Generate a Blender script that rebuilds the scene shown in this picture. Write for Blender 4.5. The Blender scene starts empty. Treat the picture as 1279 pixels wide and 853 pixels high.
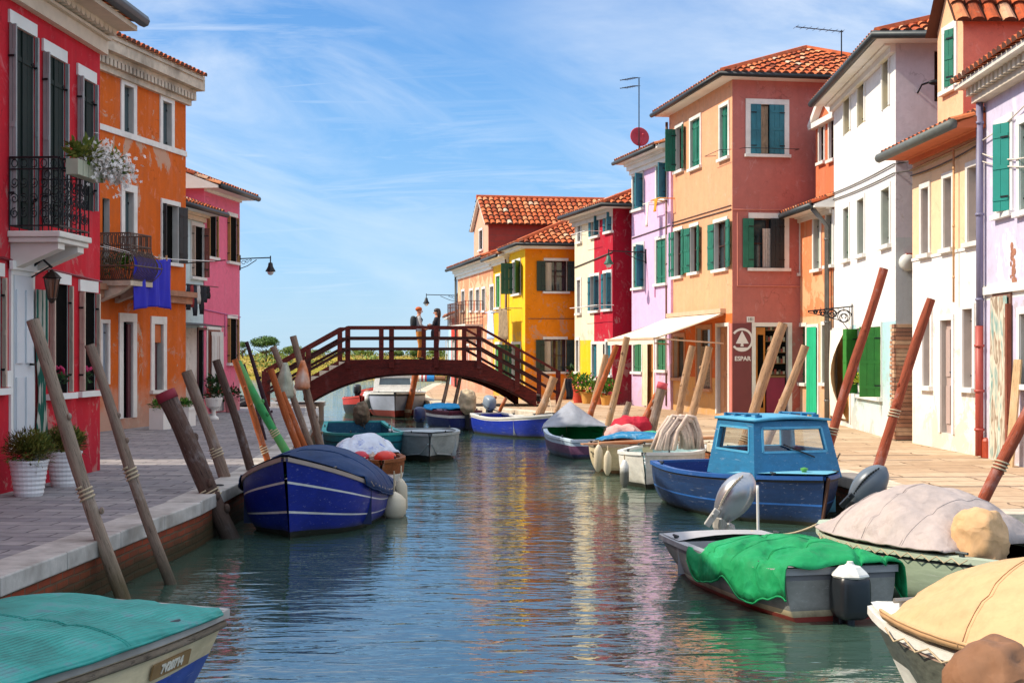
import bpy, bmesh, math, random
from mathutils import Vector, Matrix, noise
random.seed(7)
rad = math.radians
C = bpy.context.scene.collection
F, CX, HY, CAMZ = 1776.4, 639.5, 440.0, 1.6      # focal length in photo pixels, centre column, horizon row, eye height
WATER = -0.5

# ---------------------------------------------------------------- measuring helpers
def gnd(px, py, z=0.0):
    Y = F*(CAMZ-z)/(py-HY)
    return Vector(((px-CX)/F*Y, Y, z))
def at(px, py, Y):
    return Vector(((px-CX)/F*Y, Y, CAMZ-(py-HY)/F*Y))

class Fac:
    """A vertical plane through plan points P0 (image left) and P1 (image right)."""
    def __init__(s, P0, P1):
        s.P0, s.P1 = Vector(P0), Vector(P1)
        d = s.P1-s.P0; s.L = d.length; s.d = d/s.L; s.n = Vector((s.d.y, -s.d.x))
        s.ang = math.atan2(s.d.y, s.d.x)
    def u(s, px, off=0.0):
        a = (px-CX)/F; P = s.P0+s.n*off
        return (a*P.y-P.x)/(s.d.x-a*s.d.y)
    def z(s, px, py, off=0.0):
        Y = s.P0.y+s.n.y*off+s.u(px, off)*s.d.y
        return CAMZ-(py-HY)*Y/F
    def box(s, x0, y0, x1, y1, off=0.0):
        pc = (x0+x1)/2
        return s.u(x0, off), s.u(x1, off), s.z(pc, y1, off), s.z(pc, y0, off)

# ---------------------------------------------------------------- mesh builder
class MB:
    def __init__(s):
        s.v, s.f, s.m, s.t = [], [], [], []
        s.M = None; s.mi = 0; s.tone = 0.5; s.uv = {}
    def P(s, p):
        p = Vector(p)
        s.v.append(s.M @ p if s.M is not None else p); return len(s.v)-1
    def face(s, idx, m=None):
        s.f.append(tuple(idx)); s.m.append(s.mi if m is None else m); s.t.append(s.tone)
    def quad(s, a, b, c, d, m=None):
        s.face([s.P(a), s.P(b), s.P(c), s.P(d)], m)
    def box(s, x0, x1, y0, y1, z0, z1, m=None):
        i = [s.P((x, y, z)) for z in (z0, z1) for y in (y0, y1) for x in (x0, x1)]
        for f in ((0,2,3,1),(4,5,7,6),(0,1,5,4),(2,6,7,3),(0,4,6,2),(1,3,7,5)):
            s.face([i[k] for k in f], m)
    def obox(s, c, ax, ay, az, m=None):
        """box from centre and three half-axis vectors"""
        c, ax, ay, az = map(Vector, (c, ax, ay, az))
        i = [s.P(c+ax*sx+ay*sy+az*sz) for sz in (-1,1) for sy in (-1,1) for sx in (-1,1)]
        for f in ((0,2,3,1),(4,5,7,6),(0,1,5,4),(2,6,7,3),(0,4,6,2),(1,3,7,5)):
            s.face([i[k] for k in f], m)
    def bar(s, a, b, w, h=None, up=(0,0,1), m=None):
        a, b = Vector(a), Vector(b); h = h or w
        d = b-a; l = d.length; d = d/l; up = Vector(up)
        side = d.cross(up)
        if side.length < 1e-4: side = d.cross(Vector((1,0,0)))
        side.normalize(); u2 = side.cross(d)
        s.obox((a+b)/2, d*l/2, side*w/2, u2*h/2, m)
    def tube(s, pts, r, n=8, caps=True, m=None):
        pts = [Vector(p) for p in pts]
        rs = r if isinstance(r, (list, tuple)) else [r]*len(pts)
        rings = []; prev = None
        for k, p in enumerate(pts):
            d = (pts[min(k+1, len(pts)-1)]-pts[max(k-1, 0)])
            if d.length < 1e-9: d = Vector((0,0,1))
            d.normalize()
            if prev is None:
                a = d.cross(Vector((0,0,1)))
                if a.length < 1e-3: a = d.cross(Vector((1,0,0)))
            else:
                a = prev-d*prev.dot(d)
            a.normalize(); prev = a; b = d.cross(a)
            rings.append([s.P(p+(a*math.cos(2*math.pi*j/n)+b*math.sin(2*math.pi*j/n))*rs[k]) for j in range(n)])
        for k in range(len(rings)-1):
            for j in range(n):
                s.face([rings[k][j], rings[k][(j+1)%n], rings[k+1][(j+1)%n], rings[k+1][j]], m)
        if caps:
            s.face(rings[0][::-1], m); s.face(rings[-1], m)
    def lathe(s, prof, n=20, c=(0,0,0), m=None, closed=False):
        c = Vector(c); rings = []
        for r, z in prof:
            rings.append([s.P(c+Vector((r*math.cos(2*math.pi*j/n), r*math.sin(2*math.pi*j/n), z))) for j in range(n)])
        for k in range(len(rings)-1):
            for j in range(n):
                s.face([rings[k][j], rings[k][(j+1)%n], rings[k+1][(j+1)%n], rings[k+1][j]], m)
        s.face(rings[0][::-1], m)
        if not closed: s.face(rings[-1], m)
    def grid(s, fn, nu, nv, m=None):
        """fn(i,j)->point; returns nothing"""
        idx = [[s.P(fn(i, j)) for j in range(nv+1)] for i in range(nu+1)]
        for i in range(nu):
            for j in range(nv):
                mm = m(i, j) if callable(m) else m
                s.face([idx[i][j], idx[i+1][j], idx[i+1][j+1], idx[i][j+1]], mm)
    def ell(s, c, r, nu=12, nv=8, e=1.0, m=None, rot=None, amp=0, seed=0):
        c = Vector(c)
        def sg(v, p): return math.copysign(abs(v)**p, v)
        def fn(i, j):
            a = 2*math.pi*i/nu; b = -math.pi/2+math.pi*j/nv
            p = Vector((sg(math.cos(a), e)*sg(math.cos(b), e)*r[0], sg(math.sin(a), e)*sg(math.cos(b), e)*r[1], sg(math.sin(b), e)*r[2]))
            if amp: p *= 1+amp*noise.noise(p*3/max(r)+Vector((seed*7.1, 0, 0)))
            if rot is not None: p = rot @ p
            return c+p
        s.grid(fn, nu, nv, m)
    def build(s, name, mats, parent=None, smooth=False, bevel=0.0, solid=0.0, loc=None, merge=False):
        me = bpy.data.meshes.new(name)
        me.from_pydata([tuple(v) for v in s.v], [], s.f)
        if not isinstance(mats, (list, tuple)): mats = [mats]
        for m in mats: me.materials.append(m)
        me.polygons.foreach_set('material_index', [min(i, len(mats)-1) for i in s.m])
        at_ = me.attributes.new('tone', 'FLOAT', 'FACE'); at_.data.foreach_set('value', s.t)
        if s.uv:
            ul = me.uv_layers.new(name='UVMap')
            for p in me.polygons:
                if p.index in s.uv:
                    for k, li in enumerate(p.loop_indices): ul.data[li].uv = s.uv[p.index][k]
        if merge:
            bm = bmesh.new(); bm.from_mesh(me); bmesh.ops.remove_doubles(bm, verts=bm.verts, dist=1e-4)
            bmesh.ops.recalc_face_normals(bm, faces=bm.faces); bm.to_mesh(me); bm.free()
        if smooth: me.polygons.foreach_set('use_smooth', [True]*len(me.polygons))
        me.update()
        o = bpy.data.objects.new(name, me); C.objects.link(o)
        if parent is not None: o.parent = parent
        if loc is not None: o.location = loc
        if solid:
            md = o.modifiers.new('solid', 'SOLIDIFY'); md.thickness = solid; md.offset = 0
        if bevel:
            md = o.modifiers.new('bevel', 'BEVEL'); md.width = bevel; md.segments = 2; md.limit_method = 'ANGLE'; md.angle_limit = rad(40)
        return o

def tag(o, label, cat, group=None, kind=None):
    o['label'] = label; o['category'] = cat
    if group: o['group'] = group
    if kind: o['kind'] = kind
    return o
def thing(name, label, cat, loc=(0,0,0), rz=0.0, group=None):
    o = bpy.data.objects.new(name, None); C.objects.link(o); o.empty_display_size = .2
    o.location = loc; o.rotation_euler = (0, 0, rz)
    return tag(o, label, cat, group)
def structure(o): o['kind'] = 'structure'; return o
def stuff(o): o['kind'] = 'stuff'; return o
def copy_tree(o, parent=None):
    c = o.copy(); C.objects.link(c); c.parent = parent
    for ch in list(o.children): copy_tree(ch, c)
    return c

# ---------------------------------------------------------------- materials
def lin(h):
    if isinstance(h, str):
        h = h.lstrip('#'); v = [int(h[i:i+2], 16)/255 for i in (0, 2, 4)]
        return tuple(c/12.92 if c <= .04045 else ((c+.055)/1.055)**2.4 for c in v)
    return h
MATS = {}
def newmat(key):
    m = bpy.data.materials.new(key); m.use_nodes = True
    nt = m.node_tree; b = nt.nodes['Principled BSDF']
    return m, nt, b
def N(nt, t, **kw):
    n = nt.nodes.new(t)
    for k, v in kw.items():
        if k.startswith('i_'): n.inputs[k[2:].replace('_', ' ')].default_value = v
        else: setattr(n, k, v)
    return n
def coords(nt, scale=(1,1,1), rot=(0,0,0), kind='Object'):
    tc = N(nt, 'ShaderNodeTexCoord'); mp = N(nt, 'ShaderNodeMapping')
    mp.inputs['Scale'].default_value = scale; mp.inputs['Rotation'].default_value = rot
    nt.links.new(tc.outputs[kind], mp.inputs['Vector']); return mp.outputs['Vector']
def noise_n(nt, vec, scale, detail=4, rough=.55, dist=0):
    n = N(nt, 'ShaderNodeTexNoise'); n.inputs['Scale'].default_value = scale; n.inputs['Detail'].default_value = detail
    n.inputs['Roughness'].default_value = rough; n.inputs['Distortion'].default_value = dist
    nt.links.new(vec, n.inputs['Vector']); return n.outputs['Fac']
def ramp(nt, fac, stops):
    r = N(nt, 'ShaderNodeValToRGB')
    e = r.color_ramp.elements
    while len(e) < len(stops): e.new(.5)
    for k, (p, c) in enumerate(stops):
        e[k].position = p; e[k].color = (c[0], c[1], c[2], 1) if not isinstance(c, (int, float)) else (c, c, c, 1)
    nt.links.new(fac, r.inputs['Fac']); return r.outputs['Color']
def mix(nt, fac, a, b, mode='MIX'):
    n = N(nt, 'ShaderNodeMix', data_type='RGBA', blend_type=mode)
    for inp, v in ((0, fac), (6, a), (7, b)):
        if hasattr(v, 'is_linked') or hasattr(v, 'links'): nt.links.new(v, n.inputs[inp])
        elif inp == 0: n.inputs[0].default_value = v
        else: n.inputs[inp].default_value = (v[0], v[1], v[2], 1)
    return n.outputs[2]
def bump(nt, b, fac, strength=.3, dist=.01):
    n = N(nt, 'ShaderNodeBump'); n.inputs['Strength'].default_value = strength; n.inputs['Distance'].default_value = dist
    nt.links.new(fac, n.inputs['Height']); nt.links.new(n.outputs['Normal'], b.inputs['Normal']); return n
def sc(c, k): return tuple(min(1, x*k) for x in c)

def mat(key, col=None, rough=.6, var=.12, scale=5.0, stretch=(1,1,1), bmp=.15, bdist=.006, metal=0.0, spec=.5, dirt=None, dirt_amt=.35, coat=0):
    if key in MATS: return MATS[key]
    m, nt, b = newmat(key); c = lin(col)
    v = coords(nt, stretch)
    n1 = noise_n(nt, v, scale, 5); n2 = noise_n(nt, v, scale*.23, 3)
    base = ramp(nt, n1, [(.25, sc(c, 1-var)), (.75, sc(c, 1+var))])
    if dirt:
        f = ramp(nt, n2, [(.45, 0.0), (.72, dirt_amt)])
        base = mix(nt, f, base, lin(dirt))
    nt.links.new(base, b.inputs['Base Color'])
    b.inputs['Roughness'].default_value = rough; b.inputs['Metallic'].default_value = metal
    b.inputs['Specular IOR Level'].default_value = spec
    if coat: b.inputs['Coat Weight'].default_value = coat; b.inputs['Coat Roughness'].default_value = .1
    if bmp:
        bump(nt, b, noise_n(nt, v, scale*4, 6), bmp, bdist)
    MATS[key] = m; return m

def plaster(key, col, var=.10, streak=.22, damp=None, peel=None, peel_amt=.0, rough=.85):
    """painted render: mottled paint, vertical rain streaks, damp foot, patches of lost paint"""
    if key in MATS: return MATS[key]
    m, nt, b = newmat(key); c = lin(col)
    v = coords(nt)
    n1 = noise_n(nt, v, 1.6, 6, .65); n2 = noise_n(nt, v, 14, 4)
    base = ramp(nt, n1, [(.28, sc(c, 1-var*1.6)), (.5, c), (.75, sc(c, 1+var))])
    base = mix(nt, .5, base, ramp(nt, n2, [(.3, sc(c, .93)), (.7, sc(c, 1.06))]))
    st = noise_n(nt, coords(nt, (3.2, 3.2, .16)), 1.6, 4, .6)
    base = mix(nt, ramp(nt, st, [(.50, 0.0), (.74, streak)]), base, sc(c, .55))
    st2 = noise_n(nt, coords(nt, (2.1, 2.1, .22)), 1.1, 3, .6)
    base = mix(nt, ramp(nt, st2, [(.55, 0.0), (.8, streak*.6)]), base, tuple(x*.6+.3 for x in c))
    mt = noise_n(nt, v, 4.5, 7, .75, .4)
    base = mix(nt, ramp(nt, mt, [(.46, 0.0), (.68, .5)]), base, tuple(min(1, x*.72+.02) for x in c))
    base = mix(nt, ramp(nt, noise_n(nt, coords(nt, (1, 1, .8)), 3.3, 7, .78, .8), [(.57, 0.0), (.68, .38)]), base, tuple(min(1, x*.65+.28) for x in c))
    if peel:
        pn = noise_n(nt, v, .9, 7, .7, .6)
        base = mix(nt, ramp(nt, pn, [(.60-peel_amt*.2, 0.0), (.63-peel_amt*.2, .85)]), base, lin(peel))
    # fine cracks, and paint lost in patches that thicken towards the ground
    vd = N(nt, 'ShaderNodeVectorMath', operation='ADD'); nzz = N(nt, 'ShaderNodeTexNoise'); nzz.inputs['Scale'].default_value = 2.2; nzz.inputs['Detail'].default_value = 5; nt.links.new(v, nzz.inputs['Vector']); nt.links.new(v, vd.inputs[0]); nt.links.new(nzz.outputs['Color'], vd.inputs[1])
    vo = N(nt, 'ShaderNodeTexVoronoi', feature='DISTANCE_TO_EDGE'); vo.inputs['Scale'].default_value = .7; nt.links.new(vd.outputs[0], vo.inputs['Vector'])
    cm = N(nt, 'ShaderNodeMath', operation='MULTIPLY'); nt.links.new(ramp(nt, vo.outputs['Distance'], [(.0, .55), (.012, 0.0)]), cm.inputs[0]); nt.links.new(ramp(nt, n1, [(.5, 0.0), (.58, 1.0)]), cm.inputs[1])
    base = mix(nt, cm.outputs[0], base, sc(c, .4))
    # damp, salty foot of the wall: irregular upper edge
    tc = N(nt, 'ShaderNodeTexCoord'); sx = N(nt, 'ShaderNodeSeparateXYZ'); nt.links.new(tc.outputs['Object'], sx.inputs[0])
    ad = N(nt, 'ShaderNodeMath', operation='MULTIPLY_ADD'); nt.links.new(n1, ad.inputs[0]); ad.inputs[1].default_value = -1.8; nt.links.new(sx.outputs['Z'], ad.inputs[2])
    mr = N(nt, 'ShaderNodeMapRange'); mr.inputs['From Min'].default_value = -.75; mr.inputs['From Max'].default_value = .15
    mr.inputs['To Min'].default_value = .75; mr.inputs['To Max'].default_value = 0; nt.links.new(ad.outputs[0], mr.inputs['Value'])
    base = mix(nt, mr.outputs[0], base, lin(damp) if damp else sc(tuple(x*.7+.06 for x in c), .8))
    pf = N(nt, 'ShaderNodeMath', operation='MULTIPLY_ADD'); nt.links.new(sx.outputs['Z'], pf.inputs[0]); pf.inputs[1].default_value = -.028; nt.links.new(noise_n(nt, v, 1.3, 8, .72, .7), pf.inputs[2])
    base = mix(nt, ramp(nt, pf.outputs[0], [(.525, 0.0), (.548, .65)]), base, tuple(x*.28+g for x, g in zip(c, (.27, .22, .18))))
    nt.links.new(base, b.inputs['Base Color']); b.inputs['Roughness'].default_value = rough
    b.inputs['Specular IOR Level'].default_value = .2
    bump(nt, b, noise_n(nt, v, 22, 7, .7), .4, .008)
    MATS[key] = m; return m

def wood(key, col, var=.35, dark=None, along=(9, 9, .7), rough=.75, foot=None, bleach=.5):
    if key in MATS: return MATS[key]
    m, nt, b = newmat(key); c = lin(col)
    v = coords(nt, along)
    n1 = noise_n(nt, v, 3.0, 8, .75, .5); n2 = noise_n(nt, coords(nt, (1, 1, .6)), 2.6, 6, .7)
    gr = noise_n(nt, coords(nt, tuple(q*3.2 for q in along)), 2.0, 5, .7, .3)
    base = ramp(nt, n1, [(.28, lin(dark) if dark else sc(c, 1-var*1.5)), (.52, c), (.78, sc(c, 1+var))])
    base = mix(nt, ramp(nt, n2, [(.45, 0.0), (.70, .55)]), base, sc(c, .5))
    base = mix(nt, ramp(nt, gr, [(.35, .85), (.44, 0.0)]), base, sc(c, .22))
    base = mix(nt, ramp(nt, n2, [(.30, bleach), (.45, 0.0)]), base, tuple(x*.5+.32 for x in c))
    if foot:
        tc = N(nt, 'ShaderNodeTexCoord'); sx = N(nt, 'ShaderNodeSeparateXYZ'); nt.links.new(tc.outputs['Object'], sx.inputs[0])
        ad = N(nt, 'ShaderNodeMath', operation='MULTIPLY_ADD'); nt.links.new(n2, ad.inputs[0]); ad.inputs[1].default_value = -.35; nt.links.new(sx.outputs['Z'], ad.inputs[2])
        mr = N(nt, 'ShaderNodeMapRange'); mr.inputs['From Min'].default_value = -.06; mr.inputs['From Max'].default_value = .26
        mr.inputs['To Min'].default_value = .8; mr.inputs['To Max'].default_value = 0; nt.links.new(ad.outputs[0], mr.inputs['Value'])
        base = mix(nt, mr.outputs[0], base, lin(foot))
    nt.links.new(base, b.inputs['Base Color']); b.inputs['Roughness'].default_value = rough; b.inputs['Specular IOR Level'].default_value = .25
    bump(nt, b, gr, .8, .012)
    MATS[key] = m; return m

def tile_mat():
    if 'tiles' in MATS: return MATS['tiles']
    m, nt, b = newmat('roof_tiles')
    a = N(nt, 'ShaderNodeAttribute', attribute_name='tone')
    base = ramp(nt, a.outputs['Fac'], [(0, lin('#7a3a26')), (.3, lin('#b4532f')), (.62, lin('#c96a3e')), (.86, lin('#d89468')), (1, lin('#c8b29a'))])
    v = coords(nt)
    n = noise_n(nt, v, 7, 6, .7)
    base = mix(nt, ramp(nt, n, [(.48, 0.0), (.7, .65)]), base, lin('#4a3a30'))
    base = mix(nt, ramp(nt, noise_n(nt, v, 3.1, 5, .7), [(.58, 0.0), (.72, .5)]), base, lin('#a39a82'))
    nt.links.new(base, b.inputs['Base Color']); b.inputs['Roughness'].default_value = .9; b.inputs['Specular IOR Level'].default_value = .2
    bump(nt, b, noise_n(nt, v, 40, 4), .3, .004)
    MATS['tiles'] = m; return m

def glass_mat(key='window_glass', col=(.02, .03, .035)):
    if key in MATS: return MATS[key]
    m, nt, b = newmat(key)
    v = coords(nt); n = noise_n(nt, v, 2.0, 3)
    nt.links.new(ramp(nt, n, [(.3, sc(col, .6)), (.7, sc(col, 1.6))]), b.inputs['Base Color'])
    b.inputs['Roughness'].default_value = .06; b.inputs['Specular IOR Level'].default_value = .8
    bump(nt, b, n, .05, .01)
    MATS[key] = m; return m
def clear_glass():
    if 'clear' in MATS: return MATS['clear']
    m, nt, b = newmat('clear_glass')
    b.inputs['Base Color'].default_value = (.9, .95, .95, 1); b.inputs['Roughness'].default_value = .03
    t = N(nt, 'ShaderNodeBsdfTransparent'); t.inputs[0].default_value = (.86, .9, .9, 1)
    mx = N(nt, 'ShaderNodeMixShader'); 
    g = N(nt, 'ShaderNodeBsdfGlossy'); g.inputs['Roughness'].default_value = .03
    mx.inputs[0].default_value = .10; nt.links.new(t.outputs[0], mx.inputs[1]); nt.links.new(g.outputs[0], mx.inputs[2])
    nt.links.new(mx.outputs[0], nt.nodes['Material Output'].inputs['Surface'])
    MATS['clear'] = m; return m
def brick_mat(key, c1, c2, mortar, scale=1.0, kind='UV', moss=None, rot=(0,0,0), bw=.25, bh=.07, ms=.012, off=.5, bstr=.5, var=.5, moss_z=(-.6, -.25)):
    if key in MATS: return MATS[key]
    m, nt, b = newmat(key)
    v = coords(nt, (scale,)*3, rot, kind)
    n = noise_n(nt, v, 4, 5, .7)
    wob = N(nt, 'ShaderNodeVectorMath', operation='SCALE'); 
    nc = N(nt, 'ShaderNodeTexNoise'); nc.inputs['Scale'].default_value = 3; nt.links.new(v, nc.inputs['Vector'])
    nt.links.new(nc.outputs['Color'], wob.inputs[0]); wob.inputs['Scale'].default_value = .03*bw/.25
    av = N(nt, 'ShaderNodeVectorMath', operation='ADD'); nt.links.new(v, av.inputs[0]); nt.links.new(wob.outputs[0], av.inputs[1])
    br = N(nt, 'ShaderNodeTexBrick'); nt.links.new(av.outputs[0], br.inputs['Vector'])
    br.offset = off; br.inputs['Scale'].default_value = 1
    br.inputs['Brick Width'].default_value = bw; br.inputs['Row Height'].default_value = bh
    br.inputs['Mortar Size'].default_value = ms; br.inputs['Mortar Smooth'].default_value = .3; br.inputs['Bias'].default_value = 0
    br.inputs['Color1'].default_value = (*lin(c1), 1); br.inputs['Color2'].default_value = (*lin(c2), 1); br.inputs['Mortar'].default_value = (*lin(mortar), 1)
    base = br.outputs['Color']
    base = mix(nt, ramp(nt, n, [(.4, 0.0), (.75, var)]), base, sc(lin(mortar), .55), 'MIX')
    big = noise_n(nt, v, .5, 4, .6)
    base = mix(nt, ramp(nt, big, [(.35, 0.0), (.7, .35)]), base, sc(lin(c1), 1.25))
    if moss:
        g = N(nt, 'ShaderNodeTexCoord'); sx = N(nt, 'ShaderNodeSeparateXYZ'); nt.links.new(g.outputs['Object'], sx.inputs[0])
        ad = N(nt, 'ShaderNodeMath', operation='MULTIPLY_ADD'); nt.links.new(big, ad.inputs[0]); ad.inputs[1].default_value = -.5; nt.links.new(sx.outputs['Z'], ad.inputs[2])
        mr = N(nt, 'ShaderNodeMapRange'); mr.inputs['From Min'].default_value = moss_z[0]; mr.inputs['From Max'].default_value = moss_z[1]
        mr.inputs['To Min'].default_value = .92; mr.inputs['To Max'].default_value = 0; nt.links.new(ad.outputs[0], mr.inputs['Value'])
        base = mix(nt, mr.outputs[0], base, lin(moss))
    nt.links.new(base, b.inputs['Base Color']); b.inputs['Roughness'].default_value = .85; b.inputs['Specular IOR Level'].default_value = .25
    bp = bump(nt, b, br.outputs['Fac'], bstr, .01); bp.invert = True
    b2 = N(nt, 'ShaderNodeBump'); b2.inputs['Strength'].default_value = .3; b2.inputs['Distance'].default_value = .01
    nt.links.new(noise_n(nt, v, 18, 5, .7), b2.inputs['Height']); nt.links.new(b2.outputs[0], bp.inputs['Normal'])
    MATS[key] = m; return m
def leaf_mat(key, c1, c2):
    if key in MATS: return MATS[key]
    m, nt, b = newmat(key)
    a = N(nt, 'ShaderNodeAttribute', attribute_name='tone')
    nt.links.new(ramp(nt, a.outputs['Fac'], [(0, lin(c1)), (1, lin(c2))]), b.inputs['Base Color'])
    b.inputs['Roughness'].default_value = .6; b.inputs['Specular IOR Level'].default_value = .3
    MATS[key] = m; return m

STONE = mat('istrian_stone', '#d6d0c4', .75, .12, 6, dirt='#8d857a', dirt_amt=.5)
WHITE = mat('white_paint', '#e4e2dc', .6, .05, 4, dirt='#b6b0a6', dirt_amt=.35)
FRAMEW = mat('white_window_stone', '#dcd9d2', .7, .07, 8, dirt='#a8a196', dirt_amt=.35)
IRON = mat('black_iron', '#1b1b1e', .5, .2, 20, metal=.3)
GUTTER = mat('gutter_metal', '#3c4245', .5, .2, 6, metal=.4)
COPPER = mat('drainpipe_brown', '#6d5040', .55, .2, 6, metal=.2)
GREEN = mat('green_shutter', '#146a52', .55, .12, 9, dirt='#0b4236', dirt_amt=.5)
TEAL = mat('teal_shutter', '#1d6a78', .55, .12, 9, dirt='#124450', dirt_amt=.5)
DKGREEN = mat('dark_green_shutter', '#173026', .55, .15, 9)
DKSH = mat('dark_shutter', '#1c2326', .6, .15, 9)
GREYSH = mat('grey_shutter', '#9a9a98', .6, .08, 9, dirt='#6e6c6a')
BEIGESH = mat('beige_shutter', '#c0a896', .6, .08, 9, dirt='#93806f')
TAUPESH = mat('taupe_shutter', '#b09a92', .65, .06, 9)
YELSH = mat('yellow_shutter', '#c8b860', .6, .08, 9)
OLIVESH = mat('olive_shutter', '#42623a', .6, .15, 9)
TILE = tile_mat(); GLASS = glass_mat(); CLEAR = clear_glass()
DARK = mat('dark_interior', '#0e0d0c', .95, .3, 3, bmp=0, spec=.05)
BROWNW = wood('brown_joinery', '#4a2a22', .25)
CURTAIN = mat('curtain_cloth', '#cfc2ac', .9, .1, 12)
CORDM = mat('rope_fibre', '#b7a486', .9, .2, 40)
# ---------------------------------------------------------------- house building
IDM = Matrix.Identity(4)
def end_right(L):   # frame on the right-hand end wall: x = distance inland, y = into the house, z
    return Matrix(((0, -1, 0, L), (1, 0, 0, 0), (0, 0, 1, 0), (0, 0, 0, 1)))
def end_left(D):
    return Matrix(((0, 1, 0, 0), (-1, 0, 0, D), (0, 0, 1, 0), (0, 0, 0, 1)))

def wall_panel(mb, W, H, ops, zones=(), rev=.16, z0=0.0, x0=0.0, revmat=1):
    xs = {x0, W}; zs = {z0, H}
    for o in list(ops): xs |= {o[0], o[1]}; zs |= {o[2], o[3]}
    for q in zones: xs |= {q[0], q[1]}; zs |= {q[2], q[3]}
    xs = sorted(x for x in xs if x0 <= x <= W); zs = sorted(z for z in zs if z0 <= z <= H)
    for i in range(len(xs)-1):
        for j in range(len(zs)-1):
            a, b_, c, d = xs[i], xs[i+1], zs[j], zs[j+1]
            if b_-a < 1e-5 or d-c < 1e-5: continue
            mx, mz = (a+b_)/2, (c+d)/2
            if any(o[0] < mx < o[1] and o[2] < mz < o[3] for o in ops): continue
            m = 0
            for q in zones:
                if q[0] <= mx <= q[1] and q[2] <= mz <= q[3]: m = q[4]
            mb.quad((a, 0, c), (b_, 0, c), (b_, 0, d), (a, 0, d), m)
    for a, b_, c, d in [o[:4] for o in ops]:
        a, b_ = max(a, x0), min(b_, W)
        mb.quad((a, 0, c), (a, rev, c), (a, rev, d), (a, 0, d), revmat)
        mb.quad((b_, rev, c), (b_, 0, c), (b_, 0, d), (b_, rev, d), revmat)
        mb.quad((a, 0, d), (a, rev, d), (b_, rev, d), (b_, 0, d), revmat)
        mb.quad((a, rev, c), (a, 0, c), (b_, 0, c), (b_, rev, c), revmat)
        mb.quad((a, rev, c), (b_, rev, c), (b_, rev, d), (a, rev, d), revmat)

def shutter_leaf(root, parent, M, hinge_x, z0, z1, w, side, ang, m, y=-.02):
    """one leaf: planks, two ledges, strap hinges.  side L: hinge on the left edge; ang 0 closed .. 180 folded back"""
    a = rad(ang); dx = math.cos(a) if side == 'L' else -math.cos(a); dy = -math.sin(a)
    d = Vector((dx, dy, 0)); nrm = Vector((d.y, -d.x, 0)) * (1 if side == 'L' else -1)
    mb = MB(); mb.M = M; o = Vector((hinge_x, y, 0)) + nrm*.02
    n = 3 if w > .3 else 2; g = .006; h = z1-z0
    for k in range(n):
        c = o + d*(w*(k+.5)/n) + Vector((0, 0, (z0+z1)/2))
        mb.obox(c, d*(w/n/2-g/2), nrm*.017, Vector((0, 0, h/2)), 0)
    for s in (-1, 1):
        for f in (.14, .5, .86):
            c = o + d*(w/2) + nrm*(.021*s) + Vector((0, 0, z0+h*f))
            mb.obox(c, d*(w/2-.01), nrm*.006, Vector((0, 0, .03)), 0)
        for f in (.16, .84):
            hl = min(.07, w*.4); c = o + d*hl + nrm*(.03*s) + Vector((0, 0, z0+h*f))
            mb.obox(c, d*hl, nrm*.006, Vector((0, 0, .012)), 1)
    return mb.build('shutter', [m, IRON], parent)

def curtain_mesh(M, x0, x1, z0, z1, y, folds=6, amp=.025, n=36):
    mb = MB(); mb.M = M
    ph = random.random()*6
    def fn(i, j):
        s = i/n; t = j/6
        return (x0+(x1-x0)*s, y+amp*math.sin(s*folds*6.283+ph+.5*math.sin(t*3))*(1.1-.5*t)+amp*.3*math.sin(s*31), z0+(z1-z0)*t)
    mb.grid(fn, n, 6, 0)
    return mb

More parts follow.
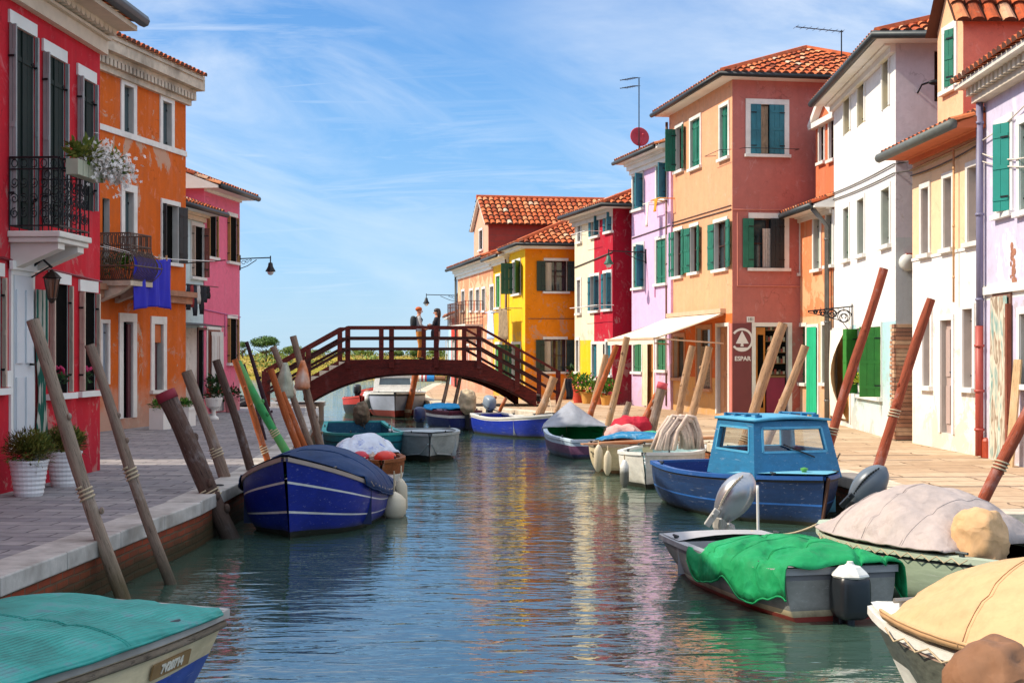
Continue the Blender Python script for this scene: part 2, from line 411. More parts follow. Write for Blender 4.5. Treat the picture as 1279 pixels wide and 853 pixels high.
def window(root, M, b, kind='glass', frame=FRAMEW, fw=.09, sill=True, shutters=(), rev=.16, sash=BROWNW, paint=GREEN, mull=1, bars=1, lintel_only=False, curtain=None, part='window', closed_depth=.05):
    """builds one opening as a part with sub-parts.  b = u0,u1,z0,z1"""
    u0, u1, z0, z1 = b; w = u1-u0
    mb = MB(); mb.M = M
    yb = rev-.03
    if kind in ('glass', 'dark'):
        mb.quad((u0, yb, z0), (u1, yb, z0), (u1, yb, z1), (u0, yb, z1), 0)
        main = mb.build(part, GLASS if kind == 'glass' else DARK, root)
        if kind == 'glass':
            s = MB(); s.M = M; t = .035
            xs = [u0+w*k/(mull+1) for k in range(mull+2)]
            for x in xs:
                s.box(max(u0, x-t), min(u1, x+t), yb-.035, yb-.004, z0, z1)
            for k in range(bars+2):
                z = z0+(z1-z0)*k/(bars+1); tt = t if k in (0, bars+1) else .014
                s.box(u0+.002, u1-.002, yb-.030, yb-.006, max(z0, z-tt), min(z1, z+tt))
            s.build('sash', sash, main)
    elif kind == 'shut':
        n = max(2, int(w/.16)); g = .005
        for k in range(n):
            mb.box(u0+w*k/n+g, u0+w*(k+1)/n-g, closed_depth, closed_depth+.035, z0+.005, z1-.005)
        for f in (.15, .85):
            mb.box(u0+.01, u1-.01, closed_depth-.012, closed_depth-.001, z0+(z1-z0)*f-.03, z0+(z1-z0)*f+.03)
        mb.box(u0+w*.5-.006, u0+w*.5+.006, closed_depth-.02, closed_depth-.001, z0+.01, z1-.01)
        h = MB(); h.M = M
        for f in (.15, .85):
            for xx in (u0+.02, u1-.08):
                h.box(xx, xx+.06, closed_depth-.024, closed_depth-.013, z0+(z1-z0)*f-.012, z0+(z1-z0)*f+.012)
        main = mb.build(part, paint, root); h.build('hinge', IRON, main)
    elif kind == 'door':
        mb.box(u0+.01, u1-.01, yb-.05, yb-.005, z0, z1)
        for zz0, zz1 in ((.08, .42), (.50, .92)):
            for k in range(2 if w > .5 else 1):
                nn = 2 if w > .5 else 1
                a = u0+w*(k+.14)/nn; c = u0+w*(k+.86)/nn
                mb.box(a, c, yb-.07, yb-.051, z0+(z1-z0)*zz0, z0+(z1-z0)*zz1)
        main = mb.build(part, paint, root)
        h = MB(); h.M = M; h.bar((u1-.1, yb-.11, z0+1.0), (u1-.1, yb-.05, z0+1.0), .025); h.bar((u1-.1, yb-.11, z0+1.0), (u1-.18, yb-.11, z0+1.0), .022)
        h.build('handle', IRON, main)
    if frame is not None:
        f = MB(); f.M = M; p = -.028; q = .012
        if lintel_only:
            f.box(u0-.05, u1+.05, p, q, z1+.003, z1+.003+fw*1.5)
        else:
            f.box(u0-fw, u0-.002, p, q, z0, z1); f.box(u1+.002, u1+fw, p, q, z0, z1)
            f.box(u0-fw, u1+fw, p-.003, q, z1+.002, z1+fw)
        f.build('window_frame' if part == 'window' else 'door_frame', frame, main)
    if sill:
        s = MB(); s.M = M; s.box(u0-fw-.03, u1+fw+.03, -.085, .02, z0-.075, z0-.002)
        s.build('sill', frame or FRAMEW, main)
    for sh in shutters:
        side, ang, m = sh[:3]; ww = sh[3] if len(sh) > 3 else w/2
        shutter_leaf(root, main, M, u0 if side == 'L' else u1, z0+.01, z1-.01, ww, side, ang, m, y=-.045 if ang > 100 else -.01)
    if curtain:
        x0, x1, zz0, zz1, m = curtain
        curtain_mesh(M, u0+w*x0, u0+w*x1, z0+(z1-z0)*zz0, z0+(z1-z0)*zz1, yb-.075).build('curtain', m, main, smooth=True)
    return main

def tiles(mb, O, e, up, width, tmax, tmin=lambda s: 0.0, pitch=.21, tl=.36):
    """barrel tiles on a roof plane: O eave corner, e unit along the eave, up unit up the slope"""
    O, e, up = Vector(O), Vector(e), Vector(up); nrm = e.cross(up).normalized()
    if nrm.z < 0: nrm = -nrm
    n = max(1, int(width/pitch)); pitch = width/n
    for c in range(n):
        s = (c+.5)*pitch; T0, T1 = tmin(s), tmax(s)
        if T1-T0 < .08: continue
        rows = max(1, round((T1-T0)/tl)); L = (T1-T0)/rows
        for r in range(rows):
            t0 = T0+r*L-(.05 if r == 0 else .03); t1 = T0+(r+1)*L
            mb.tone = min(1, max(0, random.gauss(.5, .24)))
            j = random.uniform(-.012, .012); ra = pitch*.46; rb = pitch*.36
            A, B_ = [], []
            for k in range(6):
                a = math.pi*k/5
                A.append(mb.P(O+e*(s+j+math.cos(a)*ra)+up*t0+nrm*(.045+math.sin(a)*ra*.8)))
                B_.append(mb.P(O+e*(s+j+math.cos(a)*rb)+up*t1+nrm*(.012+math.sin(a)*rb*.8)))
            for k in range(5): mb.face([A[k], A[k+1], B_[k+1], B_[k]], 0)
            mb.face(A, 1)
    mb.tone = .35

def roof(root, L, D, H, ov=.35, slope=.36, ends='gable', side_ov=.15, ridge=None, left='gable', back=True, soffit=WHITE):
    """pitched tile roof; ridge runs along the facade; ends='hip' hips the right-hand end"""
    mb = MB()
    ry = D/2 if ridge is None else ridge
    c = math.sqrt(1+slope*slope); up = Vector((0, 1, slope))/c; T = (ry+ov)*c
    xl, xr = -side_ov, L+(ov if ends == 'hip' else side_ov)
    zE = H-ov*slope+.10
    zR = zE+(ry+ov)*slope
    hr = (ry+ov) if ends == 'hip' else 0.0
    hl = (ry+ov) if left == 'hip' else 0.0
    if left == 'hip': xl = -ov
    W = xr-xl
    def tm(s):
        v = T
        if hr: v = min(v, (W-s)*c)
        if hl: v = min(v, s*c)
        return v
    tiles(mb, (xl, -ov, zE), (1, 0, 0), up, W, tm)
    # slab underneath
    mb.tone = .3
    rl, rr = xl+hl, xr-hr
    mb.face([mb.P((xl, -ov, zE)), mb.P((xr, -ov, zE)), mb.P((rr, ry, zR)), mb.P((rl, ry, zR))], 1)
    yb = 2*ry+ov
    if back: mb.face([mb.P((xr, yb, zE)), mb.P((xl, yb, zE)), mb.P((rl, ry, zR)), mb.P((rr, ry, zR))], 0)
    if hr:
        tiles(mb, (xr, -ov, zE), (0, 1, 0), Vector((-1, 0, slope))/c, yb+ov, lambda s: min(s, yb+ov-s)*c)
        mb.face([mb.P((xr, -ov, zE)), mb.P((xr, yb, zE)), mb.P((rr, ry, zR))], 1)
        for yy in (-ov, yb):
            pts = [Vector((xr, yy, zE+.06)).lerp(Vector((rr, ry, zR+.07)), k/8) for k in range(9)]
            mb.tone = .45; mb.tube(pts, .085, 6)
    if hl:
        mb.face([mb.P((xl, yb, zE)), mb.P((xl, -ov, zE)), mb.P((rl, ry, zR))], 0)
    mb.tone = .5
    mb.tube([(rl, ry, zR+.05), (rr, ry, zR+.05)], .09, 8)
    # closed underside so the slab has depth
    mb.quad((xl, -ov, zE-.07), (xr, -ov, zE-.07), (xr, yb, zE-.07), (xl, yb, zE-.07), 2)
    for a, b_ in (((xl, -ov), (xr, -ov)), ((xr, -ov), (xr, yb)), ((xr, yb), (xl, yb)), ((xl, yb), (xl, -ov))):
        mb.quad((*a, zE-.07), (*b_, zE-.07), (*b_, zE), (*a, zE), 2)
    if not hr:
        mb.face([mb.P((xr-.001, -ov, zE)), mb.P((xr-.001, yb, zE)), mb.P((xr-.001, ry, zR))], 3)
    if not hl:
        mb.face([mb.P((xl+.001, -ov, zE)), mb.P((xl+.001, yb, zE)), mb.P((xl+.001, ry, zR))], 3)
    r = mb.build('roof', [TILE, mat('roof_underlay', '#5a3424', .9), soffit, soffit], root)
    return r, zE, zR

def gutter(root, pts, r=.07, name='gutter', m=None):
    mb = MB(); mb.tube(pts, r, 8); return mb.build(name, m or GUTTER, root, smooth=True)
def cornice(root, L, H, h=.3, d=.14, x0=0.0, m=WHITE, steps=3, wrap_right=0.0, name='cornice'):
    mb = MB()
    for k in range(steps):
        dd = d*(k+1)/steps; z0 = H-h+h*k/steps; z1 = H-h+h*(k+1)/steps-.002
        mb.box(x0-.002, L+.002+(dd if wrap_right else 0), -dd, -.002, z0, z1)
        if wrap_right: mb.box(L+.002, L+dd, -.001, wrap_right, z0, z1)
    return mb.build(name, m, root)
def pipe(root, x, z0, z1, y=-.09, r=.045, m=None, M=None, kick=None, name='drainpipe'):
    mb = MB(); mb.M = M
    pts = [(x, y, z0), (x, y, z1)]
    if kick: pts += [(x+kick[0], y+kick[1], z1+kick[2])]
    mb.tube(pts, r, 8)
    for z in (z0+.4, (z0+z1)/2, z1-.3): mb.tube([(x, y, z-.02), (x, y, z+.02)], r*1.25, 8)
    return mb.build(name, m or COPPER, root, smooth=True)
def wire(root, pts, r=.012, m=None, name='cable', sag=0.0):
    mb = MB(); out = []
    for k in range(len(pts)-1):
        a, b_ = Vector(pts[k]), Vector(pts[k+1])
        for i in range(8):
            t = i/8; p = a.lerp(b_, t); p.z -= sag*4*t*(1-t); out.append(p)
    out.append(Vector(pts[-1])); mb.tube(out, r, 5)
    return mb.build(name, m or mat('cable_sheath', '#4a4440', .7), root, smooth=True)

def house(name, label, fac, D, H, paint, front=(), zones=(), zmats=(), right=(), rzones=(), left_ops=(), rev=.16, category='house'):
    """walls of one house; front/right are opening boxes; returns (root, L)"""
    root = thing(name, label, category, (fac.P0.x, fac.P0.y, 0), fac.ang)
    L = fac.L; mb = MB()
    wall_panel(mb, L, H, front, zones, rev)
    mb.M = end_right(L); wall_panel(mb, D, H, right, rzones, rev); mb.M = None
    mb.quad((0, D, 0), (0, 0, 0), (0, 0, H), (0, D, H), 0)
    mb.quad((L, D, 0), (0, D, 0), (0, D, H), (L, D, H), 0)
    mb.quad((0, 0, H), (L, 0, H), (L, D, H), (0, D, H), 0)
    mb.build('wall', [paint, mat('reveal_render', '#b9b4ac', .8)] + list(zmats), root)
    return root, L

def rail_panel(mb, a, b, h, n=8, r=.009, scrolls=True, top=.02):
    """wrought-iron panel between two foot points"""
    a, b = Vector(a), Vector(b); d = b-a; l = d.length; d.normalize(); Z = Vector((0, 0, 1))
    mb.bar(a+Z*h, b+Z*h, top*2, top); mb.bar(a+Z*.06, b+Z*.06, top, top*.8); mb.bar(a+Z*h*.84, b+Z*h*.84, top, top*.7)
    for k in range(n+1):
        p = a+d*(l*k/n); mb.tube([p, p+Z*h], r, 5)
    if scrolls:
        for k in range(n):
            c = a+d*(l*(k+.5)/n)
            for zc, s in ((.24*h, 1), (.44*h, -1), (.66*h, 1)):
                pts = []
                for i in range(15):
                    t = i/14; an = s*(t*9.0)+zc*7; rr = (l/n*.44)*(1-.75*t)
                    pts.append(c+Z*(zc+math.sin(an)*rr*1.25)+d*(math.cos(an)*rr))
                mb.tube(pts, r*.75, 4, caps=False)
            p = c+Z*h*.92; q = [p+d*(math.cos(i*.785)*l/n*.3)+Z*(math.sin(i*.785)*h*.055) for i in range(9)]
            mb.tube(q, r*.7, 4, caps=False)
# ================================================================= houses on the sunny right bank
def opens(fac, *bx): return [fac.box(*b) for b in bx]
GRN = lambda a, b=None: (('L', a, GREEN), ('R', b if b else a, GREEN))

# ---- salmon corner house with the shop
f = Fac((4.42, 40.0), (5.36, 34.6)); fe = Fac(f.P1, f.P1-f.n*5.0); L = f.L; D = 6.2; H = 8.35
SAL = plaster('salmon_render', '#e0a078', .10, .28, damp='#c9a06a'); 
W = opens(f, (845,159,853,213), (863,149,875,209), (900,133,910,197), (843,288,852,345), (863,283,872,340), (893,277,908,336),
          (842,420,855,472), (871,410,888,485), (896,408,910,517))
E = opens(fe, (937.5,131,979,193), (941,273,979,335), (943.6,408,984,517))
zb = f.z(880, 470)
ENDP = plaster('dusty_rose_render', '#b46c62', .10, .22, damp='#a04c3c')
root, L = house('shop_house', 'salmon three-storey corner house with hipped tile roof, cream awning and maroon shop panel', f, D, H, SAL,
    W, [(0, L, 0, .95, 2), (0, L, .95, 2.55, 3)], [plaster('ochre_plinth', '#e0a860', .08, .2), plaster('orange_shopfront', '#cf6a2c', .08, .1), ENDP],
    E, [(0, D, 0, H, 4)])
M2 = end_right(L)
window(root, IDM, W[0], 'glass', shutters=(('L', 95, GREEN), ('R', 165, GREEN)))
window(root, IDM, W[1], 'shut', paint=GREEN); window(root, IDM, W[2], 'shut', paint=GREEN)
window(root, IDM, W[3], 'glass', shutters=GRN(172)); window(root, IDM, W[4], 'glass', shutters=GRN(168)); window(root, IDM, W[5], 'glass', shutters=(('R', 172, GREEN, .4), ('L', 175, GREEN, .4)))
TAN = mat('tan_panel', '#b8825a', .6, .1)
window(root, IDM, W[6], 'glass', frame=TAN, sash=TAN, mull=0, bars=0)
window(root, IDM, W[7], 'glass', frame=TAN, sash=TAN, mull=0, bars=0, curtain=(.05, .95, .02, .7, mat('lace_goods', '#8f8272', .9, .6, 18)))
window(root, IDM, W[8], 'door', frame=FRAMEW, sill=False, paint=TAN, part='door')
window(root, M2, E[0], 'glass', fw=.13, curtain=(.28, .55, .02, .98, mat('patterned_drape', '#b39a80', .9, .3, 10)), shutters=(('L', 8, TEAL, .25), ('R', 6, TEAL, .40)))
window(root, M2, E[1], 'glass', fw=.13, curtain=(.32, .68, .02, .8, mat('lace_curtain', '#cbb6a6', .9, .2, 20)), shutters=(('L', 176, GREEN, .28), ('R', 4, DKSH, .36)))
d = window(root, M2, E[2], 'dark', fw=.10, sill=False, part='door')
# shop door interior: open leaf, shelves and counter behind the doorway
u0, u1, z0, z1 = E[2]; mb = MB(); mb.M = M2
mb.box(u0+.02, u0+.26, .04, .075, .02, z1-.02, 0)
mb.box(u0+.07, u0+.21, .03, .038, .25, z1-.2, 1)
mb.build('door_leaf', [mat('amber_wood_door', '#b06a1c', .5, .2), DARK], d)
mb = MB(); mb.M = M2
for k in range(5):
    zz = 1.05+.27*k; mb.box(u0+.28, u1-.01, .09, .128, zz, zz+.015, 0)
    for q in range(9):
        x = u0+.30+(u1-u0-.34)*q/9; hh = random.uniform(.06, .17); mb.box(x, x+.05, .085, .125, zz+.016, zz+.016+hh, 1+q % 3)
mb.box(u0+.30, u1-.06, .05, .125, .05, .98, 4); mb.box(u0+.28, u1-.04, .04, .127, .985, 1.03, 0)
mb.build('shop_shelf', [mat('shelf_wood', '#7a5632', .6), mat('goods_dark', '#3a3026'), mat('goods_red', '#7a2a22'), mat('goods_pale', '#8f8a78'), mat('magenta_counter', '#7c1238', .6)], d)
# sign panel that wraps the corner, with emblem and lettering
pu0, pu1, pz0, pz1 = fe.box(914, 404, 938, 520)
MARO = mat('maroon_sign_panel', '#6e3034', .6, .08); SIGNW = mat('sign_white', '#dcd6d2', .6, .03)
mb = MB(); mb.M = M2; pu0 = .003
mb.box(pu0, pu1, -.03, -.002, .04, pz1); mb.M = None
mb.box(L-.14, L+.03, -.028, -.002, .04, pz1, 1)
panel = mb.build('sign_panel', [MARO, mat('rose_corner_strip', '#c47468', .7)], root)
cz = pz1-.40; cu = .235; R = .285
mb = MB(); mb.M = M2
nn = 40
for k in range(nn):
    a0, a1 = 2*math.pi*k/nn, 2*math.pi*(k+1)/nn
    q = []
    for rr, aa in ((R, a0), (R, a1), (R-.055, a1), (R-.055, a0)): q.append((cu+rr*math.cos(aa), -.036, cz+rr*math.sin(aa)))
    if min(p[0] for p in q) > 0.0: mb.quad(*q)
def flat(poly): mb.face([mb.P((cu+x, -.0365, cz+z)) for x, z in poly])
flat([(-.16, -.09), (.17, -.09), (0, .22)]); flat([(-.04, -.16), (.04, -.16), (.03, -.09), (-.03, -.09)])
flat([(.215*math.cos(a), .262*math.sin(a)) for a in [math.pi*(1.25+.5*k/10) for k in range(11)]])
mb.build('emblem', SIGNW, panel, solid=.006)
mb = MB()
for k in range(nn):
    a0, a1 = 2*math.pi*k/nn, 2*math.pi*(k+1)/nn
    q = [(L-.0+cu*0+( cu+rr*math.cos(aa)), -.036, cz+rr*math.sin(aa)) for rr, aa in ((R, a0), (R, a1), (R-.055, a1), (R-.055, a0))]
    if max(p[0] for p in q) < L: mb.quad(*q)
cu_t = bpy.data.curves.new('lettering', 'FONT'); cu_t.body = 'ESPAR'; cu_t.size = .165; cu_t.extrude = .004; cu_t.align_x = 'LEFT'; cu_t.space_character = 1.12
def text_obj(name, body, size, M, parent, m, extrude=.003, align='CENTER', xs=1.0, bold=.0):
    c = bpy.data.curves.new(name, 'FONT'); c.body = body; c.size = size; c.extrude = extrude; c.align_x = align; c.align_y = 'CENTER'; c.offset = bold
    t = bpy.data.objects.new('tmp_text', c); C.objects.link(t)
    dg = bpy.context.evaluated_depsgraph_get(); dg.update()
    me = bpy.data.meshes.new_from_object(t.evaluated_get(dg)); bpy.data.objects.remove(t)
    me.transform(M @ Matrix.Diagonal((xs, 1, 1, 1)))
    me.materials.clear(); me.materials.append(m)
    o = bpy.data.objects.new(name, me); C.objects.link(o); o.parent = parent; return o
TXT = Matrix(((1,0,0,0),(0,0,-1,0),(0,1,0,0),(0,0,0,1)))      # text x->x, text y->z, facing -y
text_obj('lettering', 'ESPAR', .15, M2 @ Matrix.Translation((.25, -.036, cz-.46)) @ TXT, panel, SIGNW, xs=1.0, bold=.004)
mb = MB(); mb.M = M2; nu0, nu1, nz0, nz1 = fe.box(932.5, 395.5, 942, 402.5)
mb.box(nu0, nu1, -.025, -.002, nz0, nz1); np_ = mb.build('house_number', WHITE, root)
text_obj('digits', '181', (nz1-nz0)*.8, M2 @ Matrix.Translation(((nu0+nu1)/2, -.029, (nz0+nz1)/2)) @ TXT, np_, mat('number_grey', '#6a665e'))
roof(root, L, D, H, ov=.38, slope=.40, ends='hip', soffit=WHITE)
zg = H-.38*.40+.09
gutter(root, [(-.3, -.43, zg), (L+.43, -.43, zg), (L+.43, D*.8, zg)], .065, m=mat('gutter_dark', '#23262a', .5, .1, metal=.3))
pipe(root, .06, .1, H-.3, r=.04, m=COPPER)
mb = MB()
for k in range(26):
    x = .1+(L-.2)*k/25; mb.box(x-.035, x+.035, -.30, -.002, H-.10, H-.03)
mb.build('eave_bracket', mat('brick_dentil', '#9c5a40', .9), root)
for z, s in ((f.z(915, 262), 0),):
    wire(root, [(.05, -.02, f.z(838, 283)-.0), (L-.05, -.02, f.z(912, 262))], .016)
    wire(root, [(.05, -.02, f.z(838, 279)), (L-.05, -.02, f.z(912, 257))], .011)
wr = MB(); wr.M = M2
wr.tube([(.02, -.02, fe.z(918, 262)), (2.1, -.02, fe.z(985, 262))], .014, 5); wr.tube([(.12, -.02, fe.z(918, 265)), (.12, -.02, fe.z(926, 357)), (2.6, -.02, fe.z(985, 358))], .018, 5)
wr.build('conduit', mat('pink_conduit', '#c77a68', .7), root)
# clothes rods under the upper windows
for (px0, px1, py) in ((858, 872, 196),):
    pass
for b, M in ((W[2], IDM), (E[0], M2)):
    mb = MB(); mb.M = M; zz = b[2]+.12
    mb.tube([(b[0]-.28, -.02, zz), (b[0]-.28, -.32, zz-.02), (b[1]+.28, -.32, zz-.02), (b[1]+.28, -.02, zz)], .008, 5)
    mb.build('clothes_line', IRON, root)
# awning
a0, a1 = f.u(838), f.u(906); zt = f.z(905, 391); zf = zt-.62; pr = 1.75
mb = MB()
def aw(i, j):
    s = i/10; t = j/6; return (a0+(a1-a0)*s, -.06-pr*t, zt+(zf-zt)*t-.03*math.sin(math.pi*t)*(1+.3*math.sin(s*9)))
AWN = mat('cream_awning_canvas', '#e6d8c0', .85, .05, 3)
mb.grid(aw, 10, 6); 
mb.grid(lambda i, j: (a0+(a1-a0)*i/10, -.06-pr-.004, zf-.15*j-.012*math.sin(i*2.5)*j), 10, 1)
aw_o = mb.build('awning', AWN, root, solid=.012)
mb = MB()
for x in (a0+.05, a1-.05):
    mb.bar((x, -.03, zt-.75), (x, -.06-pr+.05, zf-.01), .035); mb.bar((x, -.03, zt-.03), (x, -.06-pr, zf-.02), .03)
mb.bar((a0, -.06-pr, zf-.01), (a1, -.06-pr, zf-.01), .05); mb.box(a0-.03, a1+.03, -.14, -.002, zt, zt+.11)
mb.build('awning_frame', mat('awning_arm', '#c9a888', .5), aw_o)
fe2 = Fac(f.P1-f.d*2.0, f.P1-f.d*2.0-f.n*5.0); my = fe2.u(1051); mx = L-2.0; mt_ = fe2.z(1051, 38); ax = my-fe2.u(996)
mb = MB(); mb.tube([(mx, my, zg+.3), (mx, my, mt_)], .018, 6); mb.tube([(mx, my+.05, mt_-.04), (mx-.1, my-ax, mt_+.06)], .014, 5)
for k in range(8):
    c = Vector((mx, my, mt_-.04)).lerp(Vector((mx-.1, my-ax, mt_+.06)), k/7); mb.tube([c+Vector((.2, 0, 0)), c-Vector((.2, 0, 0))], .006, 4)
mb.build('antenna', IRON, root)

# ---- low orange house with green doors, between the shop house and the white house
f = Fac((6.98, 36.0), (7.28, 32.3)); L = f.L; H = f.z(1010, 262); D = 5
LOR = plaster('pale_orange_render', '#e0885a', .10, .3, damp='#cfa078', peel='#d8aa80', peel_amt=.3)
W = opens(f, (991,282,998.5,342), (1017,273,1025,336), (1033,268,1040,331), (999,408,1007,478), (1010,409.5,1022,518), (1028,406,1036,478))
z1 = f.z(1015, 395)
root, L = house('low_orange_house', 'low orange house with gabled dormer and green cloth over its door', f, D, H, LOR, W, [(0, L, 0, z1, 2)], [plaster('peach_ground_floor', '#dcae84', .12, .3, peel='#c79a74', peel_amt=.4)])
for k in (0, 1, 2): window(root, IDM, W[k], 'shut', paint=mat('grey_green_shutter', '#8f988c', .6) if k == 1 else OLIVESH, closed_depth=.09)
window(root, IDM, W[3], 'shut', paint=mat('mid_green_shutter', '#2c6a44', .6), closed_depth=.08); window(root, IDM, W[5], 'shut', paint=mat('mid_green_shutter'), closed_depth=.08)
d = window(root, IDM, W[4], 'door', paint=BROWNW, sill=False, part='door')
b = W[4]; curtain_mesh(IDM, b[0]+.02, b[1]-.02, .12, b[3]+.02, -.06, 4, .03).build('door_cloth', mat('emerald_cloth', '#12a878', .85, .08), d, smooth=True)
cornice(root, L, H+.02, .28, .22, m=WHITE)
roof(root, L, D, H, ov=.45, slope=.38); gutter(root, [(-.1, -.5, H-.1), (L, -.5, H-.1)], .075)
pipe(root, L-.1, .1, H-.55, y=-.10, r=.06, m=mat('lead_pipe', '#6c6a66', .5, .2, metal=.3), kick=(0, -.34, .4))
# dormer
fd = Fac(f.P0-f.n*.25, f.P1-f.n*.25); du0, du1 = fd.u(1019), fd.u(1046); dz0 = H-.1; dz1 = fd.z(1032, 152); dza = fd.z(1024, 97)
mb = MB(); W2 = opens(fd, (1024,158,1030,202), (1036.5,147,1042.5,199)); mb.M = Matrix.Translation((0, .25, 0))
wall_panel(mb, du1, dz1, W2, (), .1, z0=dz0, x0=du0); mb.M = None
dd = 3.0
mb.quad((du1, .25, dz0), (du1, dd, dz0), (du1, dd, dz1), (du1, .25, dz1)); mb.quad((du0, dd, dz0), (du0, .25, dz0), (du0, .25, dz1), (du0, dd, dz1))
um = (du0+du1)/2; za = dz1+.55
mb.face([mb.P((du0, .25, dz1)), mb.P((du1, .25, dz1)), mb.P((um, .25, za))])
dm = mb.build('dormer', [plaster('dormer_orange', '#d8744e'), WHITE], root)
mb = MB(); 
for a, b_ in (((du0-.12, .17, dz1), (du1+.12, .17, dz1)), ((du0-.12, .16, dz1), (um, .16, za+.06)), ((du1+.12, .16, dz1), (um, .16, za+.06))): mb.bar(a, b_, .16, .13)
mb.build('pediment', WHITE, dm)
mb = MB(); s = .55/((du1-du0)/2); c = math.hypot(1, s)
for sg, x in ((1, du0-.1), (-1, du1+.1)):
    tiles(mb, (x, .08, dz1+.04), (0, 1, 0), Vector((sg, 0, s))/c, 2.8, lambda q: ((du1-du0)/2+.1)*c)
    mb.quad((x, .1, dz1+.04), (x, 2.9, dz1+.04), (um, 2.9, za+.1), (um, .1, za+.1), 1)
mb.build('dormer_roof', [TILE, mat('roof_underlay')], dm)
MD = Matrix.Translation((0, .25, 0))
for b in W2: window(dm, MD, b, 'glass', rev=.1, mull=0, bars=1, fw=.07)
# ---- white house with yellow and green shutters
f = Fac((7.30, 32.25), (6.96, 25.8)); fe = Fac(f.P1, f.P1-f.n*4.0); L = f.L; D = 6; H = f.z(1112, 52)
WHT = plaster('white_render', '#e6e4e0', .04, .08, damp='#d9d4c6')
top = [(1054.6,108,1062,166), (1072,95,1080,155), (1103,73,1110.6,135)]; mid = [(1054.6,260,1061,324), (1072,249,1080,318), (1102,236,1112,306)]
W = opens(f, *top, *mid, (1041,414,1062,526), (1072,409,1101,494))
E = opens(fe, (1167,64,1173,127))
zt = f.z(1095, 403)
root, L = house('white_house', 'tall white house with yellow attic shutters and light blue ground floor', f, D, H, WHT, W,
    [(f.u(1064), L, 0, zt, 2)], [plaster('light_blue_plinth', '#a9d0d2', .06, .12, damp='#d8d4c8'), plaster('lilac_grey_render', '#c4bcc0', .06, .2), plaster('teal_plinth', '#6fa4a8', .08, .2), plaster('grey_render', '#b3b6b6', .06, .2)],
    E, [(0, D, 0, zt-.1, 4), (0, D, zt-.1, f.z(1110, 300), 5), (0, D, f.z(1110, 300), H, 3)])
for k in (0, 1, 2): window(root, IDM, W[k], 'shut', paint=YELSH, closed_depth=.10, sill=False, frame=WHITE)
for k in (3, 4, 5): window(root, IDM, W[k], 'shut', paint=mat('mid_green_shutter'), closed_depth=.07 if k == 3 else .12, frame=WHITE)
d = window(root, IDM, W[6], 'door', paint=mat('tan_ochre_door', '#c49858', .7, .1), sill=False, part='door', rev=.16)
b = W[6]
mb = MB()
def sail(i, j):
    s = i/14; t = j/10; w = 1-.30*math.sin(math.pi*t)*s
    return (b[0]+.02+(b[1]-b[0]-.04)*s*w, -.07-.05*math.sin(s*9)-.22*math.sin(math.pi*t)*s, .18+(b[3]-.14)*t)
mb.grid(sail, 14, 10); mb.build('door_cloth', mat('white_door_cloth', '#e2dacb', .9, .04), d, smooth=True)
LG = mat('leaf_green_shutter', '#2e7a26', .55, .15)
w7 = W[7]
wn = window(root, IDM, w7, 'glass', mull=1, bars=2, shutters=(('L', 150, LG, .42), ('R', 95, LG, .42), ('L', 60, LG, .30)), frame=WHITE)
cornice(root, L, H+.05, .34, .30, m=WHITE)
roof(root, L, D, H, ov=.42, slope=.40, ends='hip', soffit=WHITE)
zg = H-.42*.4+.09
gutter(root, [(-.2, -.48, zg), (L+.48, -.48, zg), (L+.48, D*.8, zg)], .075)
window(root, end_right(L), E[0], 'glass', frame=None, sill=False)
mb = MB(); zt2 = zt-.02
for k in range(int(zt2/.075)):
    z0 = .02+k*.075; sp = .16 if k % 2 else .10
    for xa, xb in ((L-.33, L-.33+sp), (L-.325+sp, L+.035)):
        o = random.uniform(-.014, .014); q = random.choice((0, 0, 0, 1, 1, 2, 3)); mb.box(xa+o*.5, xb, -.035+o*.5, -.002, z0+random.uniform(0, .006), z0+.064+random.uniform(-.004, .006), q)
    mb.box(L+.002, L+.035+random.uniform(-.006, .006), -.001, .30, z0, z0+.066, random.choice((0, 0, 1, 3)))
mb.build('brick_pilaster', [mat('worn_brick', '#a8785c', .9, .3), mat('pale_brick', '#bf9c7c', .9, .3), mat('mortar_lump', '#ccbca4', .9, .2), mat('dark_brick', '#8c6450', .9, .3)], root)
# wrought-iron bracket standing out from the wall above the doorway
mb = MB(); u = f.u(1066); za = f.z(1064, 383); PJ = .95
mb.bar((u, -.01, za), (u, -PJ, za-.10), .028); mb.bar((u, -.03, za+.05), (u, -.03, za-.62), .022); mb.tube([(u, -.03, za-.6), (u, -.25, za-.30), (u, -PJ, za-.12)], .010, 5)
for yc, r in ((-.20, .17), (-.45, .11), (-.64, .075), (-.79, .05)):
    for q in (1, -1): mb.tube([(u, yc+math.cos(i*.5)*r*(1-i/26)*q, za-.05-r+yc*.02+math.sin(i*.5)*r*(1-i/26)) for i in range(22)], .011, 5)
for k in range(7): mb.tube([(u, -.08-.12*k, za-.02), (u, -.08-.12*k, za-.02-.10*(1-k/9))], .007, 4)
mb.build('iron_bracket', IRON, root)
for dz in (0, .14):
    wire(root, [(.05, -.03, f.z(1048, 238)-dz), (L-.05, -.03, f.z(1115, 207)-dz*1.2), (L+.9, .9, f.z(1115, 205)-dz+.1)], .014, sag=.03)
mb = MB(); mb.M = end_right(L); mb.box(-.05, .12, -.14, -.01, f.z(1112, 203), f.z(1112, 190)); mb.build('junction_box', mat('grey_plastic', '#9aa6aa', .5), root)
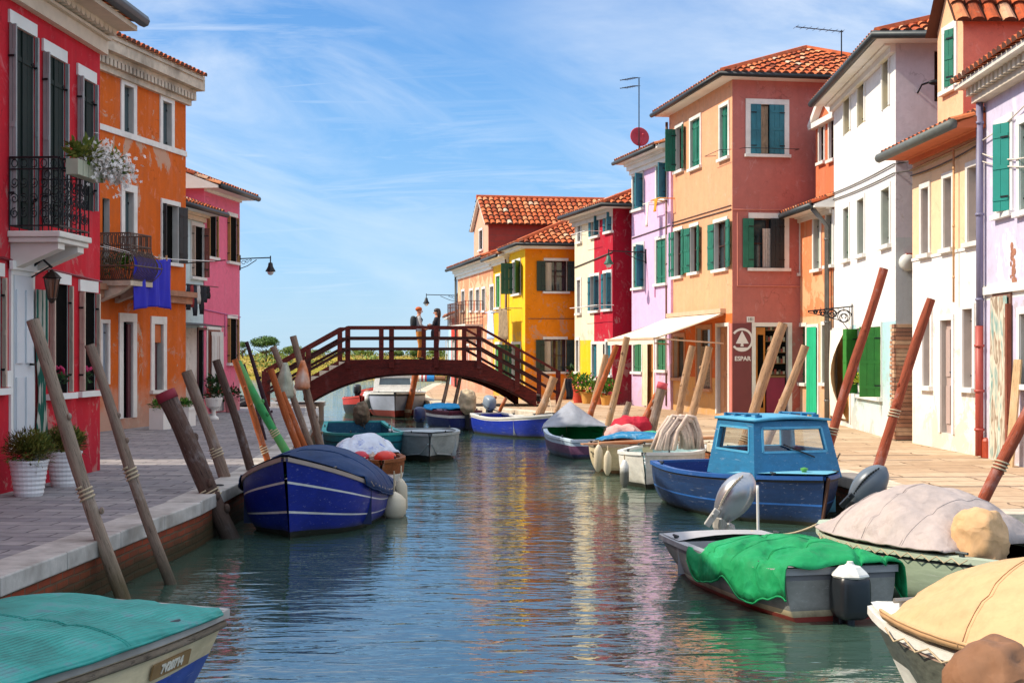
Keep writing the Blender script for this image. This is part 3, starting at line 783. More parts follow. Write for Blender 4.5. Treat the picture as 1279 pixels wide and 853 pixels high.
# bracket lamp on the white end wall, round alarm on the grey part
fe_u, fe_z = fe.u(1146), fe.z(1146, 113)
mb = MB(); mb.M = end_right(L); 
mb.tube([(fe_u, -.01, fe_z-.05), (fe_u+.02, -.25, fe_z+.05), (fe_u+.12, -.40, fe_z+.07)], .018, 6); mb.ell((fe_u+.2, -.42, fe_z+.06), (.11, .05, .05)); mb.build('wall_light', IRON, root, smooth=True)
mb = MB(); mb.M = end_right(L) @ Matrix.Translation((fe.u(1133), -.10, fe.z(1133, 328))) @ Matrix.Rotation(rad(90), 4, 'X')
mb.lathe([(.0, .09), (.13, .08), (.16, 0), (.16, -.08)], 20); o = mb.build('alarm_bell', mat('pale_bell', '#c9ccc6', .4), root, smooth=True)
mb = MB(); mb.M = end_right(L); mb.box(fe.u(1130), fe.u(1139), -.16, -.003, fe.z(1134, 320), fe.z(1134, 317)); mb.build('bell_hood', mat('red_hood', '#a8402c', .6), root)


# ---- cream house with its pink tower dormer
f = Fac((7.08, 25.15), (7.19, 21.72)); L = f.L; D = 6; H = f.z(1180, 172)
CRM = plaster('cream_render', '#e8c8a0', .05, .08); 
W = opens(f, (1152,235,1161,317), (1180,222,1190,310), (1210,208,1223,302), (1154,393,1163,482), (1176,400,1190,541), (1204,386,1216,484))
root, L = house('cream_house', 'narrow house cream above and white below, with a pink tower dormer on its roof', f, D, H, CRM, W, [(0, L, 0, f.z(1185, 316), 2)], [plaster('white_lower_render', '#e9e5df', .04, .10, damp='#e0d6bd'), CRM])
for k in (0, 1, 2): window(root, IDM, W[k], 'shut', paint=TAUPESH, closed_depth=.13, frame=FRAMEW)
window(root, IDM, W[3], 'shut', paint=TAUPESH, closed_depth=.12, frame=WHITE); window(root, IDM, W[5], 'shut', paint=TAUPESH, closed_depth=.12, frame=WHITE)
window(root, IDM, W[4], 'door', paint=TAUPESH, frame=WHITE, sill=False, part='door')
mb = MB(); zc = f.z(1185, 316); mb.box(.002, L-.002, -.02, -.002, zc-.02, zc+.03); mb.build('string_course', WHITE, root)
cornice(root, L, H+.02, .24, .2, m=mat('terracotta_cornice', '#d0754a', .8))
roof(root, L, D, H, ov=.45, slope=.36, back=True, soffit=mat('orange_soffit', '#c86a40', .8)); gutter(root, [(-.25, -.52, H-.08), (L+.15, -.52, H-.08)], .085, m=mat('grey_gutter', '#5b5f5a', .6, .2))
wire(root, [(0, -.03, f.z(1142, 212)), (L, -.03, f.z(1230, 172))], .02, m=mat('cable_tan', '#a98a68', .8)); wire(root, [(0, -.03, f.z(1142, 219)), (L, -.03, f.z(1230, 178))], .014, sag=.05)
pipe(root, f.u(1198), 2.4, H-.3, r=.018, m=mat('thin_tan_pipe', '#c99a6a'))
# tower dormer
fd = Fac(f.P0-f.n*.14, f.P1-f.n*.14); du0, du1 = fd.u(1171), fd.u(1203); dz0 = H-.15; dz1 = fd.z(1187, 31)
W2 = opens(fd, (1181,39,1193,111)); mb = MB(); mb.M = Matrix.Translation((0, .14, 0)); wall_panel(mb, du1, dz1, W2, (), .14, z0=dz0, x0=du0); mb.M = None
dd = 4.2
mb.quad((du1, .14, dz0), (du1, dd, dz0), (du1, dd, dz1), (du1, .14, dz1), 2); mb.quad((du0, dd, dz0), (du0, .14, dz0), (du0, .14, dz1), (du0, dd, dz1)); mb.quad((du1, dd, dz0), (du0, dd, dz0), (du0, dd, dz1), (du1, dd, dz1))
um = (du0+du1)/2; za = dz1+.8
mb.face([mb.P((du0, .14, dz1)), mb.P((du1, .14, dz1)), mb.P((um, .14, za))])
dm = mb.build('tower_dormer', [plaster('tower_cream', '#e8b48c', .05), WHITE, plaster('tower_pink', '#de7c66', .06, .1)], root)
window(dm, Matrix.Translation((0, .14, 0)), W2[0], 'glass', frame=WHITE, fw=.12, rev=.14, shutters=(('R', 25, GREEN, .20),))
mb = MB(); s = .8/((du1-du0)/2); c = math.hypot(1, s); x = du1+.12; zz = dz1-.12*s+.04
tiles(mb, (x, -.05, zz), (0, 1, 0), Vector((-1, 0, s))/c, dd+.1, lambda q: (x-um)*c, pitch=.25)
mb.quad((x, -.05, zz), (x, dd+.1, zz), (um, dd+.1, za+.02), (um, -.05, za+.02), 1)
x2 = du0-.08; mb.quad((x2, -.05, dz1-.08*s+.03), (x2, dd+.1, dz1-.08*s+.03), (um, dd+.1, za+.02), (um, -.05, za+.02), 1)
mb.build('dormer_roof', [TILE, mat('roof_underlay')], dm)

# ---- lavender house at the right edge
f = Fac((7.19, 21.68), (6.98, 15.4)); L = f.L; D = 6; H = f.z(1255, 85)
LAV = plaster('lavender_render', '#c8c0d6', .07, .25, damp='#c9c2c6', peel='#d8d2da', peel_amt=.2)
W = opens(f, (1247,156,1263,266), (1275,152,1292,262), (1244,372,1262,557), (1275,392,1290,480))
root, L = house('lavender_house', 'pale lavender house with a striped door curtain at the right edge', f, D, H, LAV, W, [(0, L, f.z(1258, 372), f.z(1258, 352), 2)], [WHITE])
window(root, IDM, W[0], 'glass', frame=WHITE, fw=.12, shutters=(('R', 30, mat('sea_green_shutter', '#0d7d72', .55), .30),)); window(root, IDM, W[1], 'shut', paint=mat('sea_green_shutter'), frame=WHITE, fw=.12)
d = window(root, IDM, W[2], 'door', paint=BROWNW, frame=mat('worn_brown_frame', '#7a5646', .8, .3), sill=False, part='door')
b = W[2]
m, nt, bs = newmat('floral_stripe_cloth'); v = coords(nt, (9, 1, 1)); 
base = ramp(nt, noise_n(nt, v, 1.4, 3), [(.35, lin('#cfc4b0')), (.48, lin('#8f7a66')), (.52, lin('#d8cdb8')), (.62, lin('#6f9a96')), (.66, lin('#ddd2c0'))]); nt.links.new(base, bs.inputs['Base Color']); bs.inputs['Roughness'].default_value = .9
MATS['floral'] = m
curtain_mesh(IDM, b[0]-.05, b[1]+.02, .03, b[3]+.02, -.07, 4, .035).build('door_curtain', m, d, smooth=True)
mb = MB(); mb.box(b[1]+.04, b[1]+.12, -.09, -.03, .02, b[3]-.1); mb.build('door_plank', wood('red_brown_plank', '#8a4c38', .25), d)
window(root, IDM, W[3], 'glass', frame=WHITE, fw=.10, sash=TEAL)
mb = MB(); zb = f.z(1258, 361); mb.box(.03, L, -.06, -.002, zb-.05, zb+.07); mb.build('string_course', WHITE, root)
mb = MB(); u = f.u(1265); zz = f.z(1265, 335)
for k in range(26): 
    mb.ell((u+random.gauss(0, .05)+.06*(k/26), -.004, zz+.32-.6*k/26), (random.uniform(.03, .07), .008, random.uniform(.03, .06)), 6, 4)
mb.build('plaster_scar', mat('bare_brick', '#9a6850', .95, .35), root)
# dentilled stone cornice
mb = MB(); mb.box(-.05, L, -.34, -.002, H-.05, H+.05); mb.box(-.02, L, -.18, -.002, H-.34, H-.24)
for k in range(int(L/.2)): mb.box(.02+k*.2, .13+k*.2, -.27, -.003, H-.24, H-.06)
mb.build('cornice', mat('weathered_cornice', '#c9bfae', .85, .15, dirt='#7c7264'), root)
roof(root, L, D, H, ov=.40, slope=.36, soffit=STONE)
pipe(root, .10, 2.0, H-.35, r=.055, m=mat('violet_pipe', '#77748e', .5)); pipe(root, .10, .03, 2.0, y=-.095, r=.062, m=mat('red_pipe', '#a8483c', .5)); pipe(root, -.05, .03, 1.6, r=.022, m=mat('violet_pipe'))
for a, b_, sg in ((175, 172, .04), (190, 240, .06), (200, 252, .03)):
    wire(root, [(.08, -.06, f.z(1234, a)), (f.u(1279)+.3, -.04, f.z(1279, b_-40))], .011, m=mat('pale_cable', '#cfc6b8'), sag=sg)

# ---- lilac house
f = Fac((3.62, 43.0), (4.42, 39.6)); L = f.L; D = 6; H = f.z(800, 196)
LIL = plaster('lilac_render', '#dab4d4', .07, .16)
W = opens(f, (791,219,803,261), (820.5,206,832,249), (792,307,804,359), (820,299,832,354), (791.5,424,802,464), (804,425,817,504), (821,424,832,462))
root, L = house('lilac_house', 'lilac pink house with dark green shutters and a red satellite dish', f, D, H, LIL, W)
for k in (0, 1): window(root, IDM, W[k], 'shut', paint=TEAL, closed_depth=.03, shutters=(('R', 120, TEAL, .3),))
window(root, IDM, W[2], 'shut', paint=GREEN, closed_depth=.02, shutters=(('R', 120, TEAL, .3),)); window(root, IDM, W[3], 'shut', paint=GREEN, closed_depth=.02)
window(root, IDM, W[4], 'shut', paint=mat('mid_green_shutter'), closed_depth=.03); window(root, IDM, W[6], 'shut', paint=mat('mid_green_shutter'), closed_depth=.03)
d = window(root, IDM, W[5], 'door', paint=mat('tan_door', '#b8804a', .6), sill=False, part='door'); b = W[5]
curtain_mesh(IDM, b[0]+.02, b[0]+.55*(b[1]-b[0]), .04, b[3], -.05, 3, .03).build('door_curtain', mat('cream_door_cloth', '#dccdb0', .9), d, smooth=True)
cornice(root, L, H+.04, .5, .34, m=WHITE, steps=4)
roof(root, L, D, H, ov=.45, slope=.36); gutter(root, [(-.3, -.5, H-.08), (L, -.5, H-.08)], .06)
fq = Fac(f.P0-f.n*1.0, f.P1-f.n*1.0)
mb = MB(); mb.M = Matrix.Translation((fq.u(799), 1.0, fq.z(799, 171))) @ Matrix.Rotation(-f.ang+rad(14), 4, 'Z') @ Matrix.Rotation(rad(78), 4, 'X')
mb.lathe([(.01, -.10), (.15, -.085), (.28, -.03), (.32, .0), (.30, .012), (.14, -.06), (.01, -.075)], 24)
mb.M = mb.M @ Matrix.Translation((0, 0, 0)); mb.tube([(0, -.3, .0), (0, -.05, .32)], .01, 5); mb.box(-.03, .03, -.08, -.02, .30, .36)
mb.M = None; mb.tube([(fq.u(799), 1.0, fq.z(799, 171)-.2), (fq.u(799), 1.0, H+.1)], .02, 6)
mb.build('satellite_dish', mat('red_dish', '#a81c30', .5, .1), root, smooth=True)
mb = MB(); x0 = fq.u(800); za = fq.z(799, 98); mb.tube([(x0, .95, H), (x0, .95, za)], .018, 6)
for z in (za, za-.26): 
    mb.tube([(x0+.02, .9, z), (x0-.72, .55, z+.03)], .013, 5)
    for k in range(6): mb.tube([(x0-.1*k, .72-.05*k, z), (x0-.1*k, 1.0-.05*k, z)], .006, 4)
mb.build('antenna', IRON, root)
wire(root, [(.03, -.02, f.z(786, 299)), (L, -.02, f.z(832, 283))], .016); wire(root, [(L*.62, -.02, f.z(813, 300)), (L*.63, -.02, f.z(813, 372))], .013, m=mat('magenta_pipe', '#b05a90'))
# laundry odds: small orange rag
# ---- red and cream house
f = Fac((2.08, 47.2), (3.07, 43.3)); L = f.L; D = 2.6; H = f.z(742, 262)
RED = plaster('crimson_render', '#b0182e', .07, .12); CRE = plaster('pale_yellow_render', '#e4d6b8', .05, .1)
uc = f.u(742)
W = opens(f, (722,268,726,302), (739,258,748,295), (757,250,764,289), (721.5,350,725.5,391), (738,345,748,388), (754.5,341,763.5,386), (720,425,723.5,464), (740,430,746,472), (748,430,756,503), (757.5,427,763.5,468))
fe = Fac(f.P1, f.P1-f.n*3)
root, L = house('red_and_cream_house', 'house half pale cream and half crimson beside the lilac house', f, D, H, RED, W, [(0, uc, 0, H, 2), (0, uc*.86, .1, f.z(728, 425), 3)], [CRE, plaster('bright_yellow_patch', '#e8b818'), plaster('dark_crimson_end', '#9c1028', .08, .2)], [], [(0, D, 0, H, 4)])
for k in (0, 3, 6): window(root, IDM, W[k], 'shut', paint=GREYSH, closed_depth=.06)
for k in (1, 2, 4, 5): window(root, IDM, W[k], 'glass', shutters=(('L', 172, TEAL, .16), ('R', 96, TEAL, .17)))
window(root, IDM, W[7], 'shut', paint=TEAL); window(root, IDM, W[9], 'shut', paint=TEAL)
d = window(root, IDM, W[8], 'door', paint=BROWNW, sill=False, part='door'); b = W[8]
curtain_mesh(IDM, b[0], b[1], .05, b[3], -.06, 5, .03).build('door_curtain', mat('white_door_cloth'), d, smooth=True)
cornice(root, L, H+.03, .42, .30, m=mat('grey_cornice', '#c6bfb4', .8)); roof(root, L, D+3, H, ov=.45, slope=.38, ends='hip'); zg = H-.08
gutter(root, [(-.2, -.5, zg), (L+.5, -.5, zg), (L+.5, D, zg)], .065, m=mat('gutter_dark'))
wire(root, [(.03, -.02, f.z(720, 334)), (L, -.02, f.z(766, 315))], .022)
for b in (W[1], W[4], W[5]):
    mb = MB(); zz = b[2]+.1; mb.tube([(b[0]-.5, -.02, zz), (b[0]-.5, -.55, zz), (b[1]+.3, -.55, zz), (b[1]+.3, -.02, zz)], .010, 5); mb.build('clothes_line', WHITE, root)

# ---- yellow house whose orange gable end faces the bridge
fo = Fac((0.44, 47.7), (2.35, 47.7)); fy = Fac((-.10, 50.4), (0.44, 47.7)); L = fy.L; D = 5; H = fo.z(690, 304)
YEL = plaster('yellow_render', '#f0bc1c', .04, .06); ORN = plaster('marigold_render', '#e8860e', .05, .08)
fe = Fac(fy.P1, fy.P1-fy.n*5)
W = opens(fy, (641,327,650,367), (640,430,650,475)); E = opens(fe, (681,326,708,364), (680,424,707,464))
root, L = house('yellow_house', 'yellow house with marigold orange end wall and hipped roof beside the bridge', fy, D, H, YEL, W, (), [ORN], E, [(0, D, 0, H, 2)])
M2 = end_right(L)
for b in W: window(root, IDM, b, 'glass', shutters=(('L', 95, mat('forest_shutter', '#2c5a38', .6), .42), ('R', 150, mat('forest_shutter'), .5)))
for b in E: window(root, M2, b, 'glass', frame=FRAMEW, fw=.06, lintel_only=True, sash=BROWNW, mull=1, bars=1, shutters=(('L', 174, DKGREEN, .30), ('R', 174, DKGREEN, .30)), curtain=(.02, .30, .02, .95, CURTAIN))
mb = MB(); mb.box(-.02, L+.2, -.2, -.002, H-.18, H-.02); mb.box(L+.002, L+.2, -.001, D, H-.18, H-.02); mb.build('cornice', WHITE, root)
roof(root, L, D, H, ov=.32, slope=.42, ends='hip'); gutter(root, [(0, -.38, H-.05), (L+.38, -.38, H-.05), (L+.38, D*.9, H-.05)], .06, m=mat('gutter_dark'))
wire(root, [(L+.02, .1, fe.z(660, 398)), (L+.02, 2.0, fe.z(716, 398))], .01)
# ---- narrow golden house
f = Fac((-.70, 53.4), (-.11, 50.45)); L = f.L; H = f.z(626, 320)
W = opens(f, (620,345,625,384), (619.5,430,627,476))
root, L = house('golden_house', 'narrow golden house with a green shutter between yellow and terracotta houses', f, 5, H, plaster('golden_render', '#e8b020', .06, .1), W)
for b in W: window(root, IDM, b, 'shut', paint=mat('bright_green_shutter', '#2c7a30', .6), closed_depth=.02)
cornice(root, L, H, .3, .25); roof(root, L, 5, H, ov=.4, slope=.38); gutter(root, [(0, -.45, H-.08), (L, -.45, H-.08)], .06, m=GUTTER); pipe(root, L-.08, .1, H-.2, r=.045)
# ---- long terracotta house with a brick attic storey
f = Fac((-2.36, 61.6), (-.71, 53.45)); L = f.L; H = f.z(595, 327)
TER = plaster('terracotta_render', '#e0906c', .12, .3, peel='#e0b894', peel_amt=.5)
W = opens(f, (577,364,580.5,388), (587,363,591,388), (595,362,599,388), (602.5,361,606.5,388), (612.5,358,617,388), (580,432,586,470), (596,428,602,468))
root, L = house('terracotta_house', 'long weathered terracotta house with iron balcony and red brick attic', f, 7, H, TER, W)
for k in range(5): window(root, IDM, W[k], 'shut', paint=GREYSH, closed_depth=.1)
for k in (5, 6): window(root, IDM, W[k], 'shut', paint=mat('pale_pink_door', '#c98f7c', .7))
cornice(root, L, H, .5, .3, m=WHITE, steps=4); roof(root, L, 9, H, ov=.4, slope=.35, ends='gable'); gutter(root, [(-.3, -.45, H-.08), (L, -.45, H-.08)], .07, m=mat('gutter_dark')); pipe(root, .05, .1, H-.2, r=.05, m=GUTTER)
mb = MB(); b0, b1 = f.u(579), f.u(603); zb = f.z(590, 406); mb.box(b0, b1, -.7, -.002, zb-.12, zb)
bl = mb.build('balcony', STONE, root); mb = MB()
rail_panel(mb, (b0, -.68, zb), (b1, -.68, zb), .9, 22, .012, False); rail_panel(mb, (b0, -.68, zb), (b0, 0, zb), .9, 6, .012, False); rail_panel(mb, (b1, -.68, zb), (b1, 0, zb), .9, 6, .012, False); mb.build('railing', mat('rusty_iron', '#5a3a30', .7), bl)
# attic: gabled block, ridge running inland, brick side wall toward us
fa = Fac(f.P0-f.n*.9, f.P1-f.n*.9); a0, a1 = fa.u(592), fa.u(610); az1 = fa.z(601, 282); za = fa.z(601, 248); AD = 6.5
mb = MB(); Wb = opens(fa, (599,288,603,312)); mb.M = Matrix.Translation((0, .9, 0)); wall_panel(mb, a1, az1, Wb, (), .1, z0=H-.3, x0=a0); mb.M = None
um = (a0+a1)/2
mb.quad((a1, .9, H-.3), (a1, AD, H-.3), (a1, AD, az1), (a1, .9, az1), 2); mb.quad((a0, AD, H-.3), (a0, .9, H-.3), (a0, .9, az1), (a0, AD, az1), 2); mb.face([mb.P((a0, .9, az1)), mb.P((a1, .9, az1)), mb.P((um, .9, za))], 0); mb.quad((a1, AD, H-.3), (a0, AD, H-.3), (a0, AD, az1), (a1, AD, az1), 2)
at_ = mb.build('attic', [plaster('attic_peach', '#dca48a'), WHITE, brick_mat('attic_brick', '#8c3c34', '#a04a3c', '#7a5048', 1, 'Object', rot=(rad(90), 0, rad(90)))], root)
window(at_, Matrix.Translation((0, .9, 0)), Wb[0], 'glass', rev=.1, mull=0)
mb = MB(); s = (za-az1)/((a1-a0)/2); c = math.hypot(1, s)
for sg, x in ((-1, a1+.2), (1, a0-.2)):
    tiles(mb, (x, .7, az1-.2*s+.03), (0, 1, 0), Vector((sg, 0, s))/c, AD-.7, lambda q: ((a1-a0)/2+.2)*c, pitch=.24)
    mb.quad((x, .72, az1-.2*s+.03), (x, AD, az1-.2*s+.03), (um, AD, za+.03), (um, .72, za+.03), 1)
mb.tube([(um, .7, za+.06), (um, AD, za+.06)], .1, 8)
mb.build('attic_roof', [TILE, mat('roof_underlay')], at_)
mb = MB(); 
for x in (a0-.1, a1+.1): mb.bar((x, .8, az1-.1), (um, .8, za), .14, .1)
mb.build('gable_trim', STONE, at_)
# ---- little red hut far along the quay
f = Fac((-2.95, 69.0), (-2.45, 63.5)); root, L = house('red_hut', 'small scarlet hut at the far end of the right quay', f, 3, f.z(565, 396), plaster('scarlet_render', '#cc3218'), [f.box(565, 425, 568, 462)]); window(root, IDM, f.box(565, 425, 568, 462), 'door', paint=WHITE, part='door', sill=False)
roof(root, L, 3, f.z(565, 396), ov=.3)
f = Fac((-3.3, 74.0), (-2.96, 69.3)); root, L = house('pale_blue_hut', 'pale blue boathouse behind the scarlet hut', f, 3, f.z(558, 400), plaster('pale_blue_render', '#a8c8d0'), [f.box(557, 425, 559.5, 460)]); window(root, IDM, f.box(557, 425, 559.5, 460), 'door', paint=WHITE, part='door', sill=False); roof(root, L, 3, f.z(558, 400), ov=.25)
# ================================================================= houses on the shaded left bank
# ---- crimson house, nearest
f = Fac((-6.94, -5.0), (-5.60, 19.33)); L = f.L; D = 7; H = f.z(124, 66)
RD = plaster('crimson_plaster', '#c8202e', .12, .3, damp='#a81830')
up = [(12,38,42,286), (54,72,80,284), (97,100,117,262)]
W = opens(f, *up, (14,345,38,562), (62,355,85,491), (99.5,365,119,488), (-14,345,1,485))
root, L = house('crimson_house', 'crimson house with grey shutters, white door and flower-decked iron balcony', f, D, H, RD, W, rev=.045)
for k, b in enumerate(W[:3]):
    window(root, IDM, b, 'shut', paint=mat('bottle_green_shutter', '#081c16', .8), closed_depth=.008, rev=.045, frame=WHITE, fw=.1, lintel_only=True, sill=False, shutters=(('L', 92, GREYSH, .085), ('R', 86, GREYSH, .05)))
window(root, IDM, W[3], 'door', rev=.045, frame=WHITE, fw=.07, paint=mat('pale_grey_door', '#c9cdd0', .5, .04), sill=False, part='door')
for b in (W[4], W[5], W[6]):
    window(root, IDM, b, 'dark', rev=.045, frame=WHITE, fw=.1, lintel_only=True, shutters=(('L', 92, BEIGESH, .075), ('R', 86, BEIGESH, .055)))
mb = MB(); b = W[3]; mb.box(b[0]-.12, b[1]+.12, -.07, -.03, b[3]+.06, b[3]+.16); mb.build('door_lintel', WHITE, root)
# moulded cornice with scallops, gutter
mb = MB(); mb.box(L-9, L+.05, -.10, -.002, H-.02, H+.16); mb.box(L-9, L+.02, -.16, -.002, H+.162, H+.20)
for k in range(26): mb.tube([(L-.1-k*.17, -.02, H+.29), (L-.1-k*.17, -.24, H+.29)], .082, 10)
mb.box(L-9, L+.06, -.32, -.002, H+.375, H+.44)
mb.build('cornice', mat('cream_cornice', '#d8c4ac', .8, .1, dirt='#a8937c'), root)
mb = MB(); mb.box(L-9, L-.001, .0, .25, H, H+.40); mb.build('parapet', RD, root)
roof(root, L, D, H+.45, ov=.5, slope=.36, side_ov=.05, soffit=mat('cream_cornice'))
gutter(root, [(L-9, -.57, H+.45), (L+.12, -.57, H+.45)], .085)
wire(root, [(L-3.3, -.02, f.z(48, 330)), (L, -.02, f.z(124, 352))], .016, m=mat('red_cable', '#7a1420')); wire(root, [(L-4, -.02, f.z(2, 326)), (L-3.2, -.02, f.z(40, 328))], .014, m=mat('red_cable'))
mb = MB(); u = f.u(6); mb.box(u-.05, u+.06, -.05, -.002, f.z(9, 483), f.z(9, 463)); mb.build('doorbell_plate', WHITE, root)
# balcony
u0 = f.u(8); zb = f.z(20, 288); PR = .62; u1 = u0+1.75
fb = Fac(f.P0+f.n*PR, f.P1+f.n*PR); u0 = fb.u(75); u1 = fb.u(115); zb = fb.z(75, 288); 
mb = MB(); mb.box(u0, u1, -PR, -.002, zb-.07, zb); mb.box(u0+.03, u1-.03, -PR+.03, -.002, zb-.13, zb-.072)
bal = mb.build('balcony', mat('balcony_stone', '#e0d8cc', .7, .06, dirt='#b3a594'), root, bevel=.012)
mb = MB()
for x in (u0+.1, u1-.32):
    mb = MB(); mb.face([mb.P((x, -.002, zb-.132)), mb.P((x, -PR+.06, zb-.132)), mb.P((x, -PR+.06, zb-.20)), mb.P((x, -.002, zb-.44))]); mb.face([mb.P((x+.2, -.002, zb-.132)), mb.P((x+.2, -PR+.06, zb-.132)), mb.P((x+.2, -PR+.06, zb-.20)), mb.P((x+.2, -.002, zb-.44))]); mb.quad((x, -.002, zb-.44), (x, -PR+.06, zb-.20), (x+.2, -PR+.06, zb-.20), (x+.2, -.002, zb-.44)); mb.quad((x, -PR+.06, zb-.132), (x, -PR+.06, zb-.20), (x+.2, -PR+.06, zb-.20), (x+.2, -PR+.06, zb-.132))
    mb.build('bracket', mat('balcony_stone'), bal)
mb = MB(); hr = fb.z(75, 196)-zb
rail_panel(mb, (u0+.03, -PR+.03, zb), (u1-.03, -PR+.03, zb), hr, 7, .008); rail_panel(mb, (u0+.03, -.02, zb), (u0+.03, -PR+.03, zb), hr, 5, .008); rail_panel(mb, (u1-.03, -.02, zb), (u1-.03, -PR+.03, zb), hr, 5, .008)
mb.build('railing', IRON, bal)
CRB = (f, u0, u1, zb, hr, PR)

# ---- orange house with the bulging balcony
f = Fac((-9.84, 21.0), (-7.50, 32.7)); L = f.L; D = 8; H = f.z(215, 124)
OR = plaster('orange_render', '#cc6018', .13, .32, damp='#b8a090', peel='#b89a84', peel_amt=.05)
W = opens(f, (154,108,166,169), (202.5,128,213.5,186), (155,240,166,326), (203,256,222,328), (128,248,137,330), (127,404,134,480), (153,402,165,522), (192,405,203,487))
root, L = house('orange_house', 'orange three-storey house with crumbling cornice and a bulging iron balcony', f, D, H, OR, W)
DG = mat('blue_grey_shutter', '#3a4c50', .6, .15)
window(root, IDM, W[0], 'shut', paint=DG, closed_depth=.10, fw=.14, sill=False); window(root, IDM, W[1], 'shut', paint=DG, closed_depth=.10, fw=.14, sill=False)
window(root, IDM, W[2], 'shut', paint=DG, closed_depth=.10, fw=.16, sill=False)
window(root, IDM, W[3], 'dark', fw=.10, shutters=(('L', 88, DKSH, .10), ('R', 165, DKSH, .30)))
window(root, IDM, W[4], 'dark', frame=None, sill=False)
window(root, IDM, W[5], 'shut', paint=mat('pale_blue_shutter', '#8b95a2', .6), fw=.08, sill=False)
d = window(root, IDM, W[6], 'dark', fw=.18, sill=False, part='door'); b = W[6]
mb = MB(); mb.box(b[1]-.16, b[1]-.02, .02, .06, .1, b[3]-.05); mb.build('door_leaf', mat('maroon_door', '#4c1a28', .5), d)
w = window(root, IDM, W[7], 'dark', fw=.17); b = W[7]
mb = MB(); mb.box(b[0]+.02, b[1]-.02, .03, .055, b[2]+(b[3]-b[2])*.72, b[3]-.01, 0); mb.box(b[0]+.02, b[0]+.20, .03, .06, b[2]+.02, b[2]+(b[3]-b[2])*.7, 1); mb.build('sash', [mat('orange_blind', '#b8602a'), mat('maroon_door')], w)
mb = MB(); zs = f.z(215, 187); mb.box(.0, L, -.035, -.002, zs-.07, zs+.05); mb.build('string_course', FRAMEW, root)
zs = f.z(215, 372); mb = MB(); mb.box(0, L+.16, -.22, -.002, zs+.03, zs+.15); mb.box(0, L+.08, -.13, -.002, zs-.12, zs+.028); mb.build('ledge', mat('crumbling_ledge', '#a8765a', .9, .3, dirt='#6a5a4c', dirt_amt=.7), root)
# crumbling cornice
CORN = mat('crumbling_cornice', '#c4b6a2', .9, .2, 7, dirt='#74695c', dirt_amt=.75)
mb = MB(); mb.box(0, L+.10, -.10, -.002, H-.02, H+.10); mb.box(0, L+.17, -.18, -.003, H+.24, H+.34); mb.box(0, L+.30, -.34, -.002, H+.341, H+.70)
for k in range(60): x = L+.08-k*.17; mb.box(x-.055, x+.055, -.20, -.004, H+.102, H+.238)
mb.build('cornice', CORN, root)
roof(root, L, D, H+.66, ov=.38, slope=.34, side_ov=.2, soffit=CORN)
# balcony, bulging rail
PRJ = .86; fb = Fac(f.P0+f.n*PRJ, f.P1+f.n*PRJ); bu0, bu1 = fb.u(171), fb.u(171)+1.0; zb = fb.z(171, 350)
mb = MB(); mb.box(bu0, bu1, -PRJ+.14, -.002, zb-.10, zb); bal = mb.build('balcony', CORN, root)
mb = MB()
for x in (bu0+.06, bu1-.25):
    mb = MB(); A = [(x, -.002, zb-.102), (x, -.66, zb-.102), (x, -.42, zb-.26), (x, -.002, zb-.42)]; B2 = [(x+.18, *p[1:]) for p in A]
    mb.face([mb.P(p) for p in A]); mb.face([mb.P(p) for p in B2[::-1]])
    for k in (1, 2): mb.quad(A[k], A[k+1], B2[k+1], B2[k])
    mb.build('bracket', CORN, bal)
mb = MB(); hr = .95
def belly(t): return .17*math.sin(math.pi*min(1, t/.62)) if t < .62 else 0.0
Y0 = -PRJ+.16
for k in range(17):                                       # near side and far side
    y = -.03+(Y0+.03)*k/16
    for x, sg in ((bu0+.03, -1), (bu1-.03, 1)): mb.tube([(x+sg*belly(t/10), y-belly(t/10)*max(0, k-13)/3, zb+hr*t/10) for t in range(11)], .010, 5)
for k in range(15):
    x = bu0+.05+(bu1-bu0-.1)*k/14; mb.tube([(x, Y0-belly(t/10), zb+hr*t/10) for t in range(11)], .010, 5)
for t in (.02, .30, .62, .74, 1.0):
    o = belly(t); mb.tube([(bu0+.03-o, -.02, zb+hr*t), (bu0+.03-o, Y0-o, zb+hr*t), (bu1-.03+o, Y0-o, zb+hr*t), (bu1-.03+o, -.02, zb+hr*t)], .015, 5)
for k in range(7):
    c = -.08+(Y0+.1)*k/7; mb.tube([(bu0+.03, c+math.cos(i*.7)*.05, zb+hr*.87+math.sin(i*.7)*.10) for i in range(10)], .008, 4)
mb.build('railing', mat('rusted_rail', '#5c4a40', .7, .3, 12, metal=.3), bal)
ORB = (f, bu0, bu1, zb)
# ---- pale house set back between orange and pink
f = Fac((-8.5, 33.0), (-7.96, 36.68)); L = f.L; H = f.z(248, 262)
PAL = plaster('pale_blue_plaster', '#c2d6d8', .06, .15); W = opens(f, (239.5,283,253,346), (247,412,258,497))
root, L = house('pale_blue_house', 'narrow pale blue-white house squeezed between the orange and pink houses', f, 6, H, PAL, W, rev=.045, zones=[(0, L, 0, f.z(246, 410), 2)], zmats=[plaster('off_white_plaster', '#d4ccc2', .08, .2)])
window(root, IDM, W[0], 'dark', rev=.045, shutters=(('L', 92, BEIGESH, .10), ('R', 110, mat('rust_shutter', '#7a4030'), .14)))
window(root, IDM, W[1], 'dark', rev=.045, sill=False, part='door', frame=mat('maroon_door'), fw=.06)
cornice(root, L, H+.03, .34, .25, m=mat('cream_cornice')); roof(root, L, 6, H, ov=.45, slope=.36); gutter(root, [(0, -.5, H-.08), (L+.4, -.5, H-.08)], .07, m=mat('gutter_dark'))
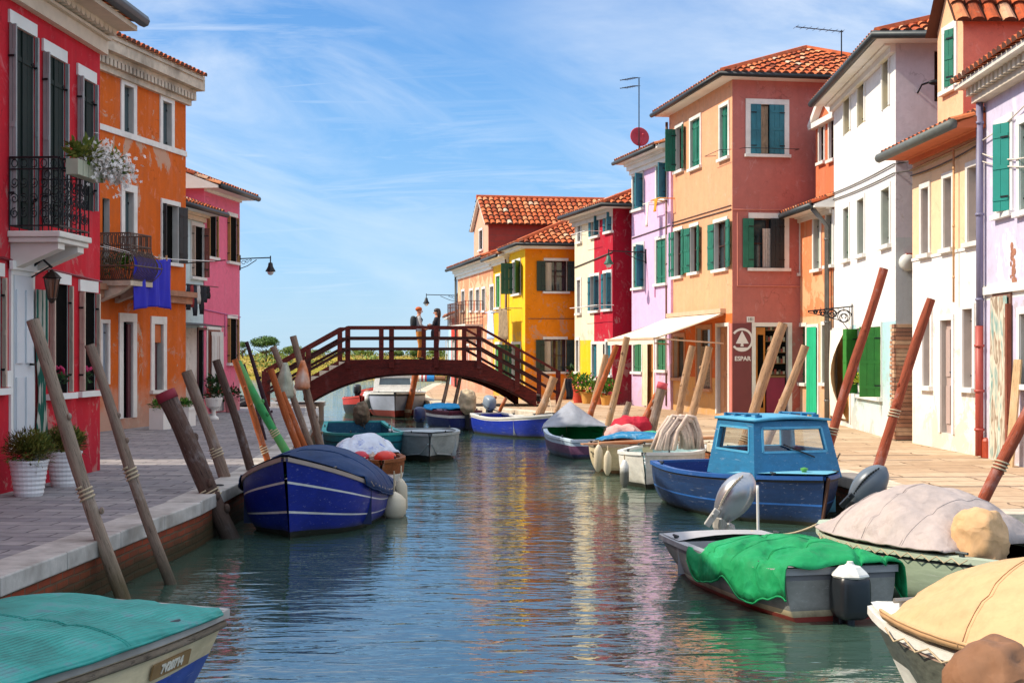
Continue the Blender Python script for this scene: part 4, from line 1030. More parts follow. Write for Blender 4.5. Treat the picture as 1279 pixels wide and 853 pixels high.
mb = MB(); zz = f.z(247, 408); mb.bar((.6, -.02, zz+.05), (.6, -.6, zz), .025); mb.bar((L-.3, -.02, zz+.05), (L-.3, -.6, zz), .025); mb.quad((.5, -.02, zz+.08), (L-.2, -.02, zz+.08), (L-.2, -.66, zz+.0), (.5, -.66, zz+.0)); mb.build('door_canopy', GUTTER, root, solid=.02)
# ---- pink house
f = Fac((-7.95, 36.72), (-7.58, 39.6)); L = f.L; H = f.z(280, 238)
PNK = plaster('pink_render', '#e4708c', .08, .16, damp='#d8808c'); W = opens(f, (259,265,270,321), (284.5,271,295.5,327), (259,412,274,506), (284.5,398,295.5,453))
root, L = house('pink_house', 'bright pink house with ochre-edged shutters at the end of the left row', f, 6, H, PNK, W, rev=.045)
OC = mat('ochre_edge_shutter', '#b08850', .6, .1)
for k in (0, 1, 3): window(root, IDM, W[k], 'dark', rev=.045, fw=.07, lintel_only=True, shutters=(('L', 92, OC, .08), ('R', 84, OC, .06)))
d = window(root, IDM, W[2], 'door', rev=.045, paint=mat('rust_shutter'), sill=False, part='door'); b = W[2]
curtain_mesh(IDM, b[0]+.1, b[1]+.1, .05, b[3]-.05, -.06, 6, .03).build('door_curtain', mat('grey_white_cloth', '#cfccc6', .9, .05), d, smooth=True)
cornice(root, L, H+.02, .22, .2, m=WHITE); roof(root, L, 6, H, ov=.42, slope=.38); gutter(root, [(-.1, -.48, H-.08), (L+.2, -.48, H-.08)], .075)
wire(root, [(0, -.02, f.z(257, 387)), (L, -.02, f.z(296, 396))], .014, m=mat('magenta_pipe')); wire(root, [(L*.55, -.02, f.z(275, 392)), (L*.55, -.02, f.z(275, 420))], .012, m=mat('magenta_pipe'))
PKF = f
# ================================================================= water, quays, pavements, far shore
def water_mat():
    m, nt, b = newmat('canal_water')
    b.inputs['Base Color'].default_value = (.040, .080, .060, 1); b.inputs['Roughness'].default_value = .03
    b.inputs['IOR'].default_value = 1.85; b.inputs['Specular IOR Level'].default_value = .8
    v1 = coords(nt, (1.0, 2.6, 1)); v2 = coords(nt, (.9, 1.9, 1), (0, 0, rad(8))); v3 = coords(nt, (1.4, 2.4, 1), (0, 0, rad(-12)))
    a = noise_n(nt, v1, 2.3, 2, .5, .5); c = noise_n(nt, v2, .75, 2, .5, .3); d = noise_n(nt, v3, 6.5, 2, .5)
    m1 = N(nt, 'ShaderNodeMath', operation='MULTIPLY_ADD'); nt.links.new(a, m1.inputs[0]); m1.inputs[1].default_value = .9
    m2 = N(nt, 'ShaderNodeMath', operation='MULTIPLY_ADD'); nt.links.new(c, m2.inputs[0]); m2.inputs[1].default_value = 1.8; nt.links.new(m2.outputs[0], m1.inputs[2])
    nt.links.new(d, m2.inputs[2])
    m3 = N(nt, 'ShaderNodeMath', operation='MULTIPLY'); nt.links.new(d, m3.inputs[0]); m3.inputs[1].default_value = .16
    nt.links.new(m3.outputs[0], m2.inputs[2])
    bump(nt, b, m1.outputs[0], 1.0, WAVE)
    return m
WAVE = .0125
mb = MB(); mb.quad((-900, -60, 0), (900, -60, 0), (900, 2600, 0), (-900, 2600, 0))
structure(mb.build('water', water_mat(), loc=(0, 0, WATER)))
mb = MB(); mb.quad((-900, -60, -2.2), (900, -60, -2.2), (900, 2600, -2.2), (-900, 2600, -2.2)); structure(mb.build('canal_bed', mat('mud', '#4a4a38', .9)))

LQ = [(-6.6, -10), (-5.75, 3.0), (-4.25, 8.0), (-3.63, 10.1), (-3.32, 15.2), (-3.35, 19.0), (-3.85, 26.5), (-4.95, 36.5), (-5.85, 43.0), (-6.1, 46.5)]
RQ = [(16, 14.15), (4.75, 14.15), (4.25, 18.5), (3.42, 25.0), (2.25, 30.0), (1.22, 35.5), (.55, 38.5), (-.9, 41.2), (-2.1, 43.0), (-3.3, 50.0), (-3.9, 56.0), (-4.1, 74.0)]
PAVL = brick_mat('grey_paving', '#817d80', '#a8a29e', '#4c484a', 1, 'Object', bw=.58, bh=.27, ms=.012, rot=(0, 0, rad(3)), bstr=.6, var=.55)
PAVR = brick_mat('warm_paving', '#b09476', '#ccb294', '#5e4a38', 1, 'Object', bw=1.6, bh=.62, ms=.014, rot=(0, 0, rad(-4)), bstr=.6, var=.45)
def slab(name, poly, m, z=0.0):
    mb = MB(); n = len(poly); mb.face([mb.P((x, y, z)) for x, y in poly]); o = mb.build(name, m); structure(o); return o
def inset(line, w, sign):
    """offset polyline sideways (to the left of its direction when sign=+1)"""
    out = []
    for k, p in enumerate(line):
        a = Vector(line[max(k-1, 0)]); b = Vector(line[min(k+1, len(line)-1)]); d = (b-a).normalized()
        n = Vector((-d.y, d.x))*sign; q = Vector(p)+n*w; out.append((q.x, q.y))
    return out
LI = inset(LQ, .38, 1); RI = inset(RQ, .45, -1)
slab('pavement', [(-40, -10)]+[tuple(p) for p in LI]+[(-40, 46.5)], PAVL)
slab('pavement', [tuple(p) for p in RI]+[(40, 74), (40, 14.6)], PAVR)
def resample(line, step):
    out = []; 
    for k in range(len(line)-1):
        a, b = Vector(line[k]), Vector(line[k+1]); n = max(1, round((b-a).length/step))
        for i in range(n): out.append((a.lerp(b, i/n), a.lerp(b, (i+1)/n)))
    return out
def kerb(line, w, sign, m, h=.14):
    mb = MB()
    for k in range(len(line)-1):
        a, b = Vector(line[k]), Vector(line[k+1]); d = (b-a).normalized(); n = Vector((-d.y, d.x))*sign
        L = (b-a).length; q = max(1, round(L/1.15))
        ia, ib = inset(line, w, sign)[k], inset(line, w, sign)[k+1]; ia, ib = Vector(ia), Vector(ib)
        for i in range(q):
            g = .006/L
            t0, t1 = i/q+g, (i+1)/q-g; j = random.uniform(-.006, .006)
            P = [a.lerp(b, t0), a.lerp(b, t1), ia.lerp(ib, t1), ia.lerp(ib, t0)]
            lo = [mb.P((p.x, p.y, -h)) for p in P]; hi = [mb.P((p.x, p.y, .006+j)) for p in P]
            mb.face(hi); mb.face(lo[::-1])
            for c in range(4): mb.face([lo[c], lo[(c+1) % 4], hi[(c+1) % 4], hi[c]])
    o = mb.build('kerb', m, bevel=.012); structure(o)
kerb(LQ, .385, 1, mat('kerb_stone_grey', '#b4aea6', .8, .22, 7, dirt='#6f675c', dirt_amt=.8, bmp=.5))
kerb(RQ, .455, -1, mat('kerb_stone_warm', '#d0c2ac', .8, .18, 7, dirt='#94806a', dirt_amt=.7, bmp=.5))
def quay_wall(line, sign, m, label):
    mb = MB(); L = inset(line, .05, sign); s = 0
    for k in range(len(L)-1):
        a, b = Vector(L[k]), Vector(L[k+1]); l = (b-a).length; q = max(1, int(l/.6))
        for i in range(q):
            p, r = a.lerp(b, i/q), a.lerp(b, (i+1)/q)
            mb.quad((p.x, p.y, -1.6), (r.x, r.y, -1.6), (r.x, r.y, -.13), (p.x, p.y, -.13))
            s0, s1 = s+l*i/q, s+l*(i+1)/q
            mb.uv[len(mb.f)-1] = [(s0, -1.6), (s1, -1.6), (s1, -.13), (s0, -.13)]
        s += l
    tag(mb.build('quay_wall', m), label, 'wall', kind='thing')
quay_wall(LQ, 1, brick_mat('quay_brick', '#a8482c', '#8c3a26', '#6a5a48', 1, 'UV', moss='#2c2c14', moss_z=(-.62, -.38), bstr=.8, var=.5), 'mossy red brick quay wall under the left stone edge')
quay_wall(RQ, -1, brick_mat('quay_brick_warm', '#b86a44', '#9c5236', '#7a6448', 1, 'UV', moss='#2e3014', moss_z=(-.66, -.42), bstr=.8, var=.4), 'warm brick quay wall under the sunny right bank')

# ---- far shore: low marsh bank with dry grass, bushes and umbrella pines
SH = 104
def bank(i, j):
    x = -150+300*i/150; t = j/26; y = SH+14*noise.noise(Vector((x*.02, 3.3, 0)))+t*140+max(0, x+4)*.35
    z = -.9+min(1, t*9)*.85+min(1, max(0, t-.05)*2.4)*1.0+.28*noise.noise(Vector((x*.11, t*9, 0)))*min(1, t*8)
    return (x, y, z)
m, nt, b = newmat('marsh_grass'); v = coords(nt); 
base = ramp(nt, noise_n(nt, v, .16, 7, .7), [(.32, lin('#5c7030')), (.46, lin('#a3983e')), (.58, lin('#c4a458')), (.72, lin('#6f8038'))])
base = mix(nt, ramp(nt, noise_n(nt, v, .9, 5, .7), [(.4, 0.0), (.7, .6)]), base, lin('#8a6c3c')); nt.links.new(base, b.inputs['Base Color']); b.inputs['Roughness'].default_value = 1; b.inputs['Specular IOR Level'].default_value = 0
bump(nt, b, noise_n(nt, v, 3, 6, .7), 1, .3)
mb = MB(); mb.grid(bank, 150, 26); structure(mb.build('far_shore', m, smooth=True))
def bank_z(x, y):
    y0 = SH+14*noise.noise(Vector((x*.02, 3.3, 0)))+max(0, x+4)*.35; t = (y-y0)/140
    return -.9+min(1, max(0, t)*9)*.85+min(1, max(0, t-.05)*2.4)*1.0
FOL = leaf_mat('pine_foliage', '#20401a', '#5c7a30'); BUSH = leaf_mat('bush_foliage', '#2c4c1c', '#7a8a38'); DRY = leaf_mat('dry_reed', '#8a7434', '#c8ac5c')
def leaves(mb, c, r, n, size, flat=1.0, shell=.35):
    c = Vector(c)
    for k in range(n):
        d = Vector((random.gauss(0, 1), random.gauss(0, 1), random.gauss(0, 1))).normalized()
        p = d*(1-shell*random.random()**1.5)
        p = c+Vector((p.x*r[0], p.y*r[1], p.z*r[2]))
        a = Vector((random.gauss(0, 1), random.gauss(0, 1), random.gauss(0, 1)*flat)).normalized(); b_ = a.cross(d+Vector((.01, .3, .2))).normalized()
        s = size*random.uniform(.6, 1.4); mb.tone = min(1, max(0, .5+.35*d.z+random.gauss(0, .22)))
        mb.face([mb.P(p-a*s), mb.P(p+b_*s*.5), mb.P(p+a*s), mb.P(p-b_*s*.5)])
def tree(x, y, h, w, label, name='umbrella_pine', m=FOL, umbrella=True, group='trees on the far shore'):
    z = bank_z(x, y)-.1
    root = thing(name, label, 'tree', (x, y, z), 0, group)
    mb = MB(); th = h*(.55 if umbrella else .4)
    mb.tube([(0, 0, 0), (.1*w*.2, 0, th*.5), (0, .1, th)], [.05*h, .04*h, .03*h], 7)
    for k in range(6):
        a = k*1.05; mb.tube([(0, 0, th*.62), (math.cos(a)*w*.2, math.sin(a)*w*.2, th*.85), (math.cos(a)*w*.38, math.sin(a)*w*.38, th*1.08)], [.022*h, .016*h, .008*h], 5)
    mb.build('trunk', mat('pine_bark', '#4a3a2c', .9, .3), root)
    mb = MB(); n = 16
    for k in range(n):
        a = random.uniform(0, 6.28); rr = w*.5*math.sqrt(random.random())*.8
        zz = h*(.66 if umbrella else .58)+(1-(rr/(w*.5))**2)*h*(.24 if umbrella else .10)+random.uniform(-.05, .05)*h
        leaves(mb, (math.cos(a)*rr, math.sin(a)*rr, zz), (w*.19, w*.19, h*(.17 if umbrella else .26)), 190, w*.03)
    mb.build('crown', m, root); return root
def px_tree(px, py_top, Y, wpx, *a, **k):
    p = at(px, py_top, Y); z0 = bank_z(p.x, Y)-.1
    return tree(p.x, Y, p.z-z0, wpx/F*Y, *a, **k)
px_tree(332, 422, 150, 42, 'broad umbrella pine with a rounded crown above the mooring poles')
px_tree(303, 427, 165, 14, 'small tree just right of the pink house')
px_tree(365, 431, 175, 26, 'dark low tree right of the umbrella pine', name='shore_tree', umbrella=False, m=BUSH)
px_tree(520, 434, 150, 24, 'round green tree behind the man on the bridge', name='shore_tree', umbrella=False, m=BUSH)
px_tree(492, 437, 165, 22, 'green tree left of the man on the bridge', name='shore_tree', umbrella=False, m=BUSH)
px_tree(546, 435, 170, 18, 'bushy tree behind the woman on the bridge', name='shore_tree', umbrella=False, m=BUSH)
px_tree(455, 437, 180, 24, 'faint green tree seen through the left bridge railing', name='shore_tree', umbrella=False, m=BUSH)
mb = MB()
for k in range(240):
    x = random.uniform(-60, 10); t = random.random()**1.6; y = SH+8+t*110+max(0, x+4)*.35
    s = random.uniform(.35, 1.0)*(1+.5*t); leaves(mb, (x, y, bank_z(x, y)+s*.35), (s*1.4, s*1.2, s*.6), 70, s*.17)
stuff(mb.build('marsh_undergrowth', BUSH))
mb = MB()
for k in range(700):
    x = random.uniform(-60, 10); t = random.random()**1.5; y = SH+4+t*100+max(0, x+4)*.35
    s = random.uniform(.3, .7); leaves(mb, (x, y, bank_z(x, y)+s*.3), (s*1.6, s, s*.5), 36, s*.16)
stuff(mb.build('dry_reeds', DRY))

# ---- sky and sun
SUN_D = Vector((1.0, .07, -.90)).normalized()
sun = bpy.data.lights.new('sun', 'SUN'); sun.energy = SUN_E = 2.4; sun.angle = rad(.5); sun.color = (1.0, .89, .72)
so = bpy.data.objects.new('sun', sun); C.objects.link(so); so.rotation_euler = SUN_D.to_track_quat('-Z', 'Y').to_euler(); so.location = (-30, 0, 40)
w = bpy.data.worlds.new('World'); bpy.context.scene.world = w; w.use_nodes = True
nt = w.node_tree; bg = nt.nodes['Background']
sky = N(nt, 'ShaderNodeTexSky'); sky.sky_type = 'NISHITA'; sky.sun_disc = False
sky.sun_elevation = math.asin(-SUN_D.z); sky.sun_rotation = math.atan2(-SUN_D.x, -SUN_D.y); sky.air_density = 1.0; sky.dust_density = .3; sky.ozone_density = 2.5
tc = N(nt, 'ShaderNodeTexCoord'); sx = N(nt, 'ShaderNodeSeparateXYZ'); nt.links.new(tc.outputs['Generated'], sx.inputs[0])
# project the view direction onto a high cloud deck: x/(z+.12), y/(z+.12)
ad = N(nt, 'ShaderNodeMath', operation='ADD'); nt.links.new(sx.outputs['Z'], ad.inputs[0]); ad.inputs[1].default_value = .10
mx_ = N(nt, 'ShaderNodeMath', operation='MAXIMUM'); nt.links.new(ad.outputs[0], mx_.inputs[0]); mx_.inputs[1].default_value = .02
dx = N(nt, 'ShaderNodeMath', operation='DIVIDE'); nt.links.new(sx.outputs['X'], dx.inputs[0]); nt.links.new(mx_.outputs[0], dx.inputs[1])
dy = N(nt, 'ShaderNodeMath', operation='DIVIDE'); nt.links.new(sx.outputs['Y'], dy.inputs[0]); nt.links.new(mx_.outputs[0], dy.inputs[1])
cv = N(nt, 'ShaderNodeCombineXYZ'); nt.links.new(dx.outputs[0], cv.inputs[0]); nt.links.new(dy.outputs[0], cv.inputs[1])
def cl(scale, rot, loc, ns, det, rough, dist):
    mp = N(nt, 'ShaderNodeMapping'); mp.inputs['Scale'].default_value = scale; mp.inputs['Rotation'].default_value = (0, 0, rad(rot)); mp.inputs['Location'].default_value = loc
    nt.links.new(cv.outputs[0], mp.inputs['Vector']); return noise_n(nt, mp.outputs[0], ns, det, rough, dist)
dv = N(nt, 'ShaderNodeCombineXYZ'); nt.links.new(sx.outputs['X'], dv.inputs[0]); nt.links.new(sx.outputs['Z'], dv.inputs[1])
def cd(scale, rot, loc, ns, det, rough, dist):
    r_ = N(nt, 'ShaderNodeMapping'); r_.inputs['Rotation'].default_value = (0, 0, rad(rot)); nt.links.new(dv.outputs[0], r_.inputs['Vector'])
    mp = N(nt, 'ShaderNodeMapping'); mp.inputs['Scale'].default_value = scale; mp.inputs['Location'].default_value = loc; nt.links.new(r_.outputs[0], mp.inputs['Vector']); return noise_n(nt, mp.outputs[0], ns, det, rough, dist)
c1 = cd((2.6, 8.5, 1), 14, (1.3, .2, 0), 1.0, 10, .60, .7)
c2 = cl((1.0, 3.2, 1), 20, (3.1, .4, 0), 1.1, 8, .66, 1.2)
c3 = cd((1.6, 4.0, 1), 10, (4.2, 2.6, 0), 1.0, 3, .5, .3)
f1 = ramp(nt, c1, [(.40, 0.0), (.66, .95)]); f2 = ramp(nt, c2, [(.48, 0.0), (.75, .55)]); f3 = ramp(nt, c3, [(.36, .12), (.57, 1.0)])
mm = N(nt, 'ShaderNodeMath', operation='MAXIMUM'); nt.links.new(f1, mm.inputs[0]); nt.links.new(f2, mm.inputs[1])
mu = N(nt, 'ShaderNodeMath', operation='MULTIPLY'); nt.links.new(mm.outputs[0], mu.inputs[0]); nt.links.new(f3, mu.inputs[1])
hs = N(nt, 'ShaderNodeHueSaturation'); hs.inputs['Saturation'].default_value = 1.15; hs.inputs['Value'].default_value = 1.0; nt.links.new(sky.outputs[0], hs.inputs['Color'])
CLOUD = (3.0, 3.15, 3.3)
haze_f = ramp(nt, sx.outputs['Z'], [(.0, .9), (.25, .85), (.34, .6), (.60, .0)])
low = ramp(nt, sx.outputs['Z'], [(.0, (.34, .57, .78)), (.06, (.26, .50, .80)), (.15, (.15, .38, .74)), (.25, (.075, .25, .61))])
gm = N(nt, 'ShaderNodeVectorMath', operation='SCALE'); nt.links.new(low, gm.inputs[0]); gm.inputs['Scale'].default_value = 3.15
skyc = mix(nt, haze_f, hs.outputs[0], gm.outputs[0])
col = mix(nt, mu.outputs[0], skyc, CLOUD)
# unseen whitening of the sky above the view, added to brighten shade and water
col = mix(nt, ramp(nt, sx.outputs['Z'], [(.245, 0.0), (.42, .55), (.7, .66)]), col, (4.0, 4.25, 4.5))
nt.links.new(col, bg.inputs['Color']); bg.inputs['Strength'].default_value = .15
sc_ = bpy.context.scene
sc_.view_settings.view_transform = 'Standard'; sc_.view_settings.look = 'None'; sc_.view_settings.gamma = 1; sc_.view_settings.exposure = 1.22
cam = bpy.data.cameras.new('camera'); co = bpy.data.objects.new('camera', cam); C.objects.link(co)
co.location = (0, 0, CAMZ); co.rotation_euler = (rad(90), 0, 0); cam.sensor_width = 36; cam.lens = 36*F/1279; cam.shift_y = (HY-426.5)/1279; cam.shift_x = (639.5-CX)/1279
cam.clip_start = .05; cam.clip_end = 6000; sc_.camera = co
sc_.cycles.max_bounces = 8; sc_.cycles.use_denoising = True
# ================================================================= boats
def paint(key, col=None, rough=.35, dirt=None, **k):
    """boat paint: brush marks along the planks, scuffs, chalky patches and a slimy line just above the water"""
    if key in MATS: return MATS[key]
    m, nt, b = newmat(key); c = lin(col)
    v = coords(nt); n1 = noise_n(nt, coords(nt, (1.2, 4, 7)), 2.2, 7, .7, .3); n2 = noise_n(nt, v, 2.6, 6, .7)
    base = ramp(nt, n1, [(.3, sc(c, .80)), (.55, c), (.75, sc(c, 1.18))])
    base = mix(nt, ramp(nt, n2, [(.52, 0.0), (.72, .45)]), base, lin(dirt) if dirt else sc(c, .55))
    base = mix(nt, ramp(nt, noise_n(nt, coords(nt, (1.5, 9, 16)), 2.4, 6, .75, .4), [(.60, 0.0), (.66, .5)]), base, tuple(x*.6+.28 for x in c))
    tc = N(nt, 'ShaderNodeTexCoord'); sx = N(nt, 'ShaderNodeSeparateXYZ'); nt.links.new(tc.outputs['Object'], sx.inputs[0])
    ad = N(nt, 'ShaderNodeMath', operation='MULTIPLY_ADD'); nt.links.new(n2, ad.inputs[0]); ad.inputs[1].default_value = -.14; nt.links.new(sx.outputs['Z'], ad.inputs[2])
    mr = N(nt, 'ShaderNodeMapRange'); mr.inputs['From Min'].default_value = -.06; mr.inputs['From Max'].default_value = .05
    mr.inputs['To Min'].default_value = .85; mr.inputs['To Max'].default_value = 0; nt.links.new(ad.outputs[0], mr.inputs['Value'])
    base = mix(nt, mr.outputs[0], base, lin('#2a2c1a'))
    nt.links.new(base, b.inputs['Base Color'])
    rr = N(nt, 'ShaderNodeMapRange'); rr.inputs['To Min'].default_value = rough-.08; rr.inputs['To Max'].default_value = rough+.35; nt.links.new(n2, rr.inputs['Value']); nt.links.new(rr.outputs[0], b.inputs['Roughness'])
    b.inputs['Specular IOR Level'].default_value = .45
    bump(nt, b, n1, .12, .01); MATS[key] = m; return m
def canvas(key, col=None, stain=None, stain_amt=.5, crumple=.7):
    """weathered sheet: weave, crumpled creases, water stains"""
    if key in MATS: return MATS[key]
    m, nt, b = newmat(key); c = lin(col); v = coords(nt)
    n1 = noise_n(nt, v, 1.8, 6, .65, .5); n2 = noise_n(nt, v, 9, 6, .7)
    base = ramp(nt, n1, [(.3, sc(c, .82)), (.55, c), (.78, sc(c, 1.12))])
    base = mix(nt, ramp(nt, noise_n(nt, v, 3.1, 7, .75, .8), [(.52, 0.0), (.66, stain_amt)]), base, lin(stain) if stain else sc(c, .55))
    base = mix(nt, ramp(nt, n2, [(.35, .25), (.55, 0.0)]), base, sc(c, .5))
    nt.links.new(base, b.inputs['Base Color']); b.inputs['Roughness'].default_value = .72; b.inputs['Specular IOR Level'].default_value = .3
    dv = N(nt, 'ShaderNodeVectorMath', operation='ADD'); nz = N(nt, 'ShaderNodeTexNoise'); nz.inputs['Scale'].default_value = 3.5; nt.links.new(v, nz.inputs['Vector'])
    scn = N(nt, 'ShaderNodeVectorMath', operation='SCALE'); scn.inputs['Scale'].default_value = .35; nt.links.new(nz.outputs['Color'], scn.inputs[0]); nt.links.new(v, dv.inputs[0]); nt.links.new(scn.outputs[0], dv.inputs[1])
    vo = N(nt, 'ShaderNodeTexVoronoi', feature='F1'); vo.inputs['Scale'].default_value = 3.2; nt.links.new(dv.outputs[0], vo.inputs['Vector'])
    vo2 = N(nt, 'ShaderNodeTexVoronoi', feature='F1'); vo2.inputs['Scale'].default_value = 8.5; nt.links.new(dv.outputs[0], vo2.inputs['Vector'])
    b1_ = bump(nt, b, vo.outputs['Distance'], crumple*.8, .05); b2_ = N(nt, 'ShaderNodeBump'); b2_.inputs['Strength'].default_value = crumple*.55; b2_.inputs['Distance'].default_value = .02
    nt.links.new(vo2.outputs['Distance'], b2_.inputs['Height']); nt.links.new(b2_.outputs[0], b1_.inputs['Normal'])
    MATS[key] = m; return m
def sm(a, b, t):
    t = max(0, min(1, (t-a)/(b-a))); return t*t*(3-2*t)
class Boat: pass
def boat(name, label, bow, stern, B, fb, bowfb, sternfb, bands, gun, inside, deck=None, deckm=None, tw=.8, p=2.3, tb=.45, pram=.02, rake=.25, seats=(), seatm=None, rub=None, floor=.06, krise=.26, rubq=.22, category='boat', group=None, flare=.55, gw=.07):
    """bands: list of (fraction of topside from the gunwale down, material); last one is the underwater colour"""
    bow, stern = Vector(bow), Vector(stern); d = bow-stern; L = d.length; mid = (bow+stern)/2
    root = thing(name, label, category, (mid.x, mid.y, WATER), math.atan2(d.y, d.x), group)
    bt = Boat(); bt.root, bt.L = root, L
    def g(t):
        if t < tb: return B/2*(tw+(1-tw)*math.sin(t/tb*math.pi/2))
        q = (t-tb)/(1-tb); return max(pram, B/2*(1-(1-pram/(B/2))*q**p))
    def s(t):
        return fb+(bowfb-fb)*max(0, (t-.3)/.7)**1.8+(sternfb-fb)*max(0, (.3-t)/.3)**1.5
    def k(t): return -.28+krise*sm(.72, 1, t)+.05*sm(.2, 0, t)
    bt.g, bt.s = g, s
    NT = 26; mats = [m for _, m in bands]; fr = [f for f, _ in bands]
    rows = sorted(set([i/8 for i in range(9)]+[f for f in fr if f <= 1])); 
    def pt(t, q, sg, ins=0.0):      # q 0..1 topside, 1..2 below water
        q = max(0, q)
        S, K = s(t), k(t); wl = .02
        z = S-(S-wl)*q if q <= 1 else wl+(K-wl)*(q-1)
        w = (S-z)/(S-K); e = 3.2-2.3*sm(.62, 1, t)*flare*1.6
        y = g(t)*max(0, 1-w**max(.9, e))**.62*(1-.06*w)
        x = L*t-L/2-rake*w*sm(.7, 1, t)
        return Vector((x, sg*max(y-ins, .0), z))
    def mi(q):
        for i, f in enumerate(fr):
            if q < f-1e-6: return i
        return len(fr)-1
    mb = MB(); Q = rows+[1.5, 2.0]
    for sg in (1, -1):
        idx = [[mb.P(pt(i/NT, q, sg)) for q in Q] for i in range(NT+1)]
        for i in range(NT):
            for j in range(len(Q)-1):
                f = [idx[i][j], idx[i+1][j], idx[i+1][j+1], idx[i][j+1]]
                mb.face(f if sg < 0 else f[::-1], mi((Q[j]+Q[j+1])/2))
        for i0 in ((0, NT) if pram > .1 else (0,)):
            for j in range(len(Q)-1):
                a, b_ = idx[i0][j], idx[i0][j+1]; c0 = mb.P(Vector((mb.v[a].x, 0, mb.v[a].z))); c1 = mb.P(Vector((mb.v[b_].x, 0, mb.v[b_].z)))
                mb.face([a, b_, c1, c0], mi((Q[j]+Q[j+1])/2))
    mb.build('hull', mats, root, smooth=False, merge=True)
    for p_ in root.children[-1].data.polygons: p_.use_smooth = abs(p_.normal.x) < .97 or pram < .1
    # inner shell
    mb = MB(); th = .045
    def ipt(t, q, sg):
        t2 = min(max(t, .015), .985); z = s(t)-.005-(s(t)-.005-floor)*q
        P = pt(t2, 0, sg); w = (s(t)-z)/(s(t)-k(t)); e = 3.2-2.3*sm(.62, 1, t)*flare*1.6
        y = max(0, g(t2)*max(0, 1-w**max(.9, e))**.62*(1-.06*w)-th)
        return Vector((P.x-rake*w*sm(.7, 1, t2), sg*y, z))
    for sg in (1, -1):
        idx = [[mb.P(ipt(i/NT, q/4, sg)) for q in range(5)]+[mb.P(Vector((ipt(i/NT, 1, sg).x, 0, floor)))] for i in range(NT+1)]
        for i in range(NT):
            for j in range(5):
                f = [idx[i][j], idx[i+1][j], idx[i+1][j+1], idx[i][j+1]]; mb.face(f if sg > 0 else f[::-1])
        for j in range(4):
            a, b_ = idx[0][j], idx[0][j+1]; mb.face([a, b_, mb.P((mb.v[b_].x, 0, mb.v[b_].z)), mb.P((mb.v[a].x, 0, mb.v[a].z))])
    mb.build('inner_shell', inside, root, merge=True)
    # gunwale capping
    mb = MB()
    for sg in (1, -1):
        prev = None
        for i in range(NT+1):
            t = i/NT; P = pt(t, 0, sg); yo = abs(P.y)+.018; yi = max(0, abs(P.y)-gw)
            r = [mb.P((P.x, sg*yo, P.z-.025)), mb.P((P.x, sg*yo, P.z+.022)), mb.P((P.x, sg*yi, P.z+.022)), mb.P((P.x, sg*yi, P.z-.025))]
            if prev:
                for c in range(4): mb.face([prev[c], prev[(c+1) % 4], r[(c+1) % 4], r[c]])
            prev = r
        if sg == 1: keep = prev
    if pram > .1: mb.box(L/2-.03, L/2+.03, -pram-.01, pram+.01, s(1)-.03, s(1)+.024)
    mb.box(-L/2-.025, -L/2+.035, -g(0)-.012, g(0)+.012, s(0)-.03, s(0)+.026)
    mb.build('gunwale', gun, root)
    if rub:
        mb = MB()
        for sg in (1, -1):
            mb.tube([pt(i/NT, rubq, sg)+Vector((0, sg*.012, 0)) for i in range(NT+1)], .022, 6)
        mb.build('rub_rail', rub, root, smooth=True)
    if deck is not None:
        mb = MB(); n = 10
        def dk(i, j):
            t = deck+(1-deck)*i/n; P = pt(min(t, .995), 0, 1); y = (abs(P.y)-.01)*(-1+2*j/6); return (P.x, y, s(t)+.026+.05*(1-(y/max(.05, B/2))**2)*(1-i/n*.6))
        mb.grid(dk, n, 6); P = pt(deck, 0, 1)
        mb.quad((P.x, -P.y, floor), (P.x, P.y, floor), (P.x, P.y, P.z+.02), (P.x, -P.y, P.z+.02))
        mb.build('foredeck', deckm or gun, root, smooth=False)
    for t in seats:
        P = pt(t, .35, 1); y = abs(P.y)-.05; mb = MB(); mb.box(P.x-.12, P.x+.12, -y, y, P.z-.03, P.z); mb.build('seat', seatm or gun, root)
    for t in (.16, .86):
        for sg in (1, -1):
            P = pt(t, 0, sg); mb = MB(); y = sg*(abs(P.y)-.035); mb.box(P.x-.02, P.x+.02, y-.012, y+.012, P.z+.02, P.z+.05); mb.tube([(P.x-.06, y, P.z+.055), (P.x+.06, y, P.z+.055)], .012, 6); mb.build('cleat', GUTTER, root)
    bt.pt = pt; return bt

